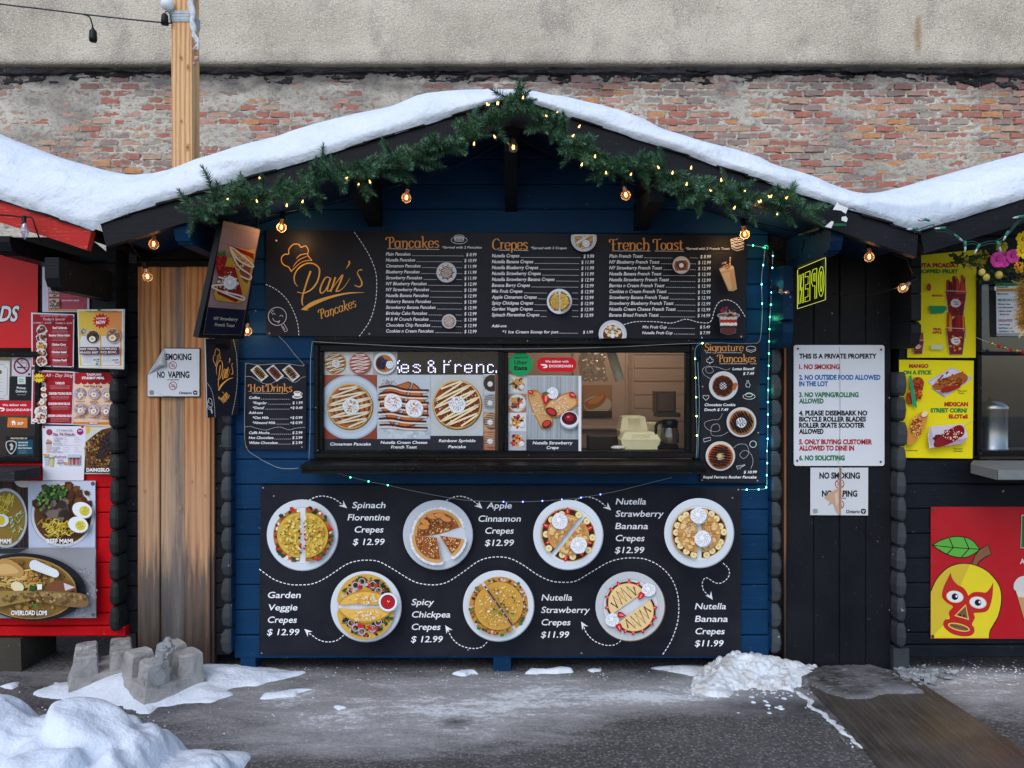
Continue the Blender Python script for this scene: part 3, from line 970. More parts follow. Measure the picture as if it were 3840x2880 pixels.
def timber_post():
 Y = 2.1
 x0,x1 = X_(650,Y),X_(726,Y)
 top = Z_(-260,Y)
 t = thing('timber_post','square new pine post rising behind the snowy roofs left of the hut','post',((x0 + x1) / 2,Y,0))
 b = MB()
 n = 12
 vs = []
 for i in range(n + 1):
  z = top * i / n
  dx = -0.02 * i / n
  for (a,c) in ((x0,Y),(x1,Y),(x1,Y + .15),(x0,Y + .15)):
   vs.append((a + dx,c,z))
 fs = [(4 * i + j,4 * i + (j + 1) % 4,4 * i + 4 + (j + 1) % 4,4 * i + 4 + j) for i in range(n) for j in range(4)] + [(4 * n,4 * n + 1,4 * n + 2,4 * n + 3)]
 b.add(vs,fs); b.build('shaft',PINE,t)
 knots(t,Y - .001,(0,0,1.659),((1125,360,13),(1172,420,14),(1128,755,9),(1168,918,15)))
 tp = m_plain('grey_tape',(168,178,182),0.5,0,0.2)
 b = MB()
 for k in range(7):
  z = Z_(82 - k * 6,Y)
  e = 0.004 + 0.002 * (k % 2)
  b.box((x0 - .022 - e,Y - e - .003,z),(x1 - .018 + e,Y + .155 + e,z + 0.0118))
 b.build('tape_wrap',tp,t)
 rg = m_plain('grubby_rag',(200,205,208),0.8,0,0.3)
 b = MB()
 path = [(705,-40),(712,30),(716,90),(722,130),(735,165),(727,190)]
 pts = cr([P(x + 6,y,Y - 0.02) for x,y in path],6)
 for (dx,w) in ((0,.016),(.012,.02),(-.006,.013)):
  b.tube([p + Vector((dx + .006 * math.sin(i * .9 + dx * 90),-.01,0)) for i,p in enumerate(pts)],[w * (1 - .6 * i / len(pts)) for i in range(len(pts))],6)
 b.build('rag',rg,t,True)
 b = MB()
 for (px,py,r) in ((735,160,.014),(730,185,.017),(738,220,.02),(728,240,.014)):
  b.ball(P(px,py,Y - 0.03),r,7,5)
 b.build('rag_knot',m_plain('pinkish_rag',(196,150,142),0.8,0,.3),t,True)
 s = thing('festoon_cable','dark festoon cable running from the left edge to the pine post','light string',tuple(P(640,88,Y)))
 cab = m_plain('slate_cable',(52,60,74),0.5)
 b = MB()
 b.tube(cr([P(x,y,Y - .02) for x,y in ((-300,-25),(0,15),(160,34),(320,54),(480,72),(646,88))],6),0.0055,6)
 b.build('cable',cab,s,True)
 for (px,py,up) in ((340,60,False),(618,85,True)):
  b = MB()
  if not up:
   b.tube(cr([P(px - 28,py - 6,Y - .02),P(px - 6,py + 2,Y - .03),P(px + 4,py + 25,Y - .03),P(px + 9,py + 48,Y - .03)],4),.006,6)
   c0 = P(px + 9,py + 72,Y - .03); b.lathe([(.008,.055),(.014,.045),(.027,.03),(.029,-.02),(.031,-.03),(.029,-.035),(.026,-.05),(.0,-.05)],14,c0)
  else:
   b.tube(cr([P(px + 25,py + 4,Y - .02),P(px + 22,py - 25,Y - .03),P(px + 12,py - 42,Y - .03),P(px,py - 38,Y - .03)],4),.004,6)
   c0 = P(px,py - 10,Y - .03); b.lathe([(.0,.05),(.012,.05),(.024,.035),(.027,.0),(.029,-.035),(.0,-.04)],14,c0)
  sk = b.build('socket',RUBBER,s,True)
 b = MB()
 b.ball(P(628,15,Y - .03),0.05,18,12)
 b.build('globe_bulb',m_plain('frosted_globe',(226,232,232),0.35,0,0.04),s,True)
timber_post()
# ================================================================== HUTS
RF = -0.55
SR = F / (RF - CAMY)
def rake_line(p0,p1):
 a,b = P(*p0,RF),P(*p1,RF)
 k = (b.z - a.z) / (b.x - a.x)
 return (lambda x: a.z + k * (x - a.x)),a,b
RL,aL,bL = rake_line((377,840),(1925,372))
RR,aR,bR = rake_line((1925,372),(3443,880))
LHr,aLH,bLH = rake_line((0,752),(345,868))          # left hut, right slope
RHl,aRH,bRH = rake_line((3449,872),(3840,747))      # right hut, left slope
def plank(x0,x1,z0,z1,Y,mat,parent,name='plank',roof=None,th=0.04,gap=0.0025,ch=0.006):
 """one horizontal board with chamfered front edges; roof clips its ends"""
 z0 += gap / 2; z1 -= gap / 2
 Y += rnd.uniform(-.0012,.0012)
 prof = [(Y + th,z0),(Y + ch,z0),(Y,z0 + ch),(Y,z1 - ch),(Y + ch,z1),(Y + th,z1)]
 def ends(z):
  a,b = x0,x1
  if roof:
   a = max(a,roof(z)[0]); b = min(b,roof(z)[1])
  return a,b
 A = []; B = []
 for (y,z) in prof:
  a,b = ends(z)
  if b - a < 0.01: a = b = (a + b) / 2
  A.append((a,y,z)); B.append((b,y,z))
 n = len(prof)
 m = MB()
 m.add(A + B,[(i,n + i,n + (i + 1) % n,(i + 1) % n) for i in range(n)] + [tuple(reversed(range(n))),tuple(range(n,2 * n))])
 o = m.build(name,mat,parent)
 return o
def log_end(x0,x1,z0,z1,Y0,Y1,mat,parent,side,name='log_end',inner=None):
 """projecting end of a side-wall log: two-faced front, worn edges, scalloped foot"""
 b = MB()
 x0 += rnd.uniform(-.002,.002); x1 += rnd.uniform(-.002,.002); Y0 += rnd.uniform(-.006,.006)
 zm = lerp(z0,z1,.46) + rnd.uniform(-.004,.004); c = .009; e = .016
 zs = [(z0 + .003,.020,e),(z0 + e * 1.2,.008,c * .4),(zm,0,0),(z1 - e * 1.6,.006,c * .4),(z1 - .003,.014,e)]
 vs = []
 for (z,dy,ins) in zs:
  o = ins if side < 0 else ins * .35; q = ins if side > 0 else ins * .35
  j = rnd.uniform(-.0015,.0015)
  vs += [(x0 + o + j,Y1,z),(x0 + o + j,Y0 + dy + c,z),(x0 + o + c + j,Y0 + dy,z),(x1 - q - c,Y0 + dy,z),(x1 - q,Y0 + dy + c,z),(x1 - q,Y1,z)]
 fs = []; n = len(zs)
 for i in range(n - 1):
  for k in range(5): fs.append((6 * i + k,6 * i + k + 1,6 * i + 7 + k,6 * i + 6 + k))
 fs += [tuple(reversed(range(6))),tuple(6 * (n - 1) + k for k in range(6))]
 b.add(vs,fs)
 if inner is not None:
  k_in = 4 if side < 0 else 0
  for i in range(n - 1): b.m[5 * i + k_in] = 1
 return b.build(name,[mat,inner or mat],parent)
def bargeboard(p_top0,p_top1,hpx,mat,parent,tip0=None,tip1=None,name='bargeboard',th=0.035,slip=0):
 """board along the rake; corner px at plane RF"""
 (x0,y0),(x1,y1) = p_top0,p_top1
 q = [P(x0,y0,RF),P(x1,y1,RF),P(*(tip1 or (x1,y1 + hpx)),RF),P(*(tip0 or (x0,y0 + hpx)),RF)]
 b = MB()
 n = 14
 top = [q[0].lerp(q[1],i / n) for i in range(n + 1)]; bot = [q[3].lerp(q[2],i / n) for i in range(n + 1)]
 wv = [rnd.uniform(-.0015,.0015) for _ in range(n + 1)]
 poly = [p + Vector((0,0,w)) for p,w in zip(top,wv)] + [p + Vector((0,0,w)) for p,w in zip(reversed(bot),wv)]
 b.prism(poly,(0,th,0))
 return b.build(name,mat,parent)
SHINGLE = m_paint('felt_shingle',(34,32,31),'X',0.85,(74,68,62),0.9,0.4)
SOFFIT = m_paint('soffit_board_dark',(14,17,24),'Y',0.6,None,0.3)
SOFFITB = m_paint('soffit_board_navy',(12,32,62),'Y',0.6,None,0.3)
def roof_slope(line,xa,xb,parent,mat,y1=1.75,n=14,name_s='shingle'):
 """roof deck and its shingle courses between xa and xb (metres)"""
 b = MB()
 z = line
 o = -0.012
 b.prism([(xa,RF + .036,z(xa) + o),(xb,RF + .036,z(xb) + o),(xb,RF + .036,z(xb) + o - .022),(xa,RF + .036,z(xa) + o - .022)],(0,y1 - RF,0))
 b.build('roof_deck',mat,parent)
 k = 1 if z(xb) > z(xa) else -1
 L = (xb - xa) / n
 for i in range(n):
  a = xa + L * i; c = a + L
  s = MB()
  lo,hi = (a - .01,c + .0) if k > 0 else (c + .01,a - .0)
  za,zb = z(lo) + .013 + rnd.uniform(0,.004),z(hi) + .004
  y0 = RF - .012 + rnd.uniform(-.004,.006)
  s.prism([(lo,y0,za),(hi,y0,zb),(hi,y0,zb - .007),(lo,y0,za - .011)],(0,y1 - y0,0))
  s.build(name_s,SHINGLE,parent)
# ---------------- main blue hut
hut = thing('market_hut','blue wooden market hut with snowy gable roof in the middle','hut',(0,0,0))
XL,XR = -1.402,1.297
def roof_main(z):
 zz = z + 0.036
 a = aL.x + (zz - aL.z) / ((bL.z - aL.z) / (bL.x - aL.x))
 b = aR.x + (zz - aR.z) / ((bR.z - aR.z) / (bR.x - aR.x))
 return a,b
WIN = (X_(1176),X_(2607),Z_(1716),Z_(1274))
zb = [0.062,0.176] + [0.176 + 0.1272 * k for k in range(1,21)]
for k in range(len(zb) - 1):
 a,c = zb[k],zb[k + 1]
 if roof_main(a)[1] - roof_main(a)[0] < 0.05: break
 yy = -0.012 if k == 0 else 0.0
 xl,xr = XL,XR
 if a > 1.95:
  plank(XL - .5,XL - .002,a,c,yy + .02,BLACKW,hut,roof=roof_main)
  plank(XR + .002,XR + .5,a,c,yy + .02,BLACKW,hut,roof=roof_main)
 if a < WIN[3] - .01 and c > WIN[2] + .01:
  plank(xl,WIN[0] + .01,a,c,yy,BLUEW,hut,roof=roof_main)
  plank(WIN[1] - .01,xr,a,c,yy,BLUEW,hut,roof=roof_main)
 else:
  plank(xl,xr,a,c,yy,BLUEW,hut,roof=roof_main)
inner = m_plain('hut_interior_panel',(176,150,132),0.6,0,0.08)
b = MB()
b.box((XL,.05,.06),(XL + .04,1.7,2.2)); b.build('side_wall',BLACKW,hut)
b = MB(); b.box((XR - .04,.05,.06),(XR,1.7,2.2)); b.build('side_wall',BLACKW,hut)
b = MB(); b.box((XL,1.66,.06),(XR,1.7,2.2)); b.build('rear_wall',BLACKW,hut)
b = MB(); b.box((XL + .04,.06,.06),(XR - .04,1.66,.1)); b.build('floor',BLACKW,hut)
def corner_logs(parent,xe0,xe1,xs0,xs1,side,zlist,zf,ybase=0.0,mate=LOGEND,matx=BLACKW,ztop=1.60,inner=None):
 for k in range(len(zf) - 1):
  if zf[k] > 2.0: break
  plank(xe0,xe1,zf[k],zf[k + 1],ybase + .03,matx,parent,'front_log')
 for z in zlist:
  if z > ztop: break
  log_end(xs0,xs1,z,z + .1268,ybase - .072,ybase + .05,mate,parent,side,'log_end',inner)
corner_logs(hut,X_(780),-1.44,-1.451,-1.402,-1,[0.10 + .1272 * k for k in range(20)],zb,inner=BLUEW)
corner_logs(hut,1.33,X_(2965),1.297,1.345,1,[0.10 + .1272 * k for k in range(20)],zb,inner=BLUEW)
NAVYB = m_paint('navy_painted_wood',(6,40,70),'Y',0.5,None,0.3)
def corbel(xa,xb,z0,z1,yf,parent,mat,side,name='corbel',low=True):
 b = MB()
 prof = [(yf + .03,z1),(yf,z1 - .02),(yf,z0 + .07),(yf + .02,z0 + .02),(yf + .06,z0),(0.04,z0),(0.04,z1)]
 if not low: prof = [(yf + .004,z1),(yf,z1 - .004),(yf,z0 + .004),(yf + .004,z0),(.04,z0),(.04,z1)]
 b.prism([(xa,y,z) for y,z in prof],(xb - xa,0,0))
 b.build(name,mat,parent)
zc0 = Z_(1302,-.2)
for i in range(3):
 z0 = zc0 + .131 * i
 corbel(1.297,1.345,z0,z0 + .129,-.22,hut,NAVYB,1,low=(i == 0))
 corbel(-1.451,-1.402,z0,z0 + .129,-.16,hut,BLACKW,-1)
def purlin(xa,xb,z0,z1,parent,mat,yf=-.52,name='purlin'):
 b = MB()
 pr = [(yf,z1),(yf,z0 + .05),(yf + .02,z0 + .012),(yf + .035,z0 + .016),(yf + .05,z0),(yf + .065,z0 + .01),(yf + .08,z0),(.05,z0),(.05,z1)]
 b.prism([(xa,y,z) for y,z in pr],(xb - xa,0,0))
 b.build(name,mat,parent)
purlin(-1.486,-1.42,2.07,2.20,hut,BLUEW)
purlin(1.40,1.455,2.03,2.18,hut,NAVYB)
purlin(-.035,.035,2.545,2.65,hut,BLACKZ,-.50)
purlin(-.72,-.66,2.40,2.455,hut,BLACKW,-.45)
purlin(.62,.68,2.385,2.44,hut,BLACKW,-.45)
def brace(xc,w,zt,zb_,yf,parent,mat=BLACKZ,yb=0.0):
 b = MB()
 pr = [(yf,zt),(yf,zt - .07),(yb - .005,zb_),(yb - .005,zb_ + .13),(yf + .13,zt)]
 b.prism([(xc - w / 2,y,z) for y,z in pr],(w,0,0))
 b.build('brace',mat,parent)
brace(0.0 - .005,.06,2.56,Z_(795) ,-.46,hut)
brace(-.69,.07,2.37,Z_(850),-.44,hut)
brace(.65,.07,2.34,Z_(865),-.44,hut)
roof_slope(RL,aL.x,0.006,hut,SOFFITB)
roof_slope(RR,0.0062,aR.x + (bR.x - aR.x),hut,SOFFITB)
bargeboard((377,840),(1925,372),92,BLACKW,hut,tip0=(398,924),tip1=(1925,466))
bargeboard((1926,372),(3443,880),92,BLACKW,hut,tip0=(1926,466),tip1=(3437,964))
for (a,c) in ((1850,1916),(905,960),(2700,2760)):
 b = MB(); b.box((X_(a),-.01,-.01),(X_(c),.1,.07)); b.build('foot_block',BLUEW,hut)
FR = m_paint('black_window_frame',(14,16,18),'X',0.32,None,0.3,.2)
def frame_bar(x0,y0,x1,y1,yf,th,name,parent,mat=FR):
 b = MB(); b.box((X_(x0,yf),yf,Z_(y1,yf)),(X_(x1,yf),yf + th,Z_(y0,yf)),ch=.004)
 return b.build(name,mat,parent)
win = MB()
wf = None
b = MB()
def add_bar(b,x0,y0,x1,y1,yf,th):
 b.box((X_(x0,yf),yf,Z_(y1,yf)),(X_(x1,yf),yf + th,Z_(y0,yf)),ch=.004)
add_bar(b,1176,1274,2612,1292,-.035,.08); add_bar(b,1176,1700,2612,1718,-.035,.08)
add_bar(b,1176,1292,1194,1700,-.035,.08); add_bar(b,2592,1292,2612,1700,-.035,.08)
wf = b.build('window',FR,hut)
b = MB()
add_bar(b,1194,1292,1888,1318,-.02,.04); add_bar(b,1194,1690,1888,1700,-.02,.04)
add_bar(b,1194,1318,1211,1690,-.02,.04); add_bar(b,1868,1318,1888,1690,-.02,.04)
b.build('sash',FR,wf)
b = MB()
add_bar(b,1886,1294,2592,1322,-.012,.04); add_bar(b,1886,1692,2592,1700,-.012,.04)
add_bar(b,1889,1322,1906,1692,-.012,.04); add_bar(b,2572,1322,2592,1692,-.012,.04)
b.build('sash',FR,wf)
GLASS = m_glass('window_glass',(250,252,250),0.016)
for (x0,y0,x1,y1,yy) in ((1209,1316,1870,1692,.004),(1904,1320,2574,1694,.012)):
 b = MB(); b.add([P(x0,y0,yy),P(x1,y0,yy),P(x1,y1,yy),P(x0,y1,yy)],[(0,3,2,1)])
 b.build('glass_pane',GLASS,wf)
b = MB(); b.box((X_(1184),-.018,Z_(1284)),(X_(2606),-.001,Z_(1250))); b.build('header_board',FR,hut)
sill_m = m_paint('worn_black_sill',(13,14,16),'X',0.25,None,0.4,.2)
b = MB(); zt = Z_(1722)
b.prism([(X_(1165),-.02,zt),(X_(2628),-.02,zt),(X_(2648,-.25),-.25,zt - .004),(X_(1126,-.25),-.25,zt - .004)],(0,0,-.011))
so1 = b.build('serving_sill',sill_m,hut)
for (zz,yy,hh) in ((zt - .0155,-.245,.009),(zt - .0255,-.236,.007),(zt - .0335,-.242,.012)):
 b = MB(); b.box((X_(1130,-.24),yy,zz - hh),(X_(2650,-.24),-.005,zz)); b.build('sill_batten',sill_m,so1)
# ---------------- room behind the window
room = m_paint('beige_wall_panel',(186,164,152),'Z',0.55,None,0.1,0.06)
b = MB(); b.box((XL + .05,1.30,.1),(XR - .05,1.33,2.1)); inn = b.build('interior_wall',room,hut)
for k in range(9):
 z = 1.02 + k * .09
 b = MB(); b.box((X_(2380,1.28),1.286,z),(X_(2860,1.28),1.298,z + .084)); b.build('wall_board',room,inn)
b = MB(); b.box((X_(2150,1.27),1.27,1.02),(X_(2362,1.27),1.299,2.0)); b.build('cupboard_door',room,inn)
b = MB()
add_bar(b,2150,1600,2355,1612,1.25,.02)
add_bar(b,2345,1250,2356,1612,1.25,.02)
b.build('door_trim',room,inn)
b = MB(); b.box((XL + .05,.06,1.0),(XR - .05,.62,1.045)); b.build('counter',m_plain('counter_top',(120,110,104),.3),hut)
b = MB(); b.box((XL + .05,.05,2.10),(XR - .05,1.33,2.14)); b.build('ceiling_board',room,hut)
b = MB(); b.box((.25,.75,2.06),(1.0,.82,2.098)); b.build('ceiling_lamp',m_emit('ceiling_lamp_glow',(255,222,190),9.0),hut)
# ---------------- left hut (red)
lh = thing('market_hut','red and black wooden market hut at the left edge with food posters','hut',(X_(0) - .6,0,0))
def roof_lh(z):
 zz = z + .03
 k = (bLH.z - aLH.z) / (bLH.x - aLH.x)
 return -99,aLH.x + (zz - aLH.z) / k
zl = [0.172,0.223] + [0.288 + .1272 * k for k in range(0,16)]
LXR = -2.004
LW = (X_(-700),X_(150),Z_(1722),Z_(1325))
for k in range(len(zl) - 1):
 a,c = zl[k],zl[k + 1]
 mt = REDW if c < 1.10 and a < .95 else BLACKW
 if roof_lh(a)[1] < X_(-700): break
 xr = LXR if k > 0 else X_(474)
 yy = 0 if k > 0 else -.012
 if a < LW[3] - .01 and c > LW[2] + .01:
  plank(LW[1] - .01,xr,a,c,yy,mt,lh,roof=roof_lh)
 else:
  plank(X_(-700),xr,a,c,yy,mt,lh,roof=roof_lh)
b = MB(); b.box((LXR - .04,.05,.17),(LXR,1.7,2.05)); b.build('side_wall',BLACKW,lh)
b = MB(); b.box((X_(-700),1.66,.17),(LXR,1.7,2.4)); b.build('rear_wall',BLACKW,lh)
corner_logs(lh,-1.975,X_(520),-2.010,-1.962,1,[0.21 + .1272 * k for k in range(14)],zl[0:1] + [0.288 + .1272 * k for k in range(0,16)],mate=m_paint('black_log_end',(46,50,49),'Z',.5,None,.5),ztop=1.50)
for i in range(5):
 z0 = 1.53 + .13 * i
 corbel(-2.010,-1.962,z0,z0 + .128,-.09,lh,BLACKW,1,low=(i == 0))
purlin(-2.047,-1.985,Z_(1085,-.53),Z_(965,-.53),lh,BLACKW,-.53)
purlin(-2.30,-2.22,Z_(945,-.53),Z_(880,-.53),lh,BLACKW,-.50)
roof_slope(LHr,X_(-700,RF),bLH.x - .01,lh,SOFFIT,n=9)
bargeboard((-700,752 - 700 * .336),(343,867),92,REDRAKE,lh,tip0=(-700,844 - 700 * .336),tip1=(325,938))
b = MB(); b.prism([(X_(-40),-.02,0.0),(X_(90),-.02,.0),(X_(86),-.02,.165),(X_(-40),-.02,.165)],(0,.3,0)); b.build('skid_block',m_paint('dark_skid',(70,66,58),'X',.8),lh)
b = MB()
add_bar(b,-700,1318,150,1338,-.03,.07); add_bar(b,-700,1712,150,1732,-.03,.07); add_bar(b,128,1338,150,1712,-.03,.07)
lwf = b.build('window',FR,lh)
b = MB(); b.add([P(-700,1336,.0),P(130,1336,.0),P(130,1714,.0),P(-700,1714,.0)],[(0,3,2,1)]); b.build('glass_pane',GLASS,lwf)
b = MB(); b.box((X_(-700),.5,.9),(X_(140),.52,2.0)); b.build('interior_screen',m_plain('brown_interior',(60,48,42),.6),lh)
b = MB(); zt2 = Z_(1745)
b.prism([(X_(-700),-.0,zt2),(X_(152),-.0,zt2),(X_(150,-.1),-.1,zt2),(X_(55,-.25),-.25,zt2),(X_(-700,-.25),-.25,zt2)],(0,0,-.05))
so2 = b.build('serving_sill',m_paint('charcoal_sill',(40,42,46),'X',.5,(170,120,110),.4),lh)
# ---------------- right hut (black)
rh = thing('market_hut','black wooden market hut at the right edge with yellow food posters','hut',(X_(3840) + .6,0,0))
def roof_rh(z):
 zz = z + .03
 k = (bRH.z - aRH.z) / (bRH.x - aRH.x)
 return aRH.x + (zz - aRH.z) / k,99
zr = [0.066,0.128] + [0.188 + .1257 * k for k in range(0,18)]
RXL = 1.962
RW = (X_(3668),X_(4500),Z_(1706),Z_(1150))
NAVY = m_paint('near_black_navy_wood',(19,24,32),'X',.42,None,.45)
for k in range(len(zr) - 1):
 a,c = zr[k],zr[k + 1]
 if roof_rh(a)[0] > X_(4500): break
 yy = 0 if k > 0 else -.012
 if a < RW[3] - .01 and c > RW[2] + .01:
  plank(RXL,RW[0] + .01,a,c,yy,NAVY,rh,roof=roof_rh)
 else:
  plank(RXL,X_(4500),a,c,yy,NAVY,rh,roof=roof_rh)
b = MB(); b.box((RXL,.05,.06),(RXL + .04,1.7,2.05)); b.build('side_wall',BLACKW,rh)
b = MB(); b.box((RXL,1.66,.06),(X_(4500),1.7,2.4)); b.build('rear_wall',BLACKW,rh)
corner_logs(rh,X_(3325),1.935,1.921,1.968,-1,[0.13 + .1257 * k for k in range(14)],zr,ztop=1.5)
b = MB(); b.box((X_(3340),-.03,-.01),(X_(3398),.08,.12)); b.build('foot_block',LOGEND,rh)
for i in range(5):
 z0 = Z_(1303,-.2) + .13 * i
 corbel(1.921,1.968,z0,z0 + .128,-.20,rh,BLACKW,-1,low=(i == 0))
roof_slope(RHl,aRH.x + .01,X_(4500,RF),rh,SOFFIT,n=9)
bargeboard((3451,874),(4500,747 - 660 * .32),92,BLACKW,rh,tip0=(3467,952),tip1=(4500,839 - 660 * .32))
b = MB()
add_bar(b,3668,1318,4500,1332,-.03,.07); add_bar(b,3668,1690,4500,1712,-.03,.07)
add_bar(b,3668,1040,3684,1690,-.03,.07); add_bar(b,3668,1025,4500,1040,-.03,.07)
rwf = b.build('window',FR,rh)
b = MB(); b.add([P(3680,1040,.0),P(4500,1040,.0),P(4500,1695,.0),P(3680,1695,.0)],[(0,3,2,1)]); b.build('glass_pane',GLASS,rwf)
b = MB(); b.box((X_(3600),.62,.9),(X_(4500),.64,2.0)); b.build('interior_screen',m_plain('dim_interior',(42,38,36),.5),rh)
b = MB(); b.box((X_(3600),.05,1.05),(X_(4500),.6,1.08)); b.build('counter',m_plain('counter_top',(120,110,104),.3),rh)
zt3 = Z_(1726)
b = MB(); b.prism([(X_(3650),.0,zt3),(X_(4500),.0,zt3),(X_(4500,-.28),-.28,zt3 - .02),(X_(3740,-.28),-.28,zt3 - .02),(X_(3640,-.1),-.1,zt3 - .008)],(0,0,-.045))
so3 = b.build('serving_sill',m_paint('grey_sill',(120,122,120),'X',.5,(170,150,120),.5),rh)
b = MB(); b.box((X_(3742,-.285),-.285,zt3 - .062),(X_(4500,-.285),-.2805,zt3 - .018)); b.build('metal_edge',METAL,so3)
# ---------------- infill between the huts
pw = thing('plank_panel','weathered bare pine plank panel between the red and blue huts','panel',(X_(655),.05,0))
for (x0,x1,tint,yy) in ((516,597,(.90,.86,.82,1),.0),(600,691,(.84,.94,1.06,1),.010),(694,788,(1.0,.9,.82,1),-.004)):
 b = MB(); b.box((X_(x0),yy,.012 if x0 < 690 else -.01),(X_(x1),yy + .035,Z_(1000)),col=tint,ch=.003)
 b.build('plank',OLDPINE,pw)
b = MB(); b.box((X_(789),.012,-.01),(X_(800),.05,Z_(1000)),col=(.7,.62,.55,1)); b.build('edge_strip',OLDPINE,pw)
knots(pw,-.005,(0,1700,1.8433),((1328,198,9),(1418,293,9),(995,260,7),(1380,740,7),(975,680,4),(1245,375,8)))
pb = thing('plank_panel','black painted plank panel carrying the house rules sign','panel',(X_(3145),0,0))
for i,(x0,x1) in enumerate(((2950,3052),(3053,3149),(3150,3247),(3248,3343))):
 b = MB(); b.box((X_(x0),.0 + .002 * (i % 2),.002),(X_(x1) - .001,.035,Z_(930)),ch=.004)
 b.build('plank',BLACKZ,pb)
b = MB(); b.box((X_(2941),.002,-.01),(X_(2949),.05,Z_(1300)),col=(.5,.4,.32,1)); b.build('edge_strip',OLDPINE,pb)
for (nm,x0,x1,lab) in (('back_fence',X_(400),X_(900),'black board fence closing the gap behind the pine panel'),('back_fence',X_(2880),X_(3420),'black board fence closing the gap behind the rules panel')):
 b = MB(); n = 5
 f = thing(nm,lab,'fence',((x0 + x1) / 2,.3,0))
 for i in range(n):
  a = lerp(x0,x1,i / n); c = lerp(x0,x1,(i + 1) / n) - .004
  b = MB(); b.box((a,.3,0),(c,.325,2.25),ch=.003); b.build('board',BLACKZ,f)
# ================================================================== SNOW ON THE ROOFS
BOT = [(-700,517),(0,752),(120,790),(265,841),(340,864),(362,868),(377,842),(494,799),(615,761),(729,729),(838,696),(964,658),(1069,629),(1183,594),(1304,558),(1424,522),
   (1539,490),(1653,453),(1774,416),(1850,392),(1925,371),(1963,384),(2113,434),(2216,468),(2336,507),(2445,543),(2553,578),(2674,622),(2789,656),
   (2900,695),(3123,772),(3232,803),(3340,840),(3419,866),(3446,872),(3551,836),(3672,797),(3774,764),(3840,745),(4500,530)]
def build_snow():
 nt = 16
 xs = np.arange(X_(-650,RF),X_(4450,RF),0.016)
 tb = np.concatenate([np.linspace(0,1,nt),[1.25,1.6,2.2,3.2,4.5,6.0,7.6]])
 S = 0.30
 X = np.repeat(xs[:,None],len(tb),1); Yy = np.zeros_like(X); Z = np.zeros_like(X)
 for i,x in enumerate(xs):
  px0 = CX + x * F / (RF - CAMY)
  zb_ = Z_(interp(BOT,px0) + 3,RF) + .004
  lo,hi = 0.02,0.8
  t = tb[:nt]
  yy = RF - .03 + S * (1 - np.cos(t * math.pi / 2)); prof = np.sin(t * math.pi / 2)
  lim = []
  for y_ in yy:
   px = CX + x * F / (y_ - CAMY)
   lim.append(CAMZ + (CY - interp(SKY,px)) / F * (y_ - CAMY))
  lim = np.array(lim)
  for _ in range(22):
   mid = (lo + hi) / 2
   if np.all(zb_ + prof * mid <= lim + 1e-6): lo = mid
   else: hi = mid
  h = lo
  X[i,:nt] = x; Yy[i,:nt] = yy; Z[i,:nt] = zb_ + prof * h
  zt = zb_ + h
  for j in range(nt,len(tb)):
   y_ = RF - .03 + S * tb[j]
   px = CX + x * F / (y_ - CAMY)
   l = CAMZ + (CY - interp(SKY,px)) / F * (y_ - CAMY)
   Yy[i,j] = y_; Z[i,j] = min(zt + .02,l - .004)
 for _ in range(3):
  Z[1:-1,1:] = (Z[:-2,1:] + 2 * Z[1:-1,1:] + Z[2:,1:]) / 4
 w = np.sin(np.clip(tb,0,1) * math.pi)[None,:]
 lay = fbm(X * 1.5,Z * 14,203,4) - 0.5
 lump = fbm(X * 5,Z * 9,207,4) - 0.5
 Yy += w * (lay * 0.055 + lump * 0.03) - 0.012 * w
 Z += w * (fbm(X * 7,tb[None,:] * 4 + X * 0,211,3) - 0.5) * 0.012
 Z[:,0] -= (fbm(xs * 9,xs * 0,213,3) - 0.45) * 0.012
 Yy[:,0] += .02
 PX = CX + X * F / (Yy - CAMY); PY = CY - (Z - CAMZ) * F / (Yy - CAMY)
 ice = np.clip((PY - 764 - 6 * np.sin(PX * .03) + np.abs(PX - 3400) * .02) / 6,0,1) * np.clip((PX - 3090) / 60,0,1) * np.clip((3780 - PX) / 80,0,1)
 o = grid_mesh('roof_snow',X,Yy,Z,SNOW,True,{'ice': ice})
 tag(o,'thick smooth blanket of snow lying over all the hut roofs','snow',None,'stuff')
build_snow()
def snow_lump(name,label,pts,y0,y1,r,mat=None,seed=1):
 b = MB()
 rr = random.Random(seed)
 for (px,py,s,asp) in pts:
  b.ball(P(px,py,y0),s,14,9,s=(asp,(y1 - y0) / s * .5,1))
 o = b.build(name,mat or SNOW,None,True)
 m = o.modifiers.new('r','REMESH'); m.mode = 'VOXEL'; m.voxel_size = .008; m.use_smooth_shade = True
 tx = bpy.data.textures.new('n','CLOUDS'); tx.noise_scale = .06
 d = o.modifiers.new('d','DISPLACE'); d.texture = tx; d.strength = .02
 return tag(o,label,'snow',None,'stuff')
# ================================================================== SIGNS
INKB = (31,33,43)
W = (246,246,248)
GOLD = (242,172,76)
GOLD2 = (222,152,80)
CREAM = (240,226,196)
PLATE = (206,215,224)
def plate(ik,cx,cy,r,rim=(214,222,230),well=(226,233,240),edge=(150,160,172)):
 ik.ell(cx,cy,r,r,edge,n=48)
 ik.ell(cx - r * .012,cy - r * .012,r * .985,r * .985,rim,n=48)
 ik.ell(cx,cy,r * .80,r * .80,tuple(int(v * .93) for v in rim),n=44)
 ik.ell(cx + r * .01,cy + r * .012,r * .775,r * .775,well,n=44)
def half(cx,cy,r,a0,wid=1.0,n=26,squash=1.0):
 """half disc outline, flat side through (cx,cy), bulging towards angle a0"""
 pts = []
 for i in range(n + 1):
  th = math.radians(a0 - 90 + 180 * i / n)
  pts.append((cx + r * math.cos(th),cy + r * math.sin(th)))
 return pts
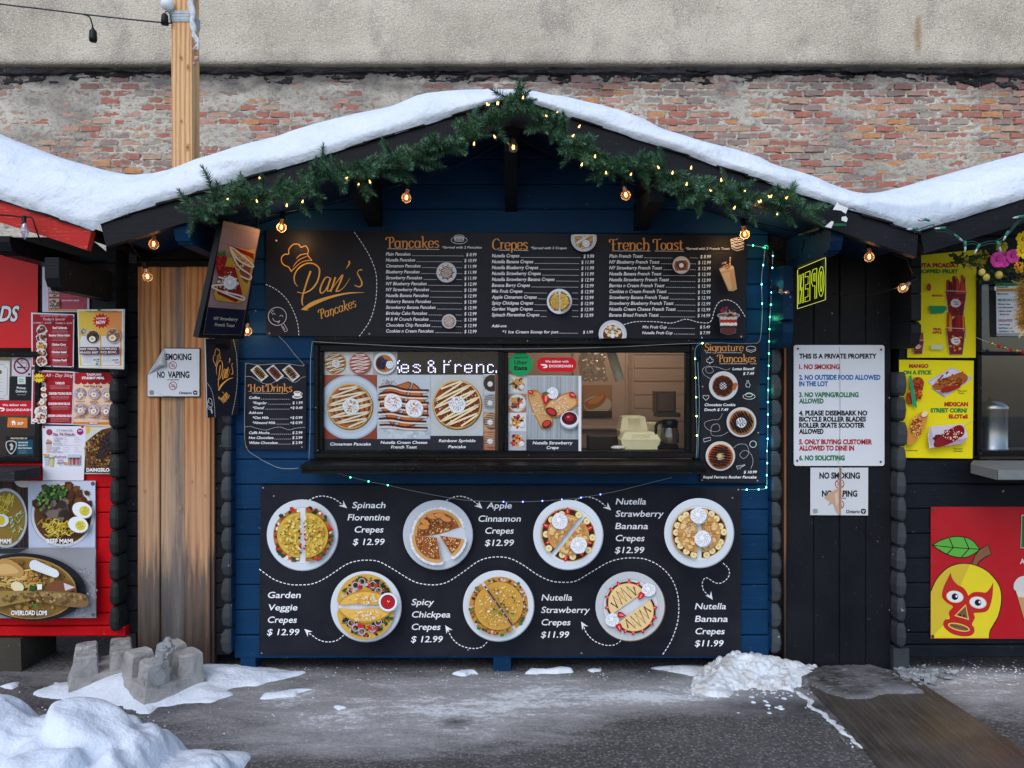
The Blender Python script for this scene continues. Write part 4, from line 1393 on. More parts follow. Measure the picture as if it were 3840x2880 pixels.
def speck_half(ik,cx,cy,r,a0,n,r0,r1,cols,m=6,asp=1,rot=None,lim=.9):
 ux,uy = math.cos(math.radians(a0)),math.sin(math.radians(a0))
 ik.scatter(cx,cy,r * lim,r * lim,n,r0,r1,cols,asp,lambda x,y: (x - cx) * ux + (y - cy) * uy > r * .07,m=m,rot=rot)
def cream_swirl(ik,cx,cy,r):
 ik.blob(cx + r * .05,cy + r * .07,r * 1.02,(168,172,180),16,.06)
 ik.blob(cx,cy,r,(236,238,242),16,.07)
 for k in range(10):
  a = k * 36 + rnd.uniform(-8,8)
  p = [(cx + r * q * math.cos(math.radians(a + q * 70)),cy + r * q * math.sin(math.radians(a + q * 70))) for q in (.2,.45,.7,.9)]
  ik.stroke(p,[r * .05,r * .10,r * .09,r * .03],(196,201,212))
 ik.blob(cx - r * .1,cy - r * .12,r * .28,(250,250,252),9,.15)
def zigzag(ik,cx,cy,rx,ry,n,ang,w,col,amp=1.0,jit=.06):
 pts = []
 c,s = math.cos(math.radians(ang)),math.sin(math.radians(ang))
 for i in range(n + 1):
  v = -1 + 2 * i / n
  u = (1 if i % 2 else -1) * math.sqrt(max(0.03,1 - v * v * .92)) * amp * (1 + rnd.uniform(-jit,jit))
  x,y = u * rx,(v + rnd.uniform(-jit,jit) * .5) * ry
  pts.append((cx + x * c - y * s,cy + x * s + y * c))
 ik.stroke(cr(pts,5),w,col)
def banana(ik,x,y,r):
 ik.ell(x,y,r,r,(206,172,104),n=12)
 ik.ell(x,y,r * .9,r * .9,(240,222,168),n=12)
 ik.ell(x,y,r * .32,r * .32,(214,184,116),n=7)
def berry(ik,x,y,r,a):
 c,s = math.cos(math.radians(a)),math.sin(math.radians(a))
 def t(u,v): return (x + r * (u * c - v * s),y + r * (u * s + v * c))
 ik.poly([t(-.9,-.62),t(-.2,-.75),t(.6,-.4),t(1.15,0),t(.6,.4),t(-.2,.75),t(-.9,.62)],(186,26,34))
 ik.poly([t(-.6,-.3),t(.1,-.36),t(.8,0),t(.1,.36),t(-.6,.3)],(224,74,70))
 ik.stroke([t(-.4,0),t(.5,0)],r * .16,(244,176,160))
def crepe_spinach(ik,cx,cy,r):
 plate(ik,cx,cy,r)
 for sgn,a in ((-1,180),(1,0)):
  x0 = cx + sgn * r * .08
  ik.poly(half(x0,cy,r * .74,a),(176,120,62))
  for i in range(46):
   th = math.radians(a - 88 + 176 * rnd.random()); q = rnd.uniform(.64,.76) * r
   ik.blob(x0 + q * math.cos(th),cy + q * math.sin(th),r * rnd.uniform(.03,.07),rnd.choice([(34,70,38),(44,88,44),(200,52,40),(214,70,50),(238,228,206),(28,58,34),(120,70,40)]),6,.3)
  ik.poly(half(x0,cy,r * .64,a),(150,104,26))
  ik.poly(half(x0 + sgn * 1,cy,r * .625,a),(214,178,72))
  speck_half(ik,x0,cy,r * .62,a,110,r * .015,r * .05,[(236,212,108),(208,160,58),(240,222,130),(196,136,46),(232,204,92)])
  speck_half(ik,x0,cy,r * .6,a,34,r * .010,r * .022,[(62,88,40),(92,110,42),(104,84,34)])
  for i in range(20):
   ik.blob(x0 + rnd.uniform(-.035,.02) * r * sgn,cy + rnd.uniform(-.5,.5) * r,r * rnd.uniform(.02,.045),rnd.choice([(204,54,44),(44,76,40),(236,224,200),(214,150,60)]),6)
def crepe_apple(ik,cx,cy,r):
 plate(ik,cx,cy,r,(192,200,210),(206,214,224))
 def wedge(a0,a1,ox,oy,rr):
  pts = [(cx + ox,cy + oy)] + [(cx + ox + rr * math.cos(math.radians(a0 + (a1 - a0) * i / 20)),cy + oy + rr * math.sin(math.radians(a0 + (a1 - a0) * i / 20))) for i in range(21)]
  return pts
 for (a0,a1,ox,oy) in ((172,342,.02,-.02),(8,58,.05,.02),(80,186,-.03,.08)):
  ox *= r; oy *= r
  for i in range(24):
   th = math.radians(a0 + (a1 - a0) * i / 23)
   ik.blob(cx + ox + r * .73 * math.cos(th),cy + oy + r * .73 * math.sin(th),r * .06,rnd.choice([(232,234,238),(214,218,226)]),7,.2)
  ik.poly(wedge(a0,a1,ox,oy,r * .71),(204,160,96))
  ik.poly(wedge(a0 + 1,a1 - 1,ox,oy,r * .62),(158,88,44))
  n = int(abs(a1 - a0) * .9)
  for i in range(n):
   th = math.radians(rnd.uniform(a0 + 4,a1 - 4)); q = math.sqrt(rnd.uniform(.02,.95)) * r * .6
   ik.blob(cx + ox + q * math.cos(th),cy + oy + q * math.sin(th),r * rnd.uniform(.012,.026),rnd.choice([(226,186,128),(212,164,104),(96,46,24),(238,208,160)]),5)
 for i,(u,v,a) in enumerate(((-.38,-.36,30),(-.16,-.52,10),(.05,-.55,0),(.22,-.45,20),(-.42,-.22,0))):
  ik.ell(cx + u * r,cy + v * r,r * .17,r * .085,(150,84,40),a,14)
  ik.ell(cx + u * r,cy + v * r - r * .01,r * .155,r * .07,(206,136,74),a,14)
def crepe_strawban(ik,cx,cy,r,berries=True,creams=((-.22,-.36),(.26,.27)),ang=-40):
 plate(ik,cx,cy,r)
 for (sg,a) in ((1,ang + 0),(-1,ang + 180)):
  ox,oy = math.cos(math.radians(a + 90 - 90)) * r * .065,math.sin(math.radians(a)) * r * .065
  x0,y0 = cx + ox,cy + oy
  ik.poly(half(x0,y0,r * .72,a),(186,138,78))
  ik.poly(half(x0,y0,r * .69,a),(64,36,26))
  for i in range(9):
   th = math.radians(a - 80 + 20 * i + rnd.uniform(-6,6)); q = r * rnd.uniform(.56,.66)
   if berries and i % 2: berry(ik,x0 + q * math.cos(th),y0 + q * math.sin(th),r * .1,math.degrees(th))
   else: banana(ik,x0 + q * math.cos(th),y0 + q * math.sin(th),r * .1)
  ik.poly(half(x0,y0,r * .55,a),(150,96,46))
  ik.poly(half(x0,y0,r * .54,a),(206,156,92))
  speck_half(ik,x0,y0,r * .52,a,80,r * .02,r * .07,[(206,150,84),(230,192,126),(192,132,70),(236,204,142)])
  ux = x0 + r * .26 * math.cos(math.radians(a + 30)); uy = y0 + r * .26 * math.sin(math.radians(a + 30))
  ik.scatter(ux,uy,r * .17,r * .17,40,r * .006,r * .016,[(240,238,236),(226,222,222)],m=4)
 for (u,v) in creams: cream_swirl(ik,cx + u * r,cy + v * r,r * .23)
def crepe_garden(ik,cx,cy,r):
 plate(ik,cx,cy,r)
 for s in (-1,1):
  yb = cy + s * r * .10
  ik.poly(half(cx - r * .02,yb + s * r * .02,r * .80,90 * s),(214,170,70))
  for i in range(110):
   th = math.radians(90 * s - 74 + 148 * rnd.random()); q = rnd.uniform(.42,.74) * r
   ik.blob(cx + q * math.cos(th),yb + q * math.sin(th),r * rnd.uniform(.025,.07),rnd.choice([(30,62,34),(40,80,42),(24,48,30),(196,48,40),(150,116,92),(206,190,170),(52,92,48)]),6,.4)
  for (u,v) in ((.18,.52),(-.3,.5),(.34,.34),(-.12,.6),(-.42,.36)):
   ik.ring(cx + u * r,yb + s * v * r,r * .09,r * .025,(206,178,210),14)
  for (u,v) in ((.1,.5),(-.2,.44),(.28,.5)):
   ik.blob(cx + u * r,yb + s * v * r,r * .06,(206,44,38),5,.15)
  lens = [(cx - r * .78,yb - s * r * .04),(cx - r * .5,yb + s * r * .24),(cx - r * .05,yb + s * r * .36),(cx + r * .4,yb + s * r * .27),(cx + r * .70,yb + s * r * .03),(cx + r * .2,yb - s * r * .05),(cx - r * .3,yb - s * r * .02)]
  lens = cr(lens,5,True)
  ik.poly(lens,(196,142,50))
  ik.poly([(cx + (x - cx) * .94,yb + (y - yb) * .86) for x,y in lens],(230,184,88))
  ik.scatter(cx,yb + s * r * .12,r * .5,r * .12,34,r * .01,r * .03,[(238,202,116),(210,156,66),(244,216,140)])
  for i in range(46):
   a = rnd.uniform(0,math.pi); x = cx + rnd.uniform(-.3,.26) * r; y = yb + s * (rnd.uniform(.0,.24)) * r; l = r * rnd.uniform(.05,.11)
   ik.stroke([(x,y),(x + l * math.cos(a),y + l * math.sin(a))],r * .022,rnd.choice([(244,238,220),(238,226,192),(232,164,60)]))
 ik.ell(cx + r * .62,cy - r * .12,r * .27,r * .27,(170,178,190),n=26)
 ik.ell(cx + r * .61,cy - r * .13,r * .26,r * .26,(232,238,244),n=26)
 ik.ell(cx + r * .61,cy - r * .13,r * .205,r * .205,(120,18,26),n=24)
 ik.ell(cx + r * .61,cy - r * .115,r * .185,r * .185,(178,28,38),n=24)
 ik.stroke([(cx + r * .6,cy - r * .18),(cx + r * .62,cy - r * .12),(cx + r * .66,cy - r * .16)],r * .02,(246,200,204))
def crepe_chickpea(ik,cx,cy,r,ang=55):
 plate(ik,cx,cy,r)
 for (sg,a) in ((1,ang - 90),(-1,ang + 90)):
  ox,oy = math.cos(math.radians(a)) * r * .035,math.sin(math.radians(a)) * r * .035
  x0,y0 = cx + ox,cy + oy
  ik.poly(half(x0,y0,r * .80,a),(200,146,70))
  for i in range(90):
   th = math.radians(a - 80 + 160 * rnd.random()); q = rnd.uniform(.64,.78) * r
   ik.blob(x0 + q * math.cos(th),y0 + q * math.sin(th),r * rnd.uniform(.025,.042),rnd.choice([(186,112,52),(158,84,38),(206,136,72),(88,44,26),(216,196,190),(60,100,54)]),8,.1)
  ik.poly(half(x0,y0,r * .66,a),(138,94,30))
  ik.poly(half(x0,y0,r * .65,a),(206,158,70))
  speck_half(ik,x0,y0,r * .62,a,130,r * .008,r * .03,[(204,150,62),(234,200,116),(186,128,50),(242,214,136)])
  speck_half(ik,x0,y0,r * .5,a,16,r * .018,r * .04,[(60,108,56),(86,134,66),(238,226,206),(196,164,196),(40,80,46)])
 c,s = math.cos(math.radians(ang)),math.sin(math.radians(ang))
 ik.stroke([(cx - r * .68 * c,cy - r * .68 * s),(cx + r * .68 * c,cy + r * .68 * s)],r * .05,(90,58,34))
 for i in range(14):
  q = rnd.uniform(-.62,.62)
  ik.blob(cx + q * r * c,cy + q * r * s,r * rnd.uniform(.015,.03),rnd.choice([(228,216,196),(60,96,50),(150,60,36)]),5)
 for (u,v) in ((-.62,-.5),(-.8,.1),(-.55,.62),(.62,.5),(.1,.82),(.55,-.62)):
  ik.blob(cx + u * r,cy + v * r,r * .055,(62,120,60),7,.3)
def crepe_drizzle(ik,cx,cy,r,ang=35):
 plate(ik,cx,cy,r,(196,200,204),(214,218,222),(118,92,66))
 ik.scatter(cx,cy,r * .95,r * .95,60,r * .006,r * .012,[(160,164,170),(150,150,150)],ring=(.78,1.0),m=4)
 for (a,u,v) in ((ang + 180 + 20,-.07,-.10),(ang + 20,.10,.14)):
  x0,y0 = cx + u * r,cy + v * r
  ik.poly(half(x0,y0,r * .62,a),(70,34,26))
  for i in range(6):
   th = math.radians(a - 66 + 26 * i + rnd.uniform(-8,8)); berry(ik,x0 + r * .58 * math.cos(th),y0 + r * .58 * math.sin(th),r * .1,math.degrees(th))
  ik.poly(half(x0,y0,r * .57,a),(196,150,84))
  ik.poly(half(x0,y0,r * .555,a),(236,206,146))
  speck_half(ik,x0,y0,r * .45,a,20,r * .02,r * .05,[(240,216,164),(226,190,126)])
  px = []
  d = (math.cos(math.radians(a)),math.sin(math.radians(a))); e = (-d[1],d[0])
  n = 11
  for i in range(n):
   q = -.8 + 1.6 * i / (n - 1); wd = math.sqrt(max(0,1 - q * q)) * .48
   h = .05 if i % 2 else wd
   px.append((x0 + r * (q * .5 * e[0] + h * d[0]),y0 + r * (q * .5 * e[1] + h * d[1])))
  ik.stroke(px,r * .042,(112,20,28))
 for (u,v) in ((.52,-.48),(-.52,.38)): cream_swirl(ik,cx + u * r,cy + v * r,r * .19)
 for (u,v,a) in ((.3,-.3,120),(-.26,.24,10),(-.32,.6,70)): berry(ik,cx + u * r,cy + v * r,r * .12,a)
def pancake(ik,cx,cy,r,base=(150,82,40),edge=(206,150,84),driz=(238,224,196),n=9,ang=-18,w=.07,topping='cream',spiral=False,dots=None):
 ik.ell(cx + r * .02,cy + r * .03,r * 1.03,r * 1.03,tuple(int(v * .55) for v in edge),n=32)
 ik.ell(cx,cy,r,r,edge,n=34)
 ik.ell(cx,cy,r * .94,r * .94,base,n=32)
 ik.scatter(cx,cy,r * .85,r * .85,40,r * .03,r * .09,[tuple(int(min(255,v * f)) for v in base) for f in (.8,.92,1.12,1.25)])
 if spiral:
  p = []
  for i in range(120):
   th = i * .22; q = r * (.06 + .84 * i / 120)
   p.append((cx + q * math.cos(th),cy + q * math.sin(th)))
  ik.stroke(p,r * .06,(82,38,20))
 if dots: ik.scatter(cx,cy,r * .85,r * .85,dots[0],r * .012,r * .03,dots[1],m=5)
 if driz: zigzag(ik,cx,cy,r * 1.0,r * .86,n,ang,r * w,driz)
 if topping == 'cream':
  cream_swirl(ik,cx,cy,r * .34)
 elif topping == 'cinn':
  cream_swirl(ik,cx + r * .05,cy,r * .36)
  ik.scatter(cx + r * .05,cy,r * .26,r * .26,30,r * .015,r * .04,[(178,112,66),(206,148,104)])
def chef_logo(ik,T,col=GOLD,wk=1.0):
 """hand-lettered logo; T maps reading px of the big menu to the target frame"""
 def S(pts,w,sm=True):
  q = cr(pts,6) if sm and len(pts) > 2 else pts
  q = [T(*p) for p in q]
  n = len(q)
  if isinstance(w,(tuple,list)):
   ws = [lerp(w[int(i / n * (len(w) - 1))],w[min(int(i / n * (len(w) - 1)) + 1,len(w) - 1)],(i / n * (len(w) - 1)) % 1) for i in range(n)]
   ws = [v * wk for v in ws]
  else: ws = w * wk
  ik.stroke(q,ws,col)
 S([(425,438),(404,402),(372,388),(348,362),(345,322),(372,295),(402,293),(406,255),(440,215),(486,212),(506,236),(545,226),(566,260),(562,292)],[9,8,8,9,8])
 S([(556,288),(570,315),(597,346)],8)
 S([(422,440),(450,412),(500,368),(550,348),(597,346)],[9,5,8])
 S([(466,332),(500,302),(560,288)],[3,9,6])
 S([(440,400),(485,345),(560,310)],[3,7,3])
 S([(480,562),(456,532),(450,480),(478,420),(540,376),(604,372),(650,402),(660,445),(642,520),(600,580),(552,610),(520,618),(476,608)],[3,9,12,10,12,13,9,4])
 S([(586,435),(556,520),(528,610),(514,680),(522,722)],[16,13,12,12,5])
 S([(748,492),(712,488),(680,540),(664,592),(676,618),(704,598),(738,535),(754,492)],[7,10,14,8,8,10])
 S([(750,500),(732,555),(724,595),(742,598),(768,565)],[14,13,8,4])
 S([(792,484),(772,545),(752,606)],[14,13,12])
 S([(758,592),(800,530),(850,466),(838,510),(796,604)],[4,6,12,13,11])
 S([(796,604),(830,595),(872,556),(912,492)],[10,6,4,3])
 S([(905,350),(906,376),(880,414)],[16,11,2])
 S([(1014,424),(986,428),(974,452),(992,486),(1010,525),(1006,556),(980,564),(950,550)],[11,6,9,12,10,4])
 up = cr([(505,754),(600,688),(750,640),(900,612),(1032,611)],8); lo = cr([(1032,613),(900,624),(765,656),(640,706),(560,750),(580,758)],8)
 ik.poly([T(*p) for p in up + lo + [(540,760)]],col)
def pan_face(ik,T,col=(206,206,212),w=5):
 c = T(310,810); e = T(385,810); r = math.hypot(e[0] - c[0],e[1] - c[1])
 f = T(310,885); ry = math.hypot(f[0] - c[0],f[1] - c[1])
 ik.ring(c[0],c[1],r,w,col,32,ry)
 for pts in ([(268,796),(280,784),(295,798)],[(328,812),(342,800),(356,814)],[(270,825),(290,850),(320,852),(332,842)],[(312,852),(318,866),(330,848)],
    [(340,880),(368,932),(384,934),(392,920),(364,870)],[(352,888),(374,922)],[(258,784),(270,766),(282,762)]):
  ik.stroke([T(*p) for p in (cr(pts,4) if len(pts) > 2 else pts)],w * .85,col)
I_ = lambda x,y: (x,y)
# ------------------------------------------------ big menu over the window
M1 = (900,820,2.212); M2 = (1800,820,2.1269)
def big_menu():
 t,ik = sheet('menu_board','wide black menu board with gold headings and price lists above the window','menu board',
      [(998,863),(2802,884),(2796,1271),(998,1259)],(0,0,1),-.026,.006,(27,27,36),SATIN)
 ik.fr(*M1)
 ik.part = 'logo'
 chef_logo(ik,I_)
 ik.nib('Pancakes',655,835,72,GOLD,985,.085,-19,.25,.35)
 ik.part = 'doodles'
 pan_face(ik,I_)
 ik.dash(cr([(948,112),(1010,200),(1075,310),(1122,430),(1134,545),(1122,700),(1075,850),(990,975)],10),5,20,11,W)
 ik.dash(cr([(214,545),(300,588),(380,660),(440,760),(478,870),(488,968)],10),5,18,11,W)
 ik.ring(1818,178,66,3,W,30,30)
 for dy in (-30,-14,0,14): ik.stroke([(1818 + 40 * math.cos(q),168 + dy * .7 + 12 * math.sin(q)) for q in [i * math.pi / 8 for i in range(17)]],3,W)
 ik.part = 'heading'
 ik.nib('Pancakes',1212,240,84,GOLD2,1655,.115)
 ik.part = 'heading_rule'
 ik.dash([(1225,249),(1652,256)],5,5,4,W)
 hs = 1.04
 def col(frame,x0,xr,y0,st,rows,skip=(),pos=None,drift=0):
  ik.fr(*frame)
  for i,(a,p) in enumerate(rows):
   y = y0 + st * i
   ik.part = 'price_row#%s' % a
   dx = drift * i
   e = ik.text(a,x0 - dx * .3,y,28,W,None,hs * .89,'L',.20,.010)
   wp = 8 if len(p) else 0
   n0 = ik.text(p,xr - dx,y + 5,28,W,None,hs * .84,'R',.12,.010)
   wd = len(p) * 14.8
   segs = [(e + 14,xr - dx - wd - 14)]
   for (sx0,sx1,r0,r1) in skip:
    if r0 <= i <= r1:
     segs = [s for q in segs for s in ((q[0],min(q[1],sx0)),(max(q[0],sx1),q[1])) if s[1] - s[0] > 6]
   for s0,s1 in segs: ik.dash([(s0,y + 1),(s1,y + 3)],3.4,12,5,(214,214,220))
 r1 = [('Plain Pancakes','$ 8.99'),('Nutella Pancakes','$ 10.99'),('Cinnamon Pancakes','$ 11.99'),('Blueberry Pancakes','$ 11.99'),('Strawberry Pancakes','$ 11.99'),('NY Blueberry Pancakes','$ 12.99'),
    ('NY Strawberry Pancakes','$ 12.99'),('Nutella Banana Pancakes','$ 12.99'),('Bluberry Banana Pancakes','$ 12.99'),('Strawberry Banana Pancakes','$ 12.99'),('Birthday Cake Pancakes','$ 12.99'),
    ('M & M Crunch Pancakes','$ 12.99'),('Chocolate Chip Pancakes','$ 12.99'),('Cookies n Cream Pancakes','$ 12.99')]
 col(M1,1210,1960,306,49.1,r1,((1632,1795,2,4),(1676,1790,10,12)))
 ik.part = 'lettering'
 ik.text('*Served with 2 Pancakes',1675,247,20,W,2004,None,'L',.2,.008)
 r2 = [('Nutella Crepes','$ 9.99'),('Nutella Banana Crepes','$ 11.99'),('Nutella Blueberry Crepes','$ 11.99'),('Nutella Strawberry Crepes','$ 11.99'),('Nutella Strawberry Banana Crepes','$ 12.99'),('Banana Berry Crepes','$ 12.99'),
    ('Mix Fruit Crepes','$ 12.99'),('Apple Cinnamon Crepes','$ 12.99'),('Spicy Chickpea Crepes','$ 12.99'),('Garden Veggie Crepes','$ 12.99'),('Spinach Florentine Crepes','$ 12.99')]
 col(M2,95,908,308,47.1,r2,((534,736,6,10),),None,.6)
 ik.part = 'lettering'
 ik.text('Add-ons',92,866,24,W,None,hs,'L',.2,.012)
 ik.text('*1 Ice Cream Scoop for just',176,914,24,W,624,None,'L',.2,.012); ik.text('$ 1.99',900,916,24,W,None,hs * .93,'R',.12,.012)
 ik.dash([(632,913),(784,914)],3.4,12,5,(214,214,220))
 ik.text('*Served with 2 Crepes',405,243,20,W,690,None,'L',.2,.008)
 r3 = [('Plain French Toast','$ 8.99'),('NY Blueberry French Toast','$ 12.99'),('NY Strawberry French Toast','$ 12.99'),('Nutella Banana French Toast','$ 12.99'),('Nutella Strawberry French Toast','$ 12.99'),('Berries n Cream French Toast','$ 12.99'),
    ('Cookies n Cream French Toast','$ 12.99'),('Strawberry Banana French Toast','$ 12.99'),('Strawberry Blueberry French Toast','$ 12.99'),('Nutella Cream Cheese French Toast','$ 12.99'),('Banana Bread French Toast','$ 14.99')]
 col(M2,1031,1840,311,47.0,r3,((1534,1676,0,2),),None,.6)
 ik.part = 'lettering'
 ik.text('*Served with 2 French Toast',1638,248,20,W,1990,None,'L',.2,.008)
 for i,(a,p,x) in enumerate((('Mix Fruit Cup','$ 5.49',1295),('Nutella Fruit Cup','$ 7.99',1293))):
  e = ik.text(a,x,875 + 46 * i,24,W,None,hs,'L',.2,.012); ik.text(p,1833,875 + 46 * i,24,W,None,hs * .93,'R',.12,.012)
  ik.dash([(e + 12,874 + 46 * i),(1712,875 + 46 * i)],3.4,12,5,(214,214,220))
 ik.dash([(150,252),(240,252)],5,5,4,W); ik.dash([(272,253),(384,254)],5,5,4,W)
 ik.dash([(1055,257),(1362,258)],5,5,4,W); ik.dash([(1396,258),(1625,260)],5,5,4,W)
 ik.part = 'heading'
 ik.part = 'heading#2'
 ik.nib('Crepes',100,244,82,GOLD2,384,.115)
 ik.part = 'heading#3'
 ik.nib('French',1035,247,82,GOLD2,1355,.115); ik.nib('Toast',1382,247,82,GOLD2,1622,.115)
 ik.part = 'picture'
 ik.fr(*M1)
 ik.part = 'dish_picture#1'
 plate(ik,1713,446,84,(198,198,200),(210,210,212)); pancake(ik,1713,446,52,(70,42,36),(110,74,60),(226,204,190),13,20,.07,None)
 for k in range(9):
  ik.blob(1713 + 60 * math.cos(k * .7),446 + 60 * math.sin(k * .7),6,(34,34,60),7,.1)
 ik.part = 'dish_picture#2'
 plate(ik,1734,852,60,(192,192,196),(204,204,206)); pancake(ik,1734,852,44,(120,66,48),(160,110,80),(228,210,196),13,-40,.08,None)
 ik.fr(*M2)
 def crop_plate(cx,cy,r,a0,a1,c): ik.ell(cx,cy,r,r,c,0,34,a0,a1)
 ik.part = 'dish_picture#3'
 crop_plate(828,160,103,-18,198,(196,202,208)); crop_plate(828,160,84,-24,204,(214,218,222))
 ik.poly([(752,140),(900,134),(902,190),(870,232),(820,244),(780,225),(756,190)],(196,150,92))
 ik.scatter(828,190,66,46,60,4,10,[(200,40,40),(238,214,150),(92,56,38),(222,176,108)])
 ik.stroke([(772,196),(868,134)],16,(222,224,228)); cream_swirl(ik,846,198,30)
 ik.part = 'dish_picture#4'
 crepe_spinach(ik,634,660,101)
 ik.part = 'dish_picture#5'
 plate(ik,1606,370,70,(200,186,176),(212,198,186))
 ik.poly([(1556,340),(1640,330),(1660,352),(1656,412),(1560,416),(1548,380)],(150,84,44)); zigzag(ik,1604,372,46,36,11,60,5,(60,34,26)); cream_swirl(ik,1606,372,18)
 ik.part = 'dish_picture#6'
 crop_plate(1058,922,112,164,376,(196,200,206)); crop_plate(1058,922,88,158,382,(214,218,222))
 ik.ell(1058,925,78,78,(92,52,34),0,26,157,383)
 for (u,v) in ((-50,-20),(-20,-52),(24,-48),(56,-14),(0,-14),(-30,10),(34,12)): banana(ik,1058 + u,918 + v,14)
 zigzag(ik,1058,892,70,46,9,20,4,(232,210,180)); cream_swirl(ik,1058,934,18)
 ik.part = 'milkshake_picture'
 ik.poly([(1913,415),(1990,384),(2024,384),(2050,562),(2018,578),(1982,576)],(196,152,104)); ik.poly([(1926,440),(1990,424),(2010,560),(1990,568)],(214,176,130)); ik.poly([(1908,402),(1950,372),(2018,376),(2024,398),(1920,424)],(222,190,152))
 ik.scatter(1962,375,40,28,40,3,8,[(120,74,40),(206,170,120),(150,96,56)])
 ik.dash([(1997,306),(1992,372)],9,8,4,(226,190,160))
 ik.part = 'parfait_picture'
 ik.poly([(1894,760),(2070,760),(2052,800),(2040,912),(1980,928),(1920,910),(1908,800)],(112,104,110))
 for k,c in enumerate(((226,210,186),(176,30,40),(232,222,202),(40,34,52))):
  for j in range(5): ik.blob(1928 + 27 * j,794 + 24 * k,15,c,8,.15)
 ik.poly([(1920,872),(2040,872),(2036,908),(1980,924),(1926,908)],(92,44,40))
 ik.scatter(1982,742,74,34,46,7,14,[(40,28,36),(170,32,44),(64,52,70),(212,160,110),(30,24,40)])
 ik.ring(1982,772,88,4,(200,200,206),30,20)
 ik.part = 'doodles'
 ik.dash(cr([(1146,846),(1240,822),(1400,822),(1530,832),(1640,802),(1740,826),(1820,830),(1850,800),(1874,720),(1910,664),(1974,648),(2044,680),(2090,740),(2116,785)],10),5,18,9,W)
 for dx,dy in ((0,0),(4,26),(6,50)):
  ik.stroke([(1998 + dx,168 + dy),(2040 + dx,190 + dy),(2106,172 + dy),(2062,150 + dy),(1998 + dx,168 + dy),(2000 + dx,184 + dy),(2042 + dx,206 + dy),(2106,190 + dy)],3,(170,166,170))
 for k in range(3): ik.stroke([(2012 + 24 * k,176 - 5 * k),(2054 + 18 * k,160 + k * 4)],3,(170,166,170))
 ik.part = 'screw'
 for (x,y) in ((1036,902),(1010,1250),(1385,1252),(2632,1266),(2780,1262),(2250,1268)): ik.fr(0,0,1); ik.ell(x,y,3.5,3.5,(150,150,150),n=10)
 ik.done(t,SATIN)
big_menu()
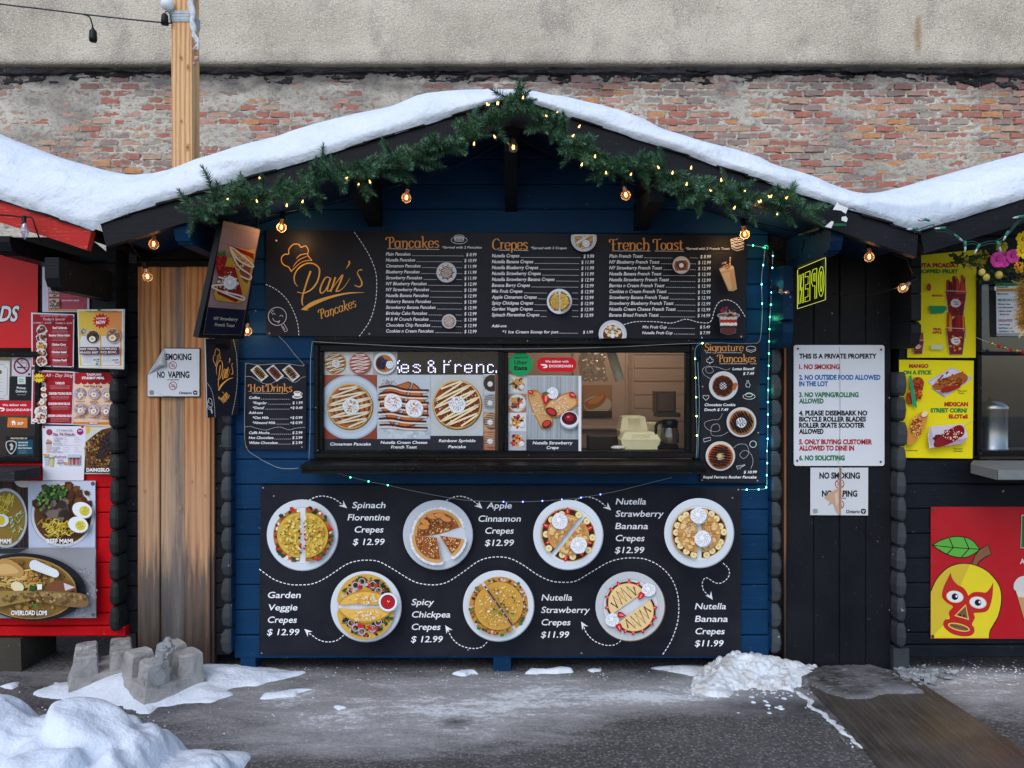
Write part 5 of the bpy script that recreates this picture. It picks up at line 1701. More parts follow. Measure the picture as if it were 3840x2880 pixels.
# ------------------------------------------------ crepe board under the sill
B1 = (950,1800,2.3284); B2 = (1880,1800,2.3284)
def crepe_board():
 t,ik = sheet('crepe_board','large black board of crepe photos on white plates below the serving sill','food board',
      [(978,1819),(2778,1827),(2779,2461),(971,2457)],(0,0,1),-.022,.008,(30,32,41))
 BW_ = (244,246,250)
 ik.part = 'lettering'
 ik.fr(*B1)
 def lines(rows,st,h=56):
  for i,(s,x,y,x1) in enumerate(rows): ik.part = 'caption_line#%d' % ik.k; ik.text(s,x,y,h,BW_,x1,None,'L',.20,.012)
 lines([('Spinach',862,245,1150),('Florentine',822,352,1188),('Crepes',880,458,1132),('$ 12.99',868,566,1140)],0)
 lines([('Garden',122,1030,410),('Veggie',124,1138,382),('Crepes',122,1246,376),('$ 12.99',118,1354,396)],0)
 lines([('Spicy',1380,1092,1572),('Chickpea',1380,1200,1718),('Crepes',1378,1308,1630),('$ 12.99',1375,1416,1648)],0)
 ik.fr(*B2)
 lines([('Apple',2037 - 2165,248,88),('Cinnamon',1960 - 2165,363,166),('Crepes',2020 - 2165,468,104),('$12.99',2020 - 2165,574,104)],0)
 lines([('Nutella',998,213,1262),('Strawberry',996,320,1412),('Banana',994,428,1280),('Crepes',994,533,1246),('$12.99',990,638,1242)],0)
 lines([('Nutella',350,1052,616),('Strawberry',346,1160,768),('Crepes',346,1268,600),('$11.99',344,1376,586)],0)
 lines([('Nutella',1690,1128,1960),('Banana',1690,1238,1976),('Crepes',1690,1346,1946),('$11.99',1688,1452,1934)],0)
 ik.part = 'dotted_line'
 wv = [(52,778),(180,868),(300,908),(400,916),(520,905),(640,850),(800,744),(900,708),(1000,700),(1100,714),(1220,778),(1380,876),(1480,908),(1600,914),(1700,888),(1820,812),(1960,712),(2060,678),(2165,672),
    (2165 + 90,690),(2165 + 190,742),(2165 + 320,830),(2165 + 430,880),(2165 + 540,893),(2165 + 650,882),(2165 + 780,808),(2165 + 920,726),(2165 + 1030,690),(2165 + 1140,680),(2165 + 1260,692),(2165 + 1380,750),(2165 + 1480,850),(2165 + 1535,980),(2165 + 1550,1120),(2165 + 1535,1260),(2165 + 1480,1410),(2165 + 1406,1530)]
 ik.fr(*B1)
 ik.dash(cr(wv,10),8,22,13,BW_)
 def arrow(x,y,a,s=62):
  c,sn = math.cos(math.radians(a)),math.sin(math.radians(a))
  ik.poly([(x + s * (u * c - v * sn),y + s * (u * sn + v * c)) for u,v in ((0,0),(-1.12,-.5),(-.72,0),(-1.12,.5))],BW_)
 def arc(pts,ax,ay,aa): ik.part = 'arrow#%d' % ax; ik.dash(cr(pts,10),8,20,12,BW_); arrow(ax,ay,aa)
 arc([(486,178),(540,150),(610,140),(690,158),(745,190),(778,220)],818,246,40)
 arc([(1684,180),(1740,152),(1810,142),(1890,165),(1950,205),(1968,222)],2000,250,42)
 arc([(790,1354),(730,1400),(650,1414),(570,1395),(505,1350),(480,1338)],445,1300,222)
 arc([(2042,1415),(1990,1460),(1900,1470),(1800,1440),(1735,1380),(1700,1310)],1676,1268,238)
 ik.fr(*B2)
 arc([(640,180),(700,152),(770,150),(840,175),(890,210),(908,225)],958,264,42)
 arc([(1044,1404),(990,1438),(910,1442),(820,1410),(750,1345),(718,1280)],696,1236,238)
 arc([(1936,726),(1984,775),(1986,840),(1930,895),(1870,898),(1820,868),(1780,855),(1755,900),(1765,960),(1800,1000),(1812,1008)],1846,1046,55)
 ik.part = 'picture'
 ik.fr(*B1)
 ik.part = 'dish_picture#1'; crepe_spinach(ik,430,482,313); ik.part = 'dish_picture#2'; crepe_apple(ik,1612,480,306); ik.part = 'dish_picture#3'; crepe_garden(ik,985,1106,311); ik.part = 'dish_picture#4'; crepe_chickpea(ik,2142,1100,312)
 ik.fr(*B2)
 ik.part = 'dish_picture#5'; crepe_strawban(ik,585,480,307,True,((-.25,-.40),(.29,.29)),38 + 0)
 ik.part = 'dish_picture#6'; crepe_strawban(ik,1728,464,306,False,((-.02,-.50),(.10,.16)),0)
 ik.part = 'dish_picture#7'; crepe_drizzle(ik,1127,1105,306)
 ik.part = 'screw'
 ik.fr(*B1)
 for (x,y) in ((85,68),(178,140),(72,1512),(1875,1484)): ik.ell(x,y,7,7,(150,150,150),n=10)
 ik.fr(*B2)
 for (x,y) in ((2018,156),(2070,84),(2068,1520),(700,1512)): ik.ell(x,y,7,7,(150,150,150),n=10)
 ik.done(t)
crepe_board()
# ------------------------------------------------ hot drinks sign, left of the window
W1 = (880,1240,2.212); W2 = (1860,1240,2.1269)
def hot_drinks():
 t,ik = sheet('drinks_sign','small black drinks price sign hung on blue planks left of the window','sign',[(92,265),(596,265),(590,988),(80,985)],W1,-.016,.006,(30,31,40))
 ik.part = 'lettering'
 rows = [('Coffee',118,566,'',0),('*Regular',148,609,'$ 1.99',562),('*Decaf',148,650,'+$ 0.49',562),('Add-ons',116,690,'',0),('*Oat Milk',147,732,'+$ 0.99',560),('*Almond Milk',147,774,'+$ 0.99',560),
   ('Caffè Mocha',117,857,'$ 2.99',560),('Hot Chocolate',117,898,'$ 2.99',560),('White Chocolate',117,940,'$ 2.99',560)]
 for s,x,y,p,xr in rows:
  e = ik.text(s,x,y,22,W,None,1.12,'L',.2,.015)
  if p:
   ik.text(p,xr,y,23,W,None,1.05,'R',.12,.015)
   ik.dash([(e + 8,y + 1),(xr - 14.5 * len(p) - 6,y + 1)],3,11,5,(210,210,214))
  elif s == 'Coffee': ik.dash([(e + 8,y + 2),(460,y + 2)],3,11,5,(210,210,214))
 ik.dash([(143,518),(436,522)],4,4,4,W)
 ik.part = 'heading'
 ik.nib('Hot',118,506,60,GOLD2,252,.12); ik.nib('Drinks',262,506,60,GOLD2,480,.12)
 ik.part = 'doodles'
 ik.dash(cr([(88,382),(130,380),(180,405),(240,438),(300,440),(350,412),(420,390),(480,425),(520,420),(555,390),(590,382)],8),2.5,7,4,W)
 ik.dash(cr([(84,800),(130,794),(190,812),(260,824),(330,804),(380,800),(450,822),(510,808),(585,802)],8),2.5,7,4,W)
 ik.part = 'picture'
 for (x,y) in ((206,350),(335,350),(468,350)):
  q = [(-76,-24),(-14,-70),(74,26),(14,74)]
  ik.poly([(x + a,y + c) for a,c in q],(216,218,222)); ik.poly([(x + a * .8,y + c * .8) for a,c in q],(196,160,96) if x < 300 else ((176,96,66) if x < 400 else (190,150,96)))
  zigzag(ik,x,y,30,54,15,-42,7,(52,30,24))
 ik.ell(519,548,42,16,(222,222,224)); ik.ell(519,546,28,9,(70,40,26)); ik.poly([(490,512),(548,512),(540,545),(498,545)],(236,236,236)); ik.ell(519,512,29,11,(240,240,240)); ik.ell(519,512,24,8,(196,150,100)); ik.ring(552,524,9,4,(236,236,236),14)
 ik.part = 'screw'
 for (x,y) in ((98,274),(574,284),(98,966),(558,966)): ik.ell(x,y,6,6,(160,160,160),n=10)
 ik.done(t)
hot_drinks()
# ------------------------------------------------ signature sign, right of the window
def signature():
 t,ik = sheet('signature_sign','tall black signature pancake sign with three plates right of the window','sign',[(1632,92),(2106,96),(2098,1214),(1630,1205)],W2,-.030,.006,(30,31,38))
 ik.part = 'heading'
 ik.nib('Signature',1664,162,56,GOLD2,1975,.12); ik.nib('Pancakes',1765,250,56,GOLD2,2075,.12)
 ik.part = 'lettering'
 for (s,x,y,x1) in (('Lotus Biscoff',1886,314,2060),('$ 7.49',1970,352,2056),('Chocolate Cookie',1662,601,1908),('Dough $ 7.49',1662,640,1850),('$ 10.99',1975,1138,2078),('Royal Ferrero Rocher Pancake',1652,1178,2076)):
  ik.text(s,x,y,22,W,x1,None,'L',.2,.018)
 ik.dash([(1675,176),(1716,176)],4,5,4,W); ik.dash([(1765,176),(1962,176)],4,5,4,W); ik.dash([(1785,264),(2000,264)],4,5,4,W); ik.dash([(2030,264),(2080,264)],4,5,4,W)
 ik.part = 'doodles'
 for pts in ([(1708,382),(1660,350),(1650,305),(1700,282),(1735,320),(1700,340),(1672,315),(1690,290),(1760,290),(1830,312),(1870,302)],
    [(1852,808),(1790,838),(1720,830),(1722,760),(1770,745),(1785,790),(1740,805),(1680,780),(1664,735),(1720,712),(1780,705),(1806,660)],
    [(1895,934),(1940,905),(2000,915),(2015,980),(1975,1020),(1945,990),(1980,955),(2030,980),(2050,1040),(2033,1100)]):
  ik.dash(cr(pts,8),2.5,7,4,W)
 ik.ring(2034,140,38,3,W,22,16); ik.stroke([(1996,145),(1998,160),(2034,172),(2070,160),(2072,145)],3,W)
 lf = [(0,-30),(8,-16),(16,-20),(13,-4),(28,-8),(24,2),(30,6),(14,18),(2,17),(2,30),(-2,30),(-2,17),(-14,18),(-30,6),(-24,2),(-28,-8),(-13,-4),(-16,-20),(-8,-16),(0,-30)]
 ik.stroke([(1706 + a,236 + c) for a,c in lf],3,W)
 ik.stroke([(2000,400),(2014,396),(2018,418),(2028,430),(2020,452),(1994,446),(1992,426),(2004,416),(2000,400)],3,W)
 ik.ring(2018,525,48,3,W,26,22); ik.ring(2018,512,28,3,W,20,16)
 hp = [(1674,556),(1652,534),(1652,518),(1664,514),(1674,524),(1686,514),(1698,520),(1696,536),(1674,556)]
 ik.stroke(hp,3,W)
 ik.stroke([(1656,862),(1710,850),(1712,874),(1658,888),(1656,862)],3,W); ik.ring(2050,905,26,3,W,20)
 ik.stroke([(1918,1080),(1950,1078),(1985,1068),(1986,1074),(1952,1090),(1948,1108),(1940,1092),(1930,1108),(1918,1080)],3,W)
 ik.part = 'picture'
 plate(ik,1815,440,116,(206,206,208),(222,222,222)); pancake(ik,1810,440,84,(96,48,30),(190,124,60),None); zigzag(ik,1810,440,84,76,9,40,5,(60,30,22)); zigzag(ik,1810,440,84,76,9,-40,5,(60,30,22)); ik.poly([(1880,455),(1905,412),(1930,422),(1904,476)],(178,92,40))
 plate(ik,1958,730,119,(204,204,206),(222,222,222)); pancake(ik,1958,730,98,(170,102,52),(196,136,76),None,dots=(50,[(120,66,36),(206,160,110)])); zigzag(ik,1958,730,92,84,17,60,9,(34,22,22)); cream_swirl(ik,1956,732,40); zigzag(ik,1956,732,34,34,7,70,4,(40,26,26))
 plate(ik,1790,1000,118,(214,206,196),(226,220,210)); pancake(ik,1790,1002,97,(176,82,40),(196,120,64),None,dots=(60,[(206,156,120),(120,60,36)])); zigzag(ik,1790,1002,92,84,17,8,8,(40,24,22)); ik.ell(1786,1002,24,24,(176,146,80),n=16); ik.ell(1783,998,17,17,(206,180,116),n=14)
 ik.part = 'screw'
 for (x,y) in ((1648,446),(2092,814),(1644,1192),(2086,1196)): ik.ell(x,y,6,6,(160,160,160),n=10)
 ik.done(t)
signature()
# ------------------------------------------------ posters on the window glass
def win_poster(name,label,quad,frame,Y=.012):
 return sheet(name,label,'poster',quad,frame,Y,.0012,(222,228,234),PAPER,None,None,'paper')
def window_posters():
 t,ik = win_poster('food_poster','poster of a cinnamon swirl pancake on blue plate, lowest left in the window',[(733,366),(1180,366),(1180,990),(733,990)],W1)
 ik.part = 'picture'
 ik.rect(733,366,1180,898,(150,66,46)); 
 def clip_disc(cx,cy,r,c,x0,y0,x1,y1):
  pts = [(min(max(cx + r * math.cos(q),x0),x1),min(max(cy + r * math.sin(q),y0),y1)) for q in [i * math.pi / 30 for i in range(60)]]
  ik.poly(pts,c)
 clip_disc(958,636,268,(176,192,214),733,366,1180,898); clip_disc(958,636,255,(206,218,234),733,366,1180,898); clip_disc(958,634,218,(192,206,222),733,366,1180,898)
 pancake(ik,955,628,188,(182,98,44),(222,170,96),(240,226,200),12,-14,.075,'cinn',True)
 ik.rect(733,898,1180,990,(38,40,50))
 ik.part = 'lettering'; ik.text('Cinnamon Pancake',790,952,25,W,1128,None,'L',.2,.015)
 ik.done(t,PAPER)
 t,ik = win_poster('food_poster','poster of chocolate drizzled french toast triangles, second from left in the window',[(1182,366),(1622,366),(1622,990),(1182,990)],W1)
 ik.part = 'picture'
 ik.rect(1182,366,1622,898,(202,210,224)); ik.scatter(1400,840,200,50,30,10,30,[(186,196,210),(214,222,232)])
 ik.scatter(1270,435,70,30,40,2,5,[(120,60,30)])
 for q in ([(1262,480),(1440,420),(1468,432),(1310,800),(1210,640),(1190,530)],[(1482,430),(1530,470),(1606,640),(1600,700),(1480,790),(1340,820)]):
  ik.poly(q,(110,48,28)); c0 = (sum(p[0] for p in q) / len(q),sum(p[1] for p in q) / len(q)); ik.poly([(c0[0] + (x - c0[0]) * .93,c0[1] + (y - c0[1]) * .93) for x,y in q],(190,106,54))
 for k in range(7):
  y = 470 + 52 * k
  ik.stroke(cr([(1190 + rnd.uniform(-6,12),y),(1300,y - 14 + k * 2),(1420,y + 18),(1600 + rnd.uniform(-14,14),y + 24)],5),15,(70,30,22))
  ik.stroke(cr([(1196,y + 18),(1300,y + 6 + k * 2),(1420,y + 34),(1594,y + 40)],5),11,(232,216,200))
 for (x,y) in ((1312,595),(1490,645)): cream_swirl(ik,x,y,74); ik.scatter(x,y,50,50,26,3,7,[(190,110,80),(206,140,110)])
 ik.rect(1182,898,1622,990,(38,40,50))
 ik.part = 'lettering'; ik.text('Nutella Cream Cheese',1210,938,24,W,1596,None,'L',.2,.015); ik.text('French Toast',1297,976,24,W,1510,None,'L',.2,.015)
 ik.done(t,PAPER)
 t,ik = win_poster('food_poster','poster of a sprinkle topped pancake, third from left in the window',[(1624,366),(2060,366),(2060,992),(1624,992)],W1)
 ik.part = 'picture'
 ik.rect(1624,366,2060,872,(204,210,220)); clip_disc(1840,620,262,(214,208,200),1624,366,2060,872); clip_disc(1840,620,246,(200,204,212),1624,366,2060,872)
 pancake(ik,1844,612,202,(150,60,34),(228,182,104),(240,222,176),12,-28,.075,'cream',False,(110,[(236,220,200),(226,200,180)]))
 ik.scatter(1840,600,60,60,46,4,8,[(220,40,40),(60,120,200),(240,190,40),(60,160,80),(230,110,40),(30,80,140)],.35)
 ik.rect(1624,872,2060,992,(38,40,50))
 ik.part = 'lettering'; ik.text('Rainbow Sprinkle',1693,924,25,W,1996,None,'L',.2,.015); ik.text('Pancake',1772,974,25,W,1916,None,'L',.2,.015)
 ik.done(t,PAPER)
 t,ik = win_poster('photo_strip','strip of three small pancake photos at top left of the window',[(733,172),(1348,176),(1348,368),(733,366)],W1,.014)
 ik.part = 'picture'
 ik.rect(736,178,932,362,(206,206,212)); ik.rect(938,178,1142,364,(212,208,214)); ik.rect(1146,180,1346,366,(186,172,168))
 pancake(ik,834,270,88,(150,78,40),(212,150,84),(238,222,196),10,-16,.08,'cinn'); pancake(ik,1040,270,88,(158,52,48),(196,110,80),(238,214,206),11,-10,.08,None)
 plate(ik,1246,268,96); pancake(ik,1240,270,72,(188,112,58),(216,156,92),None,topping=None)
 ik.ell(1212,270,40,52,(58,34,36)); ik.scatter(1232,268,40,50,24,8,13,[(38,44,84),(50,58,100),(28,32,62)]); cream_swirl(ik,1286,282,32)
 ik.done(t,PAPER)
 t,ik = win_poster('photo_strip','vertical strip of four pancake photos beside the middle window bar',[(2063,366),(2160,366),(2160,990),(2063,990)],W1,.014)
 ik.part = 'picture'
 for k,c in enumerate(((60,36,34),(176,168,166),(112,66,44),(150,84,54))):
  y = 436 + 158 * k
  ik.rect(2064,y - 76,2160,y + 78,((196,206,220),(186,196,210),(206,160,120),(196,120,90))[k])
  clipd = [(min(max(2134 + 70 * math.cos(q),2065),2159),y + 70 * math.sin(q)) for q in [i * math.pi / 16 for i in range(32)]]
  ik.poly(clipd,c)
  for j in range(8): ik.stroke([(2072,y - 50 + 14 * j),(2156,y - 60 + 15 * j)],4,(30,20,20) if k < 2 else (230,210,190))
  cream_swirl(ik,2118,y + 6,22)
 ik.done(t,PAPER)
 t,ik = win_poster('food_poster','poster of sugared strawberry crepe rolls with a jam pot in the right pane',[(243,358),(680,360),(680,962),(243,962)],W2,.02)
 ik.part = 'picture'
 ik.rect(248,362,658,862,(178,184,194))
 for k in range(16):
  x = 254 + 26 * k; ik.stroke([(x,364),(x + rnd.uniform(-4,4),600),(x,860)],rnd.uniform(2,9),rnd.choice([(160,166,176),(196,202,210),(150,152,160)]))
 for q,c in (([(250,500),(300,470),(340,480),(372,540),(398,620),(458,716),(440,770),(366,786),(340,740),(280,620)],(196,130,70)),
      ([(388,606),(420,560),(560,496),(620,500),(656,556),(640,600),(500,684),(440,690),(395,640)],(190,122,64))):
  ik.poly(cr(q,4,True),c)
  c0 = (sum(p[0] for p in q) / len(q),sum(p[1] for p in q) / len(q)); ik.poly(cr([(c0[0] + (x - c0[0]) * .86,c0[1] + (y - c0[1]) * .86) for x,y in q],4,True),(222,172,112))
  ik.scatter(c0[0],c0[1],70,70,90,2,6,[(238,230,226),(206,150,90),(230,210,190)])
 ik.ell(442,646,48,30,(66,34,28),30); ik.ell(442,646,36,20,(196,48,50),30); ik.ell(404,744,40,30,(70,36,28),-30); ik.ell(404,740,30,20,(206,60,56),-30)
 berry(ik,398,540,46,95); cream_swirl(ik,452,496,46); berry(ik,612,512,30,20); berry(ik,276,488,24,200)
 ik.poly([(360,500),(398,484),(430,500),(400,512)],(70,110,50))
 ik.ell(586,722,74,66,(150,156,168)); ik.ell(586,708,74,66,(226,228,234)); ik.ell(586,700,62,52,(76,14,26)); ik.ell(584,696,34,26,(150,20,34)); ik.ell(576,688,12,8,(220,110,120))
 ik.rect(243,866,658,962,(38,40,50)); ik.rect(658,360,680,962,(226,228,232))
 ik.part = 'lettering'; ik.text('Nutella Strawberry',292,906,25,W,608,None,'L',.2,.015); ik.text('Crepe',402,944,25,W,498,None,'L',.2,.015)
 ik.done(t,PAPER)
 t,ik = win_poster('photo_strip','vertical strip of four crepe photos at the left of the right pane',[(96,350),(242,350),(240,960),(94,958)],W2,.021)
 ik.part = 'picture'
 cols = ((196,206,214),(186,128,90),(214,216,220),(176,180,190))
 for k in range(4):
  y0 = 352 + 151 * k; ik.rect(97,y0,241,y0 + 149,cols[k])
  cy = y0 + 74
  if k < 3: ik.ell(170,cy,70,70,(206,216,226),n=26); ik.ell(170,cy,62,62,(220,226,232),n=26)
  ik.poly([(120,cy - 40),(190,cy - 50),(220,cy + 4),(180,cy + 46),(130,cy + 30)],(206,150,84))
  ik.scatter(170,cy,56,52,34,5,13,[(60,32,26),(200,40,44),(238,218,160),(222,170,100),(46,50,84)])
  cream_swirl(ik,206,cy + 22,20)
 ik.done(t,PAPER)
 n = Vector((0,-1,0))
 def disc_sticker(name,label,cx,cy,r,col,frame,Y):
  ik = Ink((0,Y,0),n,frame)
  c0 = ik.w(cx,cy,0)
  t = thing(name,label,'sticker',tuple(c0))
  b = MB(); v = [ik.w(cx + r * math.cos(q),cy + r * math.sin(q),0) + Vector((0,.0006,0)) for q in [i * math.pi / 18 for i in range(36)]]
  b.prism(v,(0,.0006,0),lin(col)); b.build('sticker_face',PAPER,t)
  return t,ik
 t,ik = disc_sticker('round_sticker','round green food delivery sticker at top left of the right pane',196,266,96,(16,150,84),W2,.006)
 ik.part = 'lettering'
 ik.text('ORDER WITH',146,221,13,(14,24,20),254,None,'L',0,.02); ik.text('Uber',145,268,33,(14,24,20),251,None,'L',0,.01); ik.text('Eats',145,312,32,(14,24,20),251,None,'L',0,.035)
 ik.done(t,PAPER)
 def round_rect(x0,y0,x1,y1,r,m=6):
  p = []
  for (cx,cy,a) in ((x1 - r,y1 - r,0),(x0 + r,y1 - r,90),(x0 + r,y0 + r,180),(x1 - r,y0 + r,270)):
   for i in range(m + 1):
    th = math.radians(a + 90 * i / m); p.append((cx + r * math.cos(th),cy + r * math.sin(th)))
  return p
 t,ik = sheet('oval_sticker','red rounded delivery sticker near the top of the right pane','sticker',round_rect(328,213,640,327,50),W2,.006,.0008,(206,14,36),PAPER,None,None,'sticker_face')
 ik.part = 'lettering'
 ik.text('We deliver with',392,254,19,W,578,None,'L',0,.015); ik.text('DOORDASH',424,292,21,W,612,None,'L',0,.02)
 ik.part = 'logo'; ik.poly(cr([(356,268),(392,268),(408,276),(410,288),(400,297),(374,297),(386,287),(396,285),(394,279),(372,279)],3,True),W)
 ik.done(t,PAPER)
window_posters()
# ------------------------------------------------ scrolling LED display in the window
def led_sign():
 t,ik = sheet('led_display','scrolling dot matrix display lit white across the top of the left pane','display',[(1349,178),(2186,178),(2186,362),(1349,362)],W1,.016,.03,(12,12,14),RUBBER,None,None,'housing')
 F7 = {'k': '1....|1....|1...1|1..1.|1.1..|11...|11...|1.1..|1..1.|1...1','<': '..1|.1.|.1.|1..|1..|.1.|.1.|..1|..1|..1','e': '.....|.....|.....|.111.|1...1|1...1|11111|1....|1...1|.111.','s': '.....|.....|.....|.111.|1...1|.11..|...1.|....1|1...1|.111.',
    '&': '.11..|1..1.|1..1.|.11..|.11..|1..1.|1..11|1...1|1..11|.11.1','F': '1...1|1..1.|.....|1111.|1....|1....|1....|1....|1....|1....','r': '.....|.....|.....|1.11.|11..1|1....|1....|1....|1....|1....',
    'n': '.....|.....|.....|1.11.|11..1|1...1|1...1|1...1|1...1|1...1','c': '.....|.....|.....|.111.|1...1|1....|1....|1....|1...1|.111.','.': '.|.|.|.|.|.|.|.|1|1'}
 b = MB(); dim = MB(); st = Vector((0,-.0012,0))
 cells = {}
 def put(ch,x,y,dx,dy):
  for r,row in enumerate(F7[ch].split('|')):
   for c,v in enumerate(row):
    if v == '1': cells[(x + c * dx,y + r * dy)] = 1
 X = [('<',1342,12),('e',1384,14),('s',1482,14),('&',1608,14),('F',1738,13),('r',1830,12),('e',1910,14),('n',2008,14),('c',2100,11),('.',2170,11)]
 for ch,x,dx in X: put(ch,x,250,dx,10.6)
 for (x,y) in cells:
  if x < 1350: continue
  b.add([ik.w(x + 6 * math.cos(q),y + 5.6 * math.sin(q),1) + st for q in [i * math.pi / 3 for i in range(6)]],[(0,1,2,3,4,5)])
 for i in range(76):
  for j in range(16):
   x = 1356 + i * 11; y = 186 + j * 11
   dim.add([ik.w(x + 2.6 * math.cos(q),y + 2.6 * math.sin(q),0) + st * .6 for q in [k * math.pi / 2 for k in range(4)]],[(0,1,2,3)])
 b.build('lit_dots',m_emit('led_white',(214,214,255),1.5),t)
 o = dim.build('unlit_dots',m_plain('unlit_led',(26,26,30),.5),t); o['kind'] = 'stuff'
led_sign()
# ------------------------------------------------ swinging photo screen and banner at the hut's left corner
def strawberry_screen():
 TL,TR,BL = P(841,827,-.45),P(975,860,-.22),P(745,1267,-.45)
 n = (TR - TL).cross(BL - TL); n.normalize()
 if n.y > 0: n = -n
 S = (740,820,2.127)
 t,ik = sheet('photo_screen','tilted tall screen showing strawberry french toast at the left hut corner','screen',[(208,12),(505,84),(372,962),(8,950)],S,0,.03,(16,16,20),RUBBER,None,(TL,n),'housing')
 ik.part = 'picture'
 ik.poly([(208,20),(498,90),(388,728),(84,706)],(160,128,124))
 for k in range(5): ik.stroke([(200 - k * 24,60 + k * 130),(490 - k * 22,120 + k * 130)],4,(136,104,100))
 ik.poly([(262,215),(400,250),(460,240),(452,300),(410,560),(390,610),(330,440),(282,310),(240,250)],(206,160,70))
 ik.poly([(265,215),(450,280),(448,330),(410,300),(270,245)],(150,24,28))
 ik.poly([(290,320),(430,390),(400,520),(370,500)],(150,80,60)); ik.scatter(350,350,70,60,50,4,10,[(214,186,160),(150,30,34),(230,206,180)])
 ik.poly([(245,300),(282,310),(388,600),(375,660),(310,675),(150,650),(130,600),(200,420)],(196,150,62))
 ik.poly([(220,380),(300,390),(350,560),(360,610),(310,670),(160,600),(170,480)],(140,30,30)); ik.scatter(250,500,80,80,70,4,11,[(206,170,140),(160,70,60),(226,200,176)])
 ik.stroke(cr([(270,240),(330,330),(430,385),(436,360),(290,240),(268,250),(330,380),(425,450),(415,485),(340,455)],6),11,(226,220,206))
 ik.stroke(cr([(170,465),(330,520),(150,530),(135,555),(350,645),(358,620),(180,575)],6),12,(226,220,206))
 cream_swirl(ik,262,510,52)
 ik.poly(cr([(155,300),(220,285),(234,330),(196,430),(168,446),(150,380)],5,True),(150,16,28)); ik.poly([(165,260),(190,280),(220,250),(232,300),(180,296),(160,300)],(60,104,44))
 ik.scatter(192,350,30,60,20,2,3,[(220,150,110)])
 ik.poly([(84,710),(387,731),(352,930),(48,920)],(24,24,48))
 ik.dash([(84,712),(50,920),(350,928),(384,735)],2,5,4,(170,170,180))
 ik.part = 'lettering'
 ik.text('NY Strawberry',130,806,26,(196,204,170),320,None,'L',.2,.012,3); ik.text('French Toast',138,856,26,(196,204,170),295,None,'L',.2,.012,3)
 ik.done(t,PRINT)
 b = MB(); b.tube([P(850,835,-.42),P(850,800,-.40)],.004,6); b.tube([P(965,862,-.22),P(965,800,-.2)],.004,6); b.build('hanger',RUBBER,t)
strawberry_screen()
def side_banner():
 TL,TR,BL = P(771,1271,-.15),P(894,1271,-.04),P(778,1567,-.15)
 n = (TR - TL).cross(BL - TL); n.normalize()
 if n.y > 0: n = -n
 S = (740,820,2.127)
 t,ik = sheet('logo_banner','narrow black banner with gold chef hat logo below the tilted screen','banner',[(54,958),(330,960),(326,1563),(74,1590)],S,0,.006,(22,25,36),PRINT,None,(TL,n),'panel')
 ik.part = 'edge_strip'; ik.poly([(54,960),(66,960),(80,1590),(74,1590)],(206,206,210))
 T = lambda x,y: (127 + (x - 345) * .235,1040 + (y - 212) * .61 - (x - 345) * .02)
 ik.part = 'logo'; chef_logo(ik,T,GOLD,.42)
 ik.nib('Pancakes',206,1476,60,GOLD,288,.05,-50,.2)
 ik.part = 'doodles'
 T2 = lambda x,y: (100 + (x - 310) * .25,1478 + (y - 810) * .60)
 pan_face(ik,T2,W,2.6)
 ik.dash(cr([(76,1308),(110,1360),(132,1450),(142,1584)],8),2.4,8,5,W); ik.dash(cr([(288,965),(314,1100),(318,1300),(300,1450),(276,1564)],8),2.4,8,5,W)
 ik.done(t)
side_banner()
# ------------------------------------------------ house rules and no-smoking signs on the right panel
R1 = (2840,500,1.659); R2 = (2840,1500,1.659)
def rr(x0,y0,x1,y1,r,m=4):
 p = []
 for (cx,cy,a) in ((x1 - r,y1 - r,0),(x0 + r,y1 - r,90),(x0 + r,y0 + r,180),(x1 - r,y0 + r,270)):
  for i in range(m + 1):
   th = math.radians(a + 90 * i / m); p.append((cx + r * math.cos(th),cy + r * math.sin(th)))
 return p
WHT = (214,218,224)
def rules():
 t,ik = sheet('rules_sign','white private property sign with six red, blue, green and black rules','sign',rr(2977,1294,3317,1747,9),(0,0,1),-.012,.003,WHT,PRINT,None,None,'panel')
 K,R,B_,Gn = (22,24,30),(172,26,44),(20,96,170),(18,112,72)
 ik.part = 'lettering'
 ik.fr(*R1)
 for (s,x,y,x1,c) in (('THIS IS A PRIVATE PROPERTY',260,1400,742,K),('1. NO SMOKING',260,1466,512,R),('2. NO OUTSIDE FOOD ALLOWED',260,1532,766,B_),('IN THE LOT',260,1572,440,B_),('3. NO VAPING/ROLLING',260,1640,630,Gn)):
  ik.text(s,x,y,30,c,x1,None,'L',0,.042)
 ik.fr(*R2)
 for (s,x,y,x1,c) in (('ALLOWED',260,20,412,Gn),('4. PLEASE DISEMBARK NO',260,95,684,K),('BICYCLE ROLLER BLADES',260,133,676,K),('ROLLER SKATE SCOOTER',260,171,668,K),('ALLOWED',260,209,412,K),('5. ONLY BUYING CUSTOMER',260,274,714,R),('ALLOWED TO DINE IN',260,313,602,R),('6. NO SOLICITING',260,374,544,Gn)):
  ik.text(s,x,y,30,c,x1,None,'L',0,.042)
 ik.part = 'bolt'
 for (x,y) in ((252,1340 - 1659),(770,1346 - 1659),(248,378),(768,385)): ik.ell(x,y,7,7,(60,60,66),n=10)
 ik.part = 'scratch'; ik.stroke(cr([(512,-330),(514,-120),(514,180),(506,400)],5),2.2,(110,112,118))
 ik.done(t)
rules()
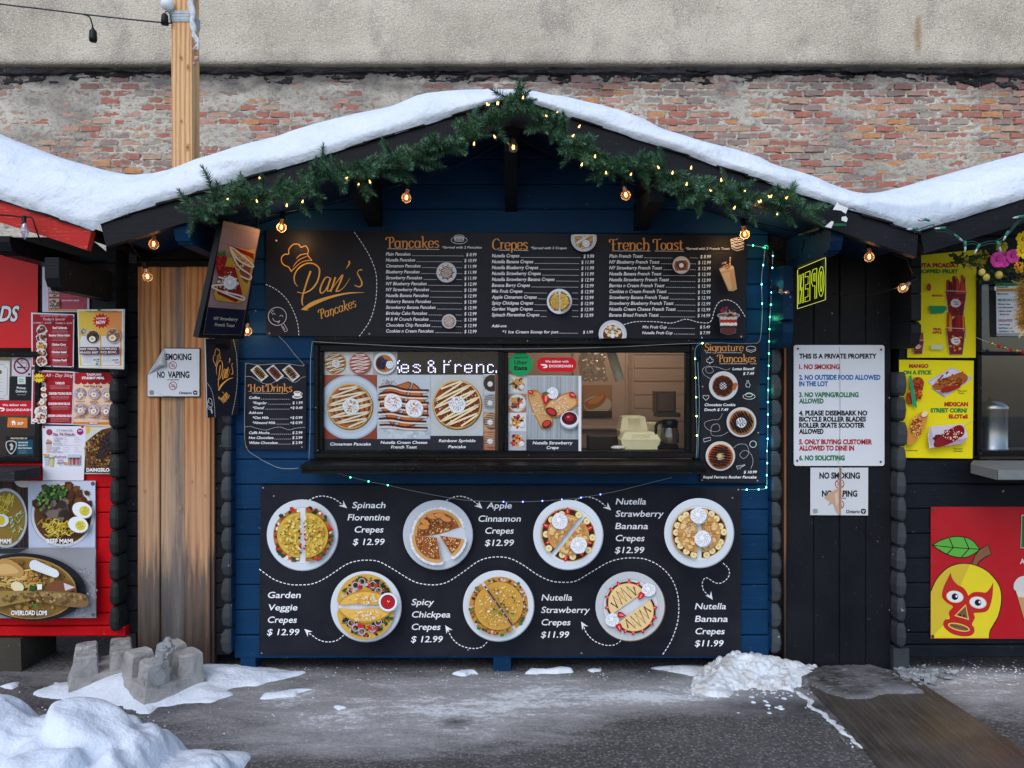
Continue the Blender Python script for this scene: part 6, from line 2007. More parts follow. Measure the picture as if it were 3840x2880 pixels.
def ns_disc(ik,cx,cy,r,vape=False):
 ik.ring(cx,cy,r,r * .18,(176,24,44),28)
 ik.rect(cx - r * .55,cy + r * .12,cx + r * .45,cy + r * .3,(26,26,30)) if not vape else ik.stroke([(cx - r * .6,cy + r * .22),(cx + r * .6,cy + r * .1)],r * .14,(26,26,30))
 if vape: ik.stroke([(cx,cy - r * .3),(cx + r * .2,cy - r * .15),(cx + r * .25,cy - r * .4),(cx + r * .45,cy - r * .2)],r * .1,(26,26,30))
 else: ik.stroke(cr([(cx + r * .4,cy + r * .02),(cx + r * .45,cy - r * .2),(cx + r * .1,cy - r * .3),(cx + r * .05,cy - r * .6),(cx + r * .35,cy - r * .62)],4),r * .09,(26,26,30))
 c = r * .68; ik.stroke([(cx - c,cy - c),(cx + c,cy + c)],r * .18,(176,24,44))
def ontario(ik,x,y,h,x1,lx,r):
 ik.text('Ontario',x,y,h,(26,26,30),x1,None,'L',0,.02)
 ik.poly([(lx + r * a,y - h * .5 + r * c) for a,c in ((-.6,-1),(.6,-1),(1,-.5),(.95,.3),(.55,.95),(-.55,.95),(-.95,.3),(-1,-.5))],(24,24,30))
 for a in (90,210,330): ik.ell(lx + r * .36 * math.cos(math.radians(a)),y - h * .5 + r * .36 * math.sin(math.radians(a)),r * .34,r * .2,WHT,a,12)
def smoke_right():
 t,ik = sheet('no_smoking_sign','torn white no smoking sign under the house rules sign','sign',[(331,421),(690,421),(689,718),(330,716)],R2,-.010,.002,(206,210,214),PRINT)
 ik.part = 'lettering'
 K = (20,22,28)
 ik.text('NO SMOKING',386,488,38,K,638,None,'L',0,.04); ik.text('NO VAPING',402,600,38,K,622,None,'L',0,.04); ik.text('(e-cigarettes)',470,614,9,K,552,None,'L',0,.02)
 ns_disc(ik,512,522,27); ns_disc(ik,512,650,26,True)
 ontario(ik,552,703,20,638,660,16)
 ik.poly(rr(346,677,376,704,8),(150,154,158))
 ik.part = 'torn_patch'
 ik.poly([(524,416),(528,440),(522,470),(524,560),(528,590),(520,690),(520,714),(505,716),(488,690),(470,640),(440,660),(452,630),(415,608),(455,574),(490,556),(506,540),(512,480),(510,416)],(196,160,132))
 ik.poly([(512,418),(518,418),(516,716),(512,716)],(40,34,34))
 ik.poly([(480,590),(500,570),(505,640),(490,660)],(214,184,158))
 ik.done(t)
smoke_right()
def smoke_left():
 S = (500,1280,4.609)
 t,ik = sheet('no_smoking_sign','white no smoking sign with a peeled corner on the bare pine planks','sign',[(525,110),(1157,115),(1152,967),(235,962),(235,575)],S,-.012,.002,(24,24,28),PRINT)
 ik.part = 'face'
 ik.poly([(525,124),(1142,130),(1140,950),(246,950),(246,580),(290,530)],WHT)
 K = (20,20,26)
 ik.part = 'lettering'
 ik.text('SMOKING',556,320,110,K,1006,None,'L',0,.04); ik.text('NO',412,628,110,K,545,None,'L',0,.04); ik.text('VAPING',596,628,110,K,970,None,'L',0,.04)
 ik.text('(e-cigarettes)',588,672,22,K,788,None,'L',0,.03)
 ns_disc(ik,683,414,64); ns_disc(ik,686,768,66,True)
 ontario(ik,790,912,46,1012,1070,38)
 ik.poly(rr(276,845,354,922,22),(140,142,146))
 ik.poly([(288,580),(358,690),(290,620)],(232,236,240)); ik.stroke(cr([(400,880),(500,930),(640,948)],5),6,(176,180,186))
 ik.done(t)
 b = MB()
 a,c = ik.w(525,122,40),ik.w(243,572,40)
 tip = ik.w(606,432,40)
 n = 12; m = 8; vs = []
 for i in range(n + 1):
  for j in range(m + 1):
   s = j / m
   e = a.lerp(c,i / n)
   w = (1 - abs(2 * i / n - .75) ** 2.0 * .5)
   tgt = tip if True else e
   k = max(0,1 - abs(i / n - .42) / .6)
   q = e.lerp(tgt,s * (.35 + .65 * k) * (1 if 0 < i < n else .02))
   q = q + Vector((0,-.030 * math.sin(s * math.pi * .8) * math.sin(math.pi * i / n),0))
   vs.append(q)
 fs = [(i * (m + 1) + j,i * (m + 1) + j + 1,(i + 1) * (m + 1) + j + 1,(i + 1) * (m + 1) + j) for i in range(n) for j in range(m)]
 b.add(vs,fs,lin((190,194,198))); b.build('curled_corner',PRINT,t,True)
smoke_left()
# ------------------------------------------------ left hut: banners, fliers, stickers
LA = (0,900,3.1904); LB = (0,1360,3.1904); L2 = (0,1700,1.8433)
RED = (190,24,32); DRED = (150,18,34)
def fine(ik,x0,x1,y,n,col=(226,190,190),st=16,w=3):
 for k in range(n):
  a = rnd.uniform(.0,.12) * (x1 - x0); ik.dash([(x0 + a,y + st * k),(x1 - a,y + st * k)],w,rnd.uniform(9,16),4,col)
def dishes(ik,x,ys,r,cols,bg=(226,222,220)):
 for i,y in enumerate(ys):
  ik.blob(x,y,r * 1.05,bg,9,.12); ik.scatter(x,y,r * .8,r * .7,40,r * .08,r * .24,cols[i % len(cols)])
def left_signs():
 t,ik = sheet('red_banner','red vinyl banner ending in white italic letters on the left hut','banner',[(-700,110),(455,112),(446,1290),(-700,1290)],LA,-.012,.002,(206,34,40),VINYL,None,None,'cloth')
 ik.part = 'lettering'
 for dx,dy in ((-9,0),(9,0),(0,-9),(0,9),(7,7),(-7,7),(7,-7),(-7,-7)):
  ik.text('FOODS',-400 + dx,968 + dy,185,(26,22,26),200 + dx,None,'L',.22,.04)
 ik.text('FOODS',-400,968,185,(224,222,226),200,None,'L',.22,.03)
 ik.part = 'eyelet'; ik.ring(410,152,15,9,(150,146,140),16)
 ik.done(t,VINYL)
 t,ik = sheet('menu_flyer','partly hidden flyer with two pale dish photos on dusky pink, topmost of the fliers','flyer',[(505,318),(1068,420),(1066,862),(505,862)],LA,-.010,.0012,(206,200,216),PAPER,None,None,'paper')
 ik.part = 'picture'; ik.poly([(580,480),(1042,540),(1042,850),(580,850)],(172,62,84)); ik.rect(580,826,1000,850,(196,150,90))
 for y in (620,758): ik.rect(590,y - 56,710,y + 56,(206,196,190)); ik.scatter(650,y,56,50,60,6,15,[(110,82,70),(160,130,116),(206,186,170),(90,60,56)])
 ik.part = 'lettering'; ik.text('CHICKEN SISIG',736,732,17,(236,226,226),946,None,'L',0,.03); fine(ik,726,1030,606,4,(206,140,156),24); fine(ik,726,1030,752,3,(206,140,156),25)
 ik.done(t,PAPER)
 t,ik = sheet('menu_flyer','dark red flyer listing five daily special dishes beside the yellow flyer','flyer',[(372,868),(888,888),(880,1524),(378,1512)],LA,-.014,.0012,(222,222,232),PAPER,None,None,'paper')
 ik.part = 'picture'; ik.poly([(392,886),(876,900),(868,1512),(390,1498)],(160,18,36))
 dishes(ik,498,(1078,1176,1270,1358,1450),64,([(110,40,24),(150,66,34),(80,30,20)],[(130,44,26),(166,90,40),(90,40,24)],[(206,150,60),(222,180,90),(166,96,40)],[(60,36,26),(110,60,36),(190,140,90)],[(170,90,50),(206,160,110),(120,50,30)]))
 ik.part = 'lettering'
 ik.text('TAGPUAN STREET FOODS',480,916,22,(220,170,176),812,None,'L',0,.02); ik.text("Today's Special",505,960,30,(238,226,228),770,None,'L',.4,.0)
 ik.text('COMBO 1 - $12.99',398,1000,18,(220,190,194),612,None,'L',0,.03); ik.text('COMBO 2 - $15.99',664,1004,18,(220,190,194),866,None,'L',0,.03)
 for (s,x,y,x1) in (('Beef Caldereta',630,1062,802),('Boneless Chicken Adobo',586,1152,838),('Chicken Curry',620,1262,790),('Chicken Inasal',618,1352,796),('Chicken Pastil',628,1450,796)):
  ik.text(s,x,y,26,(238,230,232),x1,None,'L',0,.05); fine(ik,610,820,y + 18,3)
 ik.part = 'drawing_pin'
 for (x,y) in ((618,968),(888,936),(622,1514),(866,1528)): ik.ell(x,y,15,12,(24,92,104),n=12)
 ik.done(t,PAPER)
 t,ik = sheet('menu_flyer','laminated yellow and orange flyer with red starburst and two rice bowls','flyer',[(922,830),(1492,826),(1484,1546),(942,1530)],LA,-.095,.0016,(196,200,196),PAPER,None,None,'paper')
 ik.part = 'picture'
 ik.poly([(926,836),(1474,832),(1468,1522),(942,1522)],(232,232,226))
 ik.poly([(938,846),(1200,846),(1200,1508),(954,1508)],(226,192,76)); ik.poly([(1200,846),(1460,846),(1454,1508),(1200,1508)],(232,150,84)); ik.poly([(1130,846),(1290,846),(1260,1508),(1130,1508)],(232,176,80))
 ik.poly([(958,1200),(974,1150),(1194,1150),(1194,1500),(984,1500),(966,1380)],(222,224,230)); ik.poly([(1214,1150),(1440,1150),(1432,1500),(1214,1500)],(222,224,230))
 st = []
 for k in range(28):
  q = (112 if k % 2 == 0 else 78); st.append((1212 + q * 1.0 * math.cos(k * math.pi / 14),968 + q * .88 * math.sin(k * math.pi / 14)))
 ik.poly(st,(206,18,26))
 def bowl(x,y,r,dark):
  ik.ell(x,y,r,r,(214,206,192),n=28); ik.ell(x,y,r * .92,r * .92,dark,n=26); ik.scatter(x,y,r * .8,r * .8,50,r * .06,r * .16,[tuple(int(min(255,v * f)) for v in dark) for f in (.7,1.3,1.6,1.0)])
  ik.ell(x - r * .1,y + r * .3,r * .48,r * .42,(238,236,232),n=18); ik.ell(x - r * .12,y + r * .28,r * .22,r * .2,(238,180,30),n=14)
 ik.ell(1000,1092,44,44,(206,200,186)); ik.scatter(1000,1092,36,36,30,5,10,[(150,130,100),(190,176,150),(110,96,70)])
 bowl(1112,1160,82,(74,56,46)); bowl(1354,1146,90,(150,112,80))
 ik.poly(rr(952,1280,1182,1370,6),(96,44,44)); ik.poly(rr(1198,1280,1424,1370,6),(96,44,44))
 ik.ell(1160,1484,18,13,(30,130,170),n=12)
 ik.part = 'lettering'
 ik.text('TAGPUAN STREET FOODS',1016,864,20,(96,60,40),1404,None,'L',0,.01); ik.text('AVAILABLE',1146,950,22,W,1266,None,'L',.1,.03,-3); ik.text('NOW',1148,1006,40,W,1262,None,'L',.1,.04,-2)
 ik.text('BEEF PARES/',960,1316,26,W,1162,None,'L',0,.01); ik.text('BRAISED BEEF',960,1358,26,W,1172,None,'L',0,.01); ik.text('DUMPLING',1206,1314,28,W,1396,None,'L',0,.01); ik.text('RICE BOWL',1206,1356,28,W,1398,None,'L',0,.01)
 ik.text('$15.99',1114,1440,20,(40,40,50),1188,None,'L',0,.04); ik.text('$12.99',1346,1444,20,(40,40,50),1416,None,'L',0,.04)
 fine(ik,986,1110,1400,5,(120,120,130),16); fine(ik,1222,1340,1410,4,(120,120,130),16); ik.stroke(cr([(1150,1452),(1164,1462),(1176,1448),(1186,1464)],3),5,(30,30,36)); ik.stroke(cr([(1370,1464),(1384,1456),(1396,1474),(1424,1456)],3),5,(30,30,36))
 ik.part = 'drawing_pin'; ik.ell(1186,836,22,13,(24,92,104),n=12)
 ik.done(t,PAPER)
 t,ik = sheet('menu_flyer','red all-day breakfast flyer with yellow price star and egg dishes','flyer',[(384,86),(888,108),(866,742),(370,732)],LB,-.014,.0012,(222,222,232),PAPER,None,None,'paper')
 ik.part = 'picture'; ik.poly([(400,98),(876,122),(856,730),(388,720)],(168,20,36))
 dishes(ik,486,(286,372,440,500,590,660),68,([(60,30,26),(110,60,40),(200,170,140)],[(220,190,150),(150,60,40)],[(90,30,30),(140,60,50)],[(176,90,60),(214,150,120)],[(206,200,190),(150,140,120)],[(120,60,40),(210,180,150)]))
 for (x,y) in ((520,316),(530,392),(496,476),(528,540),(420,690),(516,700)): ik.ell(x,y,34,24,(240,238,236),n=16); ik.ell(x,y,15,12,(236,150,30),n=12)
 st = [((78 if k % 2 == 0 else 50) * math.cos(k * math.pi / 12) + 466,(62 if k % 2 == 0 else 42) * math.sin(k * math.pi / 12) + 184) for k in range(24)]
 ik.poly(st,(238,204,40))
 ik.part = 'lettering'
 ik.text('TAGPUAN STREET FOODS',462,118,18,(220,160,166),832,None,'L',0,.02); ik.text('All - Day Silog',540,170,40,(238,226,228),866,None,'L',.35,0); ik.text('$15.99',414,194,22,(60,40,20),520,None,'L',0,.04)
 for (s,x,y,x1) in (('TAPSILOG',660,258,772),('CHICKEN TOCINO SILOG',584,382,856),('CHICKEN SPAM SILOG',578,504,838),('CHICKEN LONGGANISA SILOG',572,648,860)):
  ik.text(s,x,y,27,(240,232,234),x1,None,'L',0,.05); fine(ik,596,840,y + 20,3)
 ik.done(t,PAPER)
 t,ik = sheet('menu_flyer','cream student meal flyer with scalloped red top and six egg bowls','flyer',[(890,112),(1345,170),(1345,770),(868,744)],LB,-.0125,.0012,(226,222,228),PAPER,None,None,'paper')
 ik.part = 'picture'
 ik.poly([(896,126),(1345,130),(1345,760),(876,736)],(234,206,178)); ik.poly([(896,120),(1345,120),(1345,230),(896,230)],(178,22,34))
 for k in range(6): ik.ell(930 + 78 * k,228,40,32,(178,22,34),n=20)
 ik.poly([(874,708),(1345,712),(1345,742),(874,738)],(222,136,40)); ik.poly(rr(1058,708,1180,740,12),(176,84,30))
 for (x,y) in ((964,372),(1126,370),(1286,376),(964,556),(1122,566),(1272,572)):
  ik.ell(x,y,72,72,(176,120,90),n=26); ik.ell(x,y,66,66,(206,190,200),n=26); ik.scatter(x,y,58,58,50,4,11,[(120,100,96),(222,210,214),(160,120,110),(196,176,186)]); ik.ell(x - 4,y + 14,32,30,(240,238,240),n=18); ik.ell(x - 2,y + 14,17,17,(238,166,30),n=14)
 ik.part = 'lettering'
 DR = (140,40,30)
 ik.text('TAGPUAN',1034,154,26,W,1210,None,'L',0,.05); ik.text('STUDENT MEAL',980,196,28,W,1248,None,'L',0,.05); ik.text('Fried Rice & Egg',1000,294,26,DR,1222,None,'L',0,.04)
 for (s,x,y,x1) in (('TAPSILOG',902,472,1012),('CHICKEN',1076,472,1166),('TOCILOG',1076,490,1174),('CHICKEN',1246,474,1335),('CHICKEN',912,648,1000),('BACONSILOG',892,668,1016),('TOYOSILOG',1056,666,1186),('CHICKEN',1236,656,1335),('SPAMSILOG',1220,680,1340),('ORDER NOW!',1068,730,1170)):
  ik.text(s,x,y,17,DR if s != 'ORDER NOW!' else W,x1,None,'L',0,.04)
 ik.done(t,PAPER)
 t,ik = sheet('menu_flyer','long white snack and fruit soda flyer with purple print hanging lowest','flyer',[(502,756),(1032,762),(1000,1410),(514,1408)],LB,-.016,.0012,(226,226,236),PAPER,None,None,'paper')
 PU = (120,36,96)
 ik.part = 'picture'
 ik.ell(590,832,38,38,(160,60,84),n=22); ik.ell(958,826,40,40,(160,30,110),n=22); ik.ell(524,772,16,12,(176,20,60)); ik.ell(986,770,16,12,(176,20,60))
 def cup(x,y,w,h,top,body):
  ik.poly([(x - w / 2,y),(x + w / 2,y),(x + w * .36,y + h),(x - w * .36,y + h)],body); ik.poly([(x - w / 2,y),(x + w / 2,y),(x + w * .46,y + h * .22),(x - w * .46,y + h * .22)],(96,112,150)); ik.scatter(x,y - 6,w * .45,14,14,7,14,top)
 cup(584,945,72,132,[(226,170,90),(206,140,60)],(206,180,176)); cup(558,1112,60,118,[(232,190,80),(214,150,50)],(176,186,206)); cup(616,1124,58,116,[(206,206,210)],(206,190,110))
 ik.rect(812,1098,962,1224,(150,156,166)); ik.rect(812,1098,962,1130,(190,196,206))
 for k,c in enumerate(((196,110,50),(176,50,60),(190,90,110))): ik.poly([(828 + 44 * k,1150),(862 + 44 * k,1150),(856 + 44 * k,1220),(834 + 44 * k,1220)],c); ik.rect(826 + 44 * k,1140,864 + 44 * k,1156,(60,56,60))
 ik.poly(rr(758,1188,798,1220,8),(226,140,60))
 ik.part = 'lettering'
 G2 = (90,84,96)
 ik.text("IT'S TIME FOR",674,824,26,G2,866,None,'L',0,0); ik.text("Sip 'N Snack",632,870,32,(150,50,90),894,None,'L',0,.03)
 for (s,x,y,x1) in (('CHOOSE',640,918,752),('YOUR',638,948,712),('SNACKS',634,980,736),('CHOOSE',620,1032,716),('YOUR',620,1056,684),('FRUIT SODA',616,1082,750)): ik.text(s,x,y,24,G2,x1,None,'L',0,0)
 for (s,x,y) in (('Fries',764,900),('Fishballs',764,926),('Siomai',762,952),('Kikiam',758,978),('Squidballs',884,900),('Calamari Rice',880,926),('Spring Rolls',878,952),('Strawberry',756,1020),('Passion Fruit',756,1044),('Lemonade',754,1068),('Mango',890,1018),('Lychee',888,1042),('Dragon Fruit',884,1068)):
  ik.text(s,x,y,11,(150,140,152),None,1.0,'L',0,0,0,2)
 ik.text('Refresh',654,1140,32,PU,788,None,'L',.3,.01); ik.text('your',684,1178,26,PU,758,None,'L',.3,.01); ik.text('day!',676,1212,34,PU,752,None,'L',.3,.01)
 ik.text('$10',938,822,15,W,978,None,'L',0,.04)
 ik.dash([(632,992),(964,988)],2,400,1,G2)
 ik.done(t,PAPER)
 t,ik = sheet('food_poster','brown fried fish rice poster at the right edge of the left hut fliers','poster',[(1012,760),(1345,766),(1345,1334),(1000,1332)],LB,-.010,.0012,(206,202,196),VINYL,None,None,'paper')
 ik.part = 'picture'
 ik.poly([(1014,768),(1345,768),(1345,1316),(1010,1316)],(110,74,40))
 ik.scatter(1175,1060,160,235,420,5,15,[(150,106,56),(96,60,32),(180,136,80),(66,38,24),(196,156,96),(124,82,44)])
 ik.poly([(1250,860),(1345,800),(1345,1040),(1270,1090),(1200,1150),(1150,1130),(1180,1040),(1200,960)],(46,34,36)); ik.scatter(1260,980,60,120,60,6,16,[(34,26,30),(66,48,46),(54,40,44)])
 ik.poly([(1016,768),(1336,772),(1220,800),(1130,860),(1060,920),(1024,948)],(206,208,198)); ik.poly([(1030,770),(1090,772),(1070,840),(1034,860)],(226,176,50))
 ik.poly([(1008,1256),(1345,1256),(1345,1318),(1008,1318)],(56,40,34))
 ik.part = 'lettering'; ik.text('DAINGSILOG',1034,1302,42,W,1345,None,'L',0,.035)
 ik.done(t,VINYL)
 S = Vector((0,-1,0))
 t,ik = sheet('no_smoking_sticker','square grey no smoking sticker in the left hut window','sticker',[(144,1400),(374,1404),(372,1636),(138,1626)],LA,-.004,.0008,(196,196,206),PAPER,None,None,'sticker_face')
 ik.part = 'print'; ik.ring(260,1506,88,20,(132,18,56),40); ik.rect(204,1516,304,1532,(26,26,30)); ik.stroke(cr([(316,1510),(322,1480),(290,1470),(258,1468),(254,1444),(282,1438)],5),6,(26,26,30)); ik.rect(310,1516,316,1532,(26,26,30)); ik.rect(320,1516,326,1532,(26,26,30)); ik.stroke([(198,1444),(322,1568)],18,(132,18,56)); ik.ell(348,1606,14,14,(40,40,46))
 ik.done(t,PAPER)
 t,ik = sheet('certificate','white framed certificate sheet behind the left hut window, cut by the edge','notice',[(-240,1440),(116,1444),(110,1914),(-240,1914)],LA,.006,.0008,(214,216,226),PAPER,None,None,'paper')
 ik.part = 'print'; ik.stroke([(-220,1488),(52,1488),(56,1520),(92,1530),(84,1850),(50,1866),(46,1896),(-220,1896)],4,(60,60,66)); ik.ell(4,1580,18,26,(50,52,56)); fine(ik,-120,30,1660,3,(90,90,96),44); ik.stroke([(-100,1812),(36,1812)],3,(60,60,66))
 ik.done(t,PAPER)
 t,ik = sheet('delivery_sticker','black pickup and delivery sticker with white tab in the left hut window','sticker',[(112,170),(364,165),(366,452),(106,452)],LB,-.004,.0008,(22,28,34),PAPER,None,None,'sticker_face')
 ik.part = 'print'; ik.rect(210,166,306,256,(206,214,206))
 ik.part = 'lettering'; ik.text('Uber',230,208,20,(40,60,50),284,None,'L',0,.01); ik.text('Eats',230,232,17,(40,130,90),284,None,'L',0,.03); ik.text('Pickup.',202,314,29,W,312,None,'L',0,.008); ik.text('Delivery.',190,356,30,W,324,None,'L',0,.008); ik.text('YOUR CHOICE',204,388,11,(190,190,190),306,None,'L',0,.01)
 ik.done(t,PAPER)
 t,ik = sheet('delivery_sticker','red rectangular delivery sticker below the black one in the left window','sticker',[(-20,458),(370,462),(366,628),(-20,626)],LB,-.005,.0008,(200,12,34),PAPER,None,None,'sticker_face')
 ik.part = 'lettering'; ik.text('We deliver with',28,518,26,W,316,None,'L',0,.015); ik.text('DOORDASH',78,578,28,W,372,None,'L',0,.018)
 ik.part = 'logo'; ik.poly(cr([(-20,538),(34,538),(54,550),(54,566),(40,580),(6,580),(22,568),(34,564),(32,554),(-20,552)],3,True),W)
 ik.done(t,PAPER)
 t,ik = sheet('delivery_sticker','small orange delivery sticker with a house mark in the left window','sticker',[(94,655),(328,660),(326,780),(84,772)],LB,-.004,.0008,(214,122,48),PAPER,None,None,'sticker_face')
 ik.part = 'logo'; ik.poly([(140,700),(165,690),(186,712),(184,746),(172,746),(170,722),(160,722),(158,748),(146,748),(146,720),(136,716)],W)
 ik.part = 'lettering'; ik.text('SKIP',204,742,32,W,276,None,'L',.15,.03)
 ik.done(t,PAPER)
 t,ik = sheet('security_sticker','dark teal security company sticker with a shield at the window foot','sticker',[(70,882),(398,878),(404,1102),(74,1104)],LB,-.004,.0008,(14,22,36),PAPER,None,None,'sticker_face')
 ik.part = 'print'; ik.poly([(190,924),(394,922),(398,1096),(206,1100)],(22,74,92)); ik.poly(cr([(132,930),(196,950),(192,1030),(132,1098),(76,1030),(72,950)],4,True),(190,190,184)); ik.poly(cr([(132,942),(184,958),(182,1024),(132,1082),(86,1024),(82,958)],4,True),(24,30,40)); ik.poly([(110,980),(140,960),(160,990),(150,1040),(120,1050),(130,1010)],(190,190,184))
 ik.part = 'lettering'
 ik.text('PROTECTED BY',128,914,18,(222,210,170),330,None,'L',0,.04)
 for k,(s,x1) in enumerate((('FEARLESS',336),('SECURITY',334),('PROTECTION',376))): ik.text(s,218,962 + 34 * k,15,(214,222,224),x1,None,'L',0,.05)
 fine(ik,220,330,1056,1,(200,206,206)); fine(ik,220,330,1080,1,(200,206,206))
 ik.done(t,PAPER)
 t,ik = sheet('food_banner','vinyl banner of noodle soup photos on the red planks of the left hut','banner',[(-700,192),(660,190),(664,1138),(-700,1142)],L2,-.010,.002,(206,214,230),VINYL,None,None,'cloth')
 ik.part = 'picture'
 ik.poly([(-700,194),(192,194),(198,654),(-700,656)],(62,46,48))
 for k in range(26): ik.stroke([(-40 + 9 * k,196),(-38 + 9 * k + rnd.uniform(-4,4),420),(-36 + 9 * k,650)],2.4,rnd.choice([(86,68,70),(44,32,34),(104,84,84)]))
 ik.ell(170,190,70,46,(214,214,220),0,20,0,180)
 def soup(cx,cy,r,ry,rim=(206,210,216),broth=(110,70,30)):
  ik.ell(cx,cy,r,ry,(150,156,166),n=48); ik.ell(cx,cy,r * .98,ry * .98,rim,n=48); ik.ell(cx,cy + ry * .0,r * .9,ry * .9,(120,116,116),n=48); ik.ell(cx,cy + ry * .03,r * .88,ry * .87,broth,n=48)
 soup(40,448,150,208,(196,200,206),(150,120,50))
 for k in range(26): 
  a = rnd.uniform(0,6.28); x = 20 + rnd.uniform(-30,40); y = 350 + rnd.uniform(-60,60)
  ik.stroke(cr([(x,y),(x + 30 * math.cos(a),y + 20),(x + 50 * math.cos(a + .6),y + 50 * math.sin(a)),(x + 70 * math.cos(a),y + 40)],4),6,rnd.choice([(214,196,70),(190,168,50),(226,212,100)]))
 for k in range(30): x = rnd.uniform(40,140); y = rnd.uniform(420,580); ik.stroke([(x,y),(x + rnd.uniform(-30,40),y + rnd.uniform(-40,40))],7,rnd.choice([(150,176,110),(196,212,170),(110,146,80)]))
 ik.ell(10,464,52,44,(232,236,240),n=26); ik.ell(6,464,30,34,(226,200,60),n=20)
 ik.poly([(194,196),(658,192),(658,652),(200,654)],(196,206,226))
 soup(434,426,222,224,(214,218,222),(96,58,26))
 ik.scatter(430,330,190,120,60,14,34,[(80,46,24),(110,70,34),(66,40,24)])
 ik.scatter(400,375,90,80,34,16,34,[(78,64,60),(110,94,88),(52,40,38),(130,112,104)])
 ik.scatter(380,270,90,44,90,6,15,[(40,76,36),(60,100,46),(26,54,30),(110,150,70)]); ik.scatter(300,340,50,60,26,8,13,[(110,150,60),(150,186,100),(70,110,50)])
 for k in range(46):
  a = rnd.uniform(0,6.28); x = 420 + rnd.uniform(-110,80); y = 525 + rnd.uniform(-50,46)
  ik.stroke(cr([(x,y),(x + 26 * math.cos(a),y + 22 * math.sin(a)),(x + 44 * math.cos(a + .9),y + 34 * math.sin(a + .7)),(x + 60 * math.cos(a + .2),y + 12)],4),7,rnd.choice([(206,180,60),(226,206,96),(176,146,44)]))
 for (x,y,a) in ((568,392,20),(540,493,16)):
  ik.ell(x + 3,y + 4,72,56,(120,110,100),a,28); ik.ell(x,y,70,54,(234,238,242),a,28); ik.ell(x + 16,y + 6,36,34,(214,200,70),a,24); ik.scatter(x + 16,y + 6,30,28,20,3,6,[(232,222,110),(190,176,50)])
 ik.poly([(-700,658),(656,654),(662,1136),(-700,1140)],(150,150,156)); ik.scatter(560,960,110,170,260,2,5,[(110,110,118),(190,190,196),(130,130,138)]); ik.poly([(-20,658),(200,656),(120,690),(-20,694)],(40,50,52))
 ik.ell(200,925,395,232,(24,26,34),6,56); ik.ell(180,930,350,214,(176,140,72),6,54); ik.ell(180,932,340,206,(140,106,52),6,54)
 ik.scatter(180,930,300,180,120,8,26,[(160,126,64),(120,88,40),(178,146,84)])
 for k in range(60):
  a = rnd.uniform(0,6.28); x = 130 + rnd.uniform(-130,110); y = 870 + rnd.uniform(-70,60)
  ik.stroke(cr([(x,y),(x + 34 * math.cos(a),y + 16 * math.sin(a)),(x + 60 * math.cos(a + .8),y + 24 * math.sin(a)),(x + 84 * math.cos(a),y + 20)],4),9,rnd.choice([(206,170,90),(190,150,70),(222,190,116)]))
 ik.poly(cr([(0,735),(80,740),(160,800),(150,850),(60,850),(-20,840)],4,True),(190,146,84)); ik.poly(cr([(0,770),(70,770),(130,820),(60,836),(-20,830)],4,True),(214,176,112))
 ik.scatter(220,860,46,30,50,5,10,[(166,110,50),(196,144,76),(130,84,40)])
 for k in range(9): ik.ell(238 + 17 * k,772 + 7 * k,36,36 - k,(206 + k * 2,212 + k * 2,220),30,20); ik.ell(240 + 17 * k,774 + 7 * k,32,32 - k,(226,232,238),30,20)
 ik.ell(120,922,46,34,(232,218,176),20,22); ik.poly([(256,906),(290,904),(290,940),(258,944)],(236,238,236)); ik.poly([(205,912),(246,916),(240,952),(200,948)],(40,84,44))
 ik.poly(cr([(310,930),(380,880),(450,886),(524,925),(500,950),(400,965)],4,True),(120,74,48)); ik.poly([(440,895),(520,926),(450,950)],(206,200,200))
 ik.poly(cr([(-40,965),(100,950),(225,956),(232,1010),(100,1040),(-40,1060)],4,True),(156,130,72)); ik.poly(cr([(240,950),(400,956),(560,968),(604,1000),(596,1060),(440,1056),(260,1012)],4,True),(130,100,60)); ik.poly(cr([(250,962),(400,966),(560,980),(560,1010),(400,1000),(262,990)],4,True),(160,132,84))
 ik.scatter(300,1000,300,40,90,5,14,[(120,92,52),(176,148,96),(104,78,46)]); ik.poly([(220,1042),(252,1040),(262,1070),(236,1074)],(70,120,50))
 ik.part = 'lettering'
 for (s,x,y,x1) in (('BEEF MAMI',322,622,504),('CHICKEN MAMI',-150,622,78),('OVERLOAD LOMI',76,1118,324)):
  ik.text(s,x + 3,y + 3,32,(60,60,66),x1 + 3,None,'L',0,.03); ik.text(s,x,y,32,W,x1,None,'L',0,.03)
 ik.part = 'eyelet'
 for (x,y) in ((642,210),(645,1116)): ik.ell(x,y,15,15,(96,98,102),n=16); ik.ell(x,y,8,8,(40,40,44),n=12); ik.ell(x,y,4,4,(120,120,120),n=8)
 ik.done(t,VINYL)
left_signs()
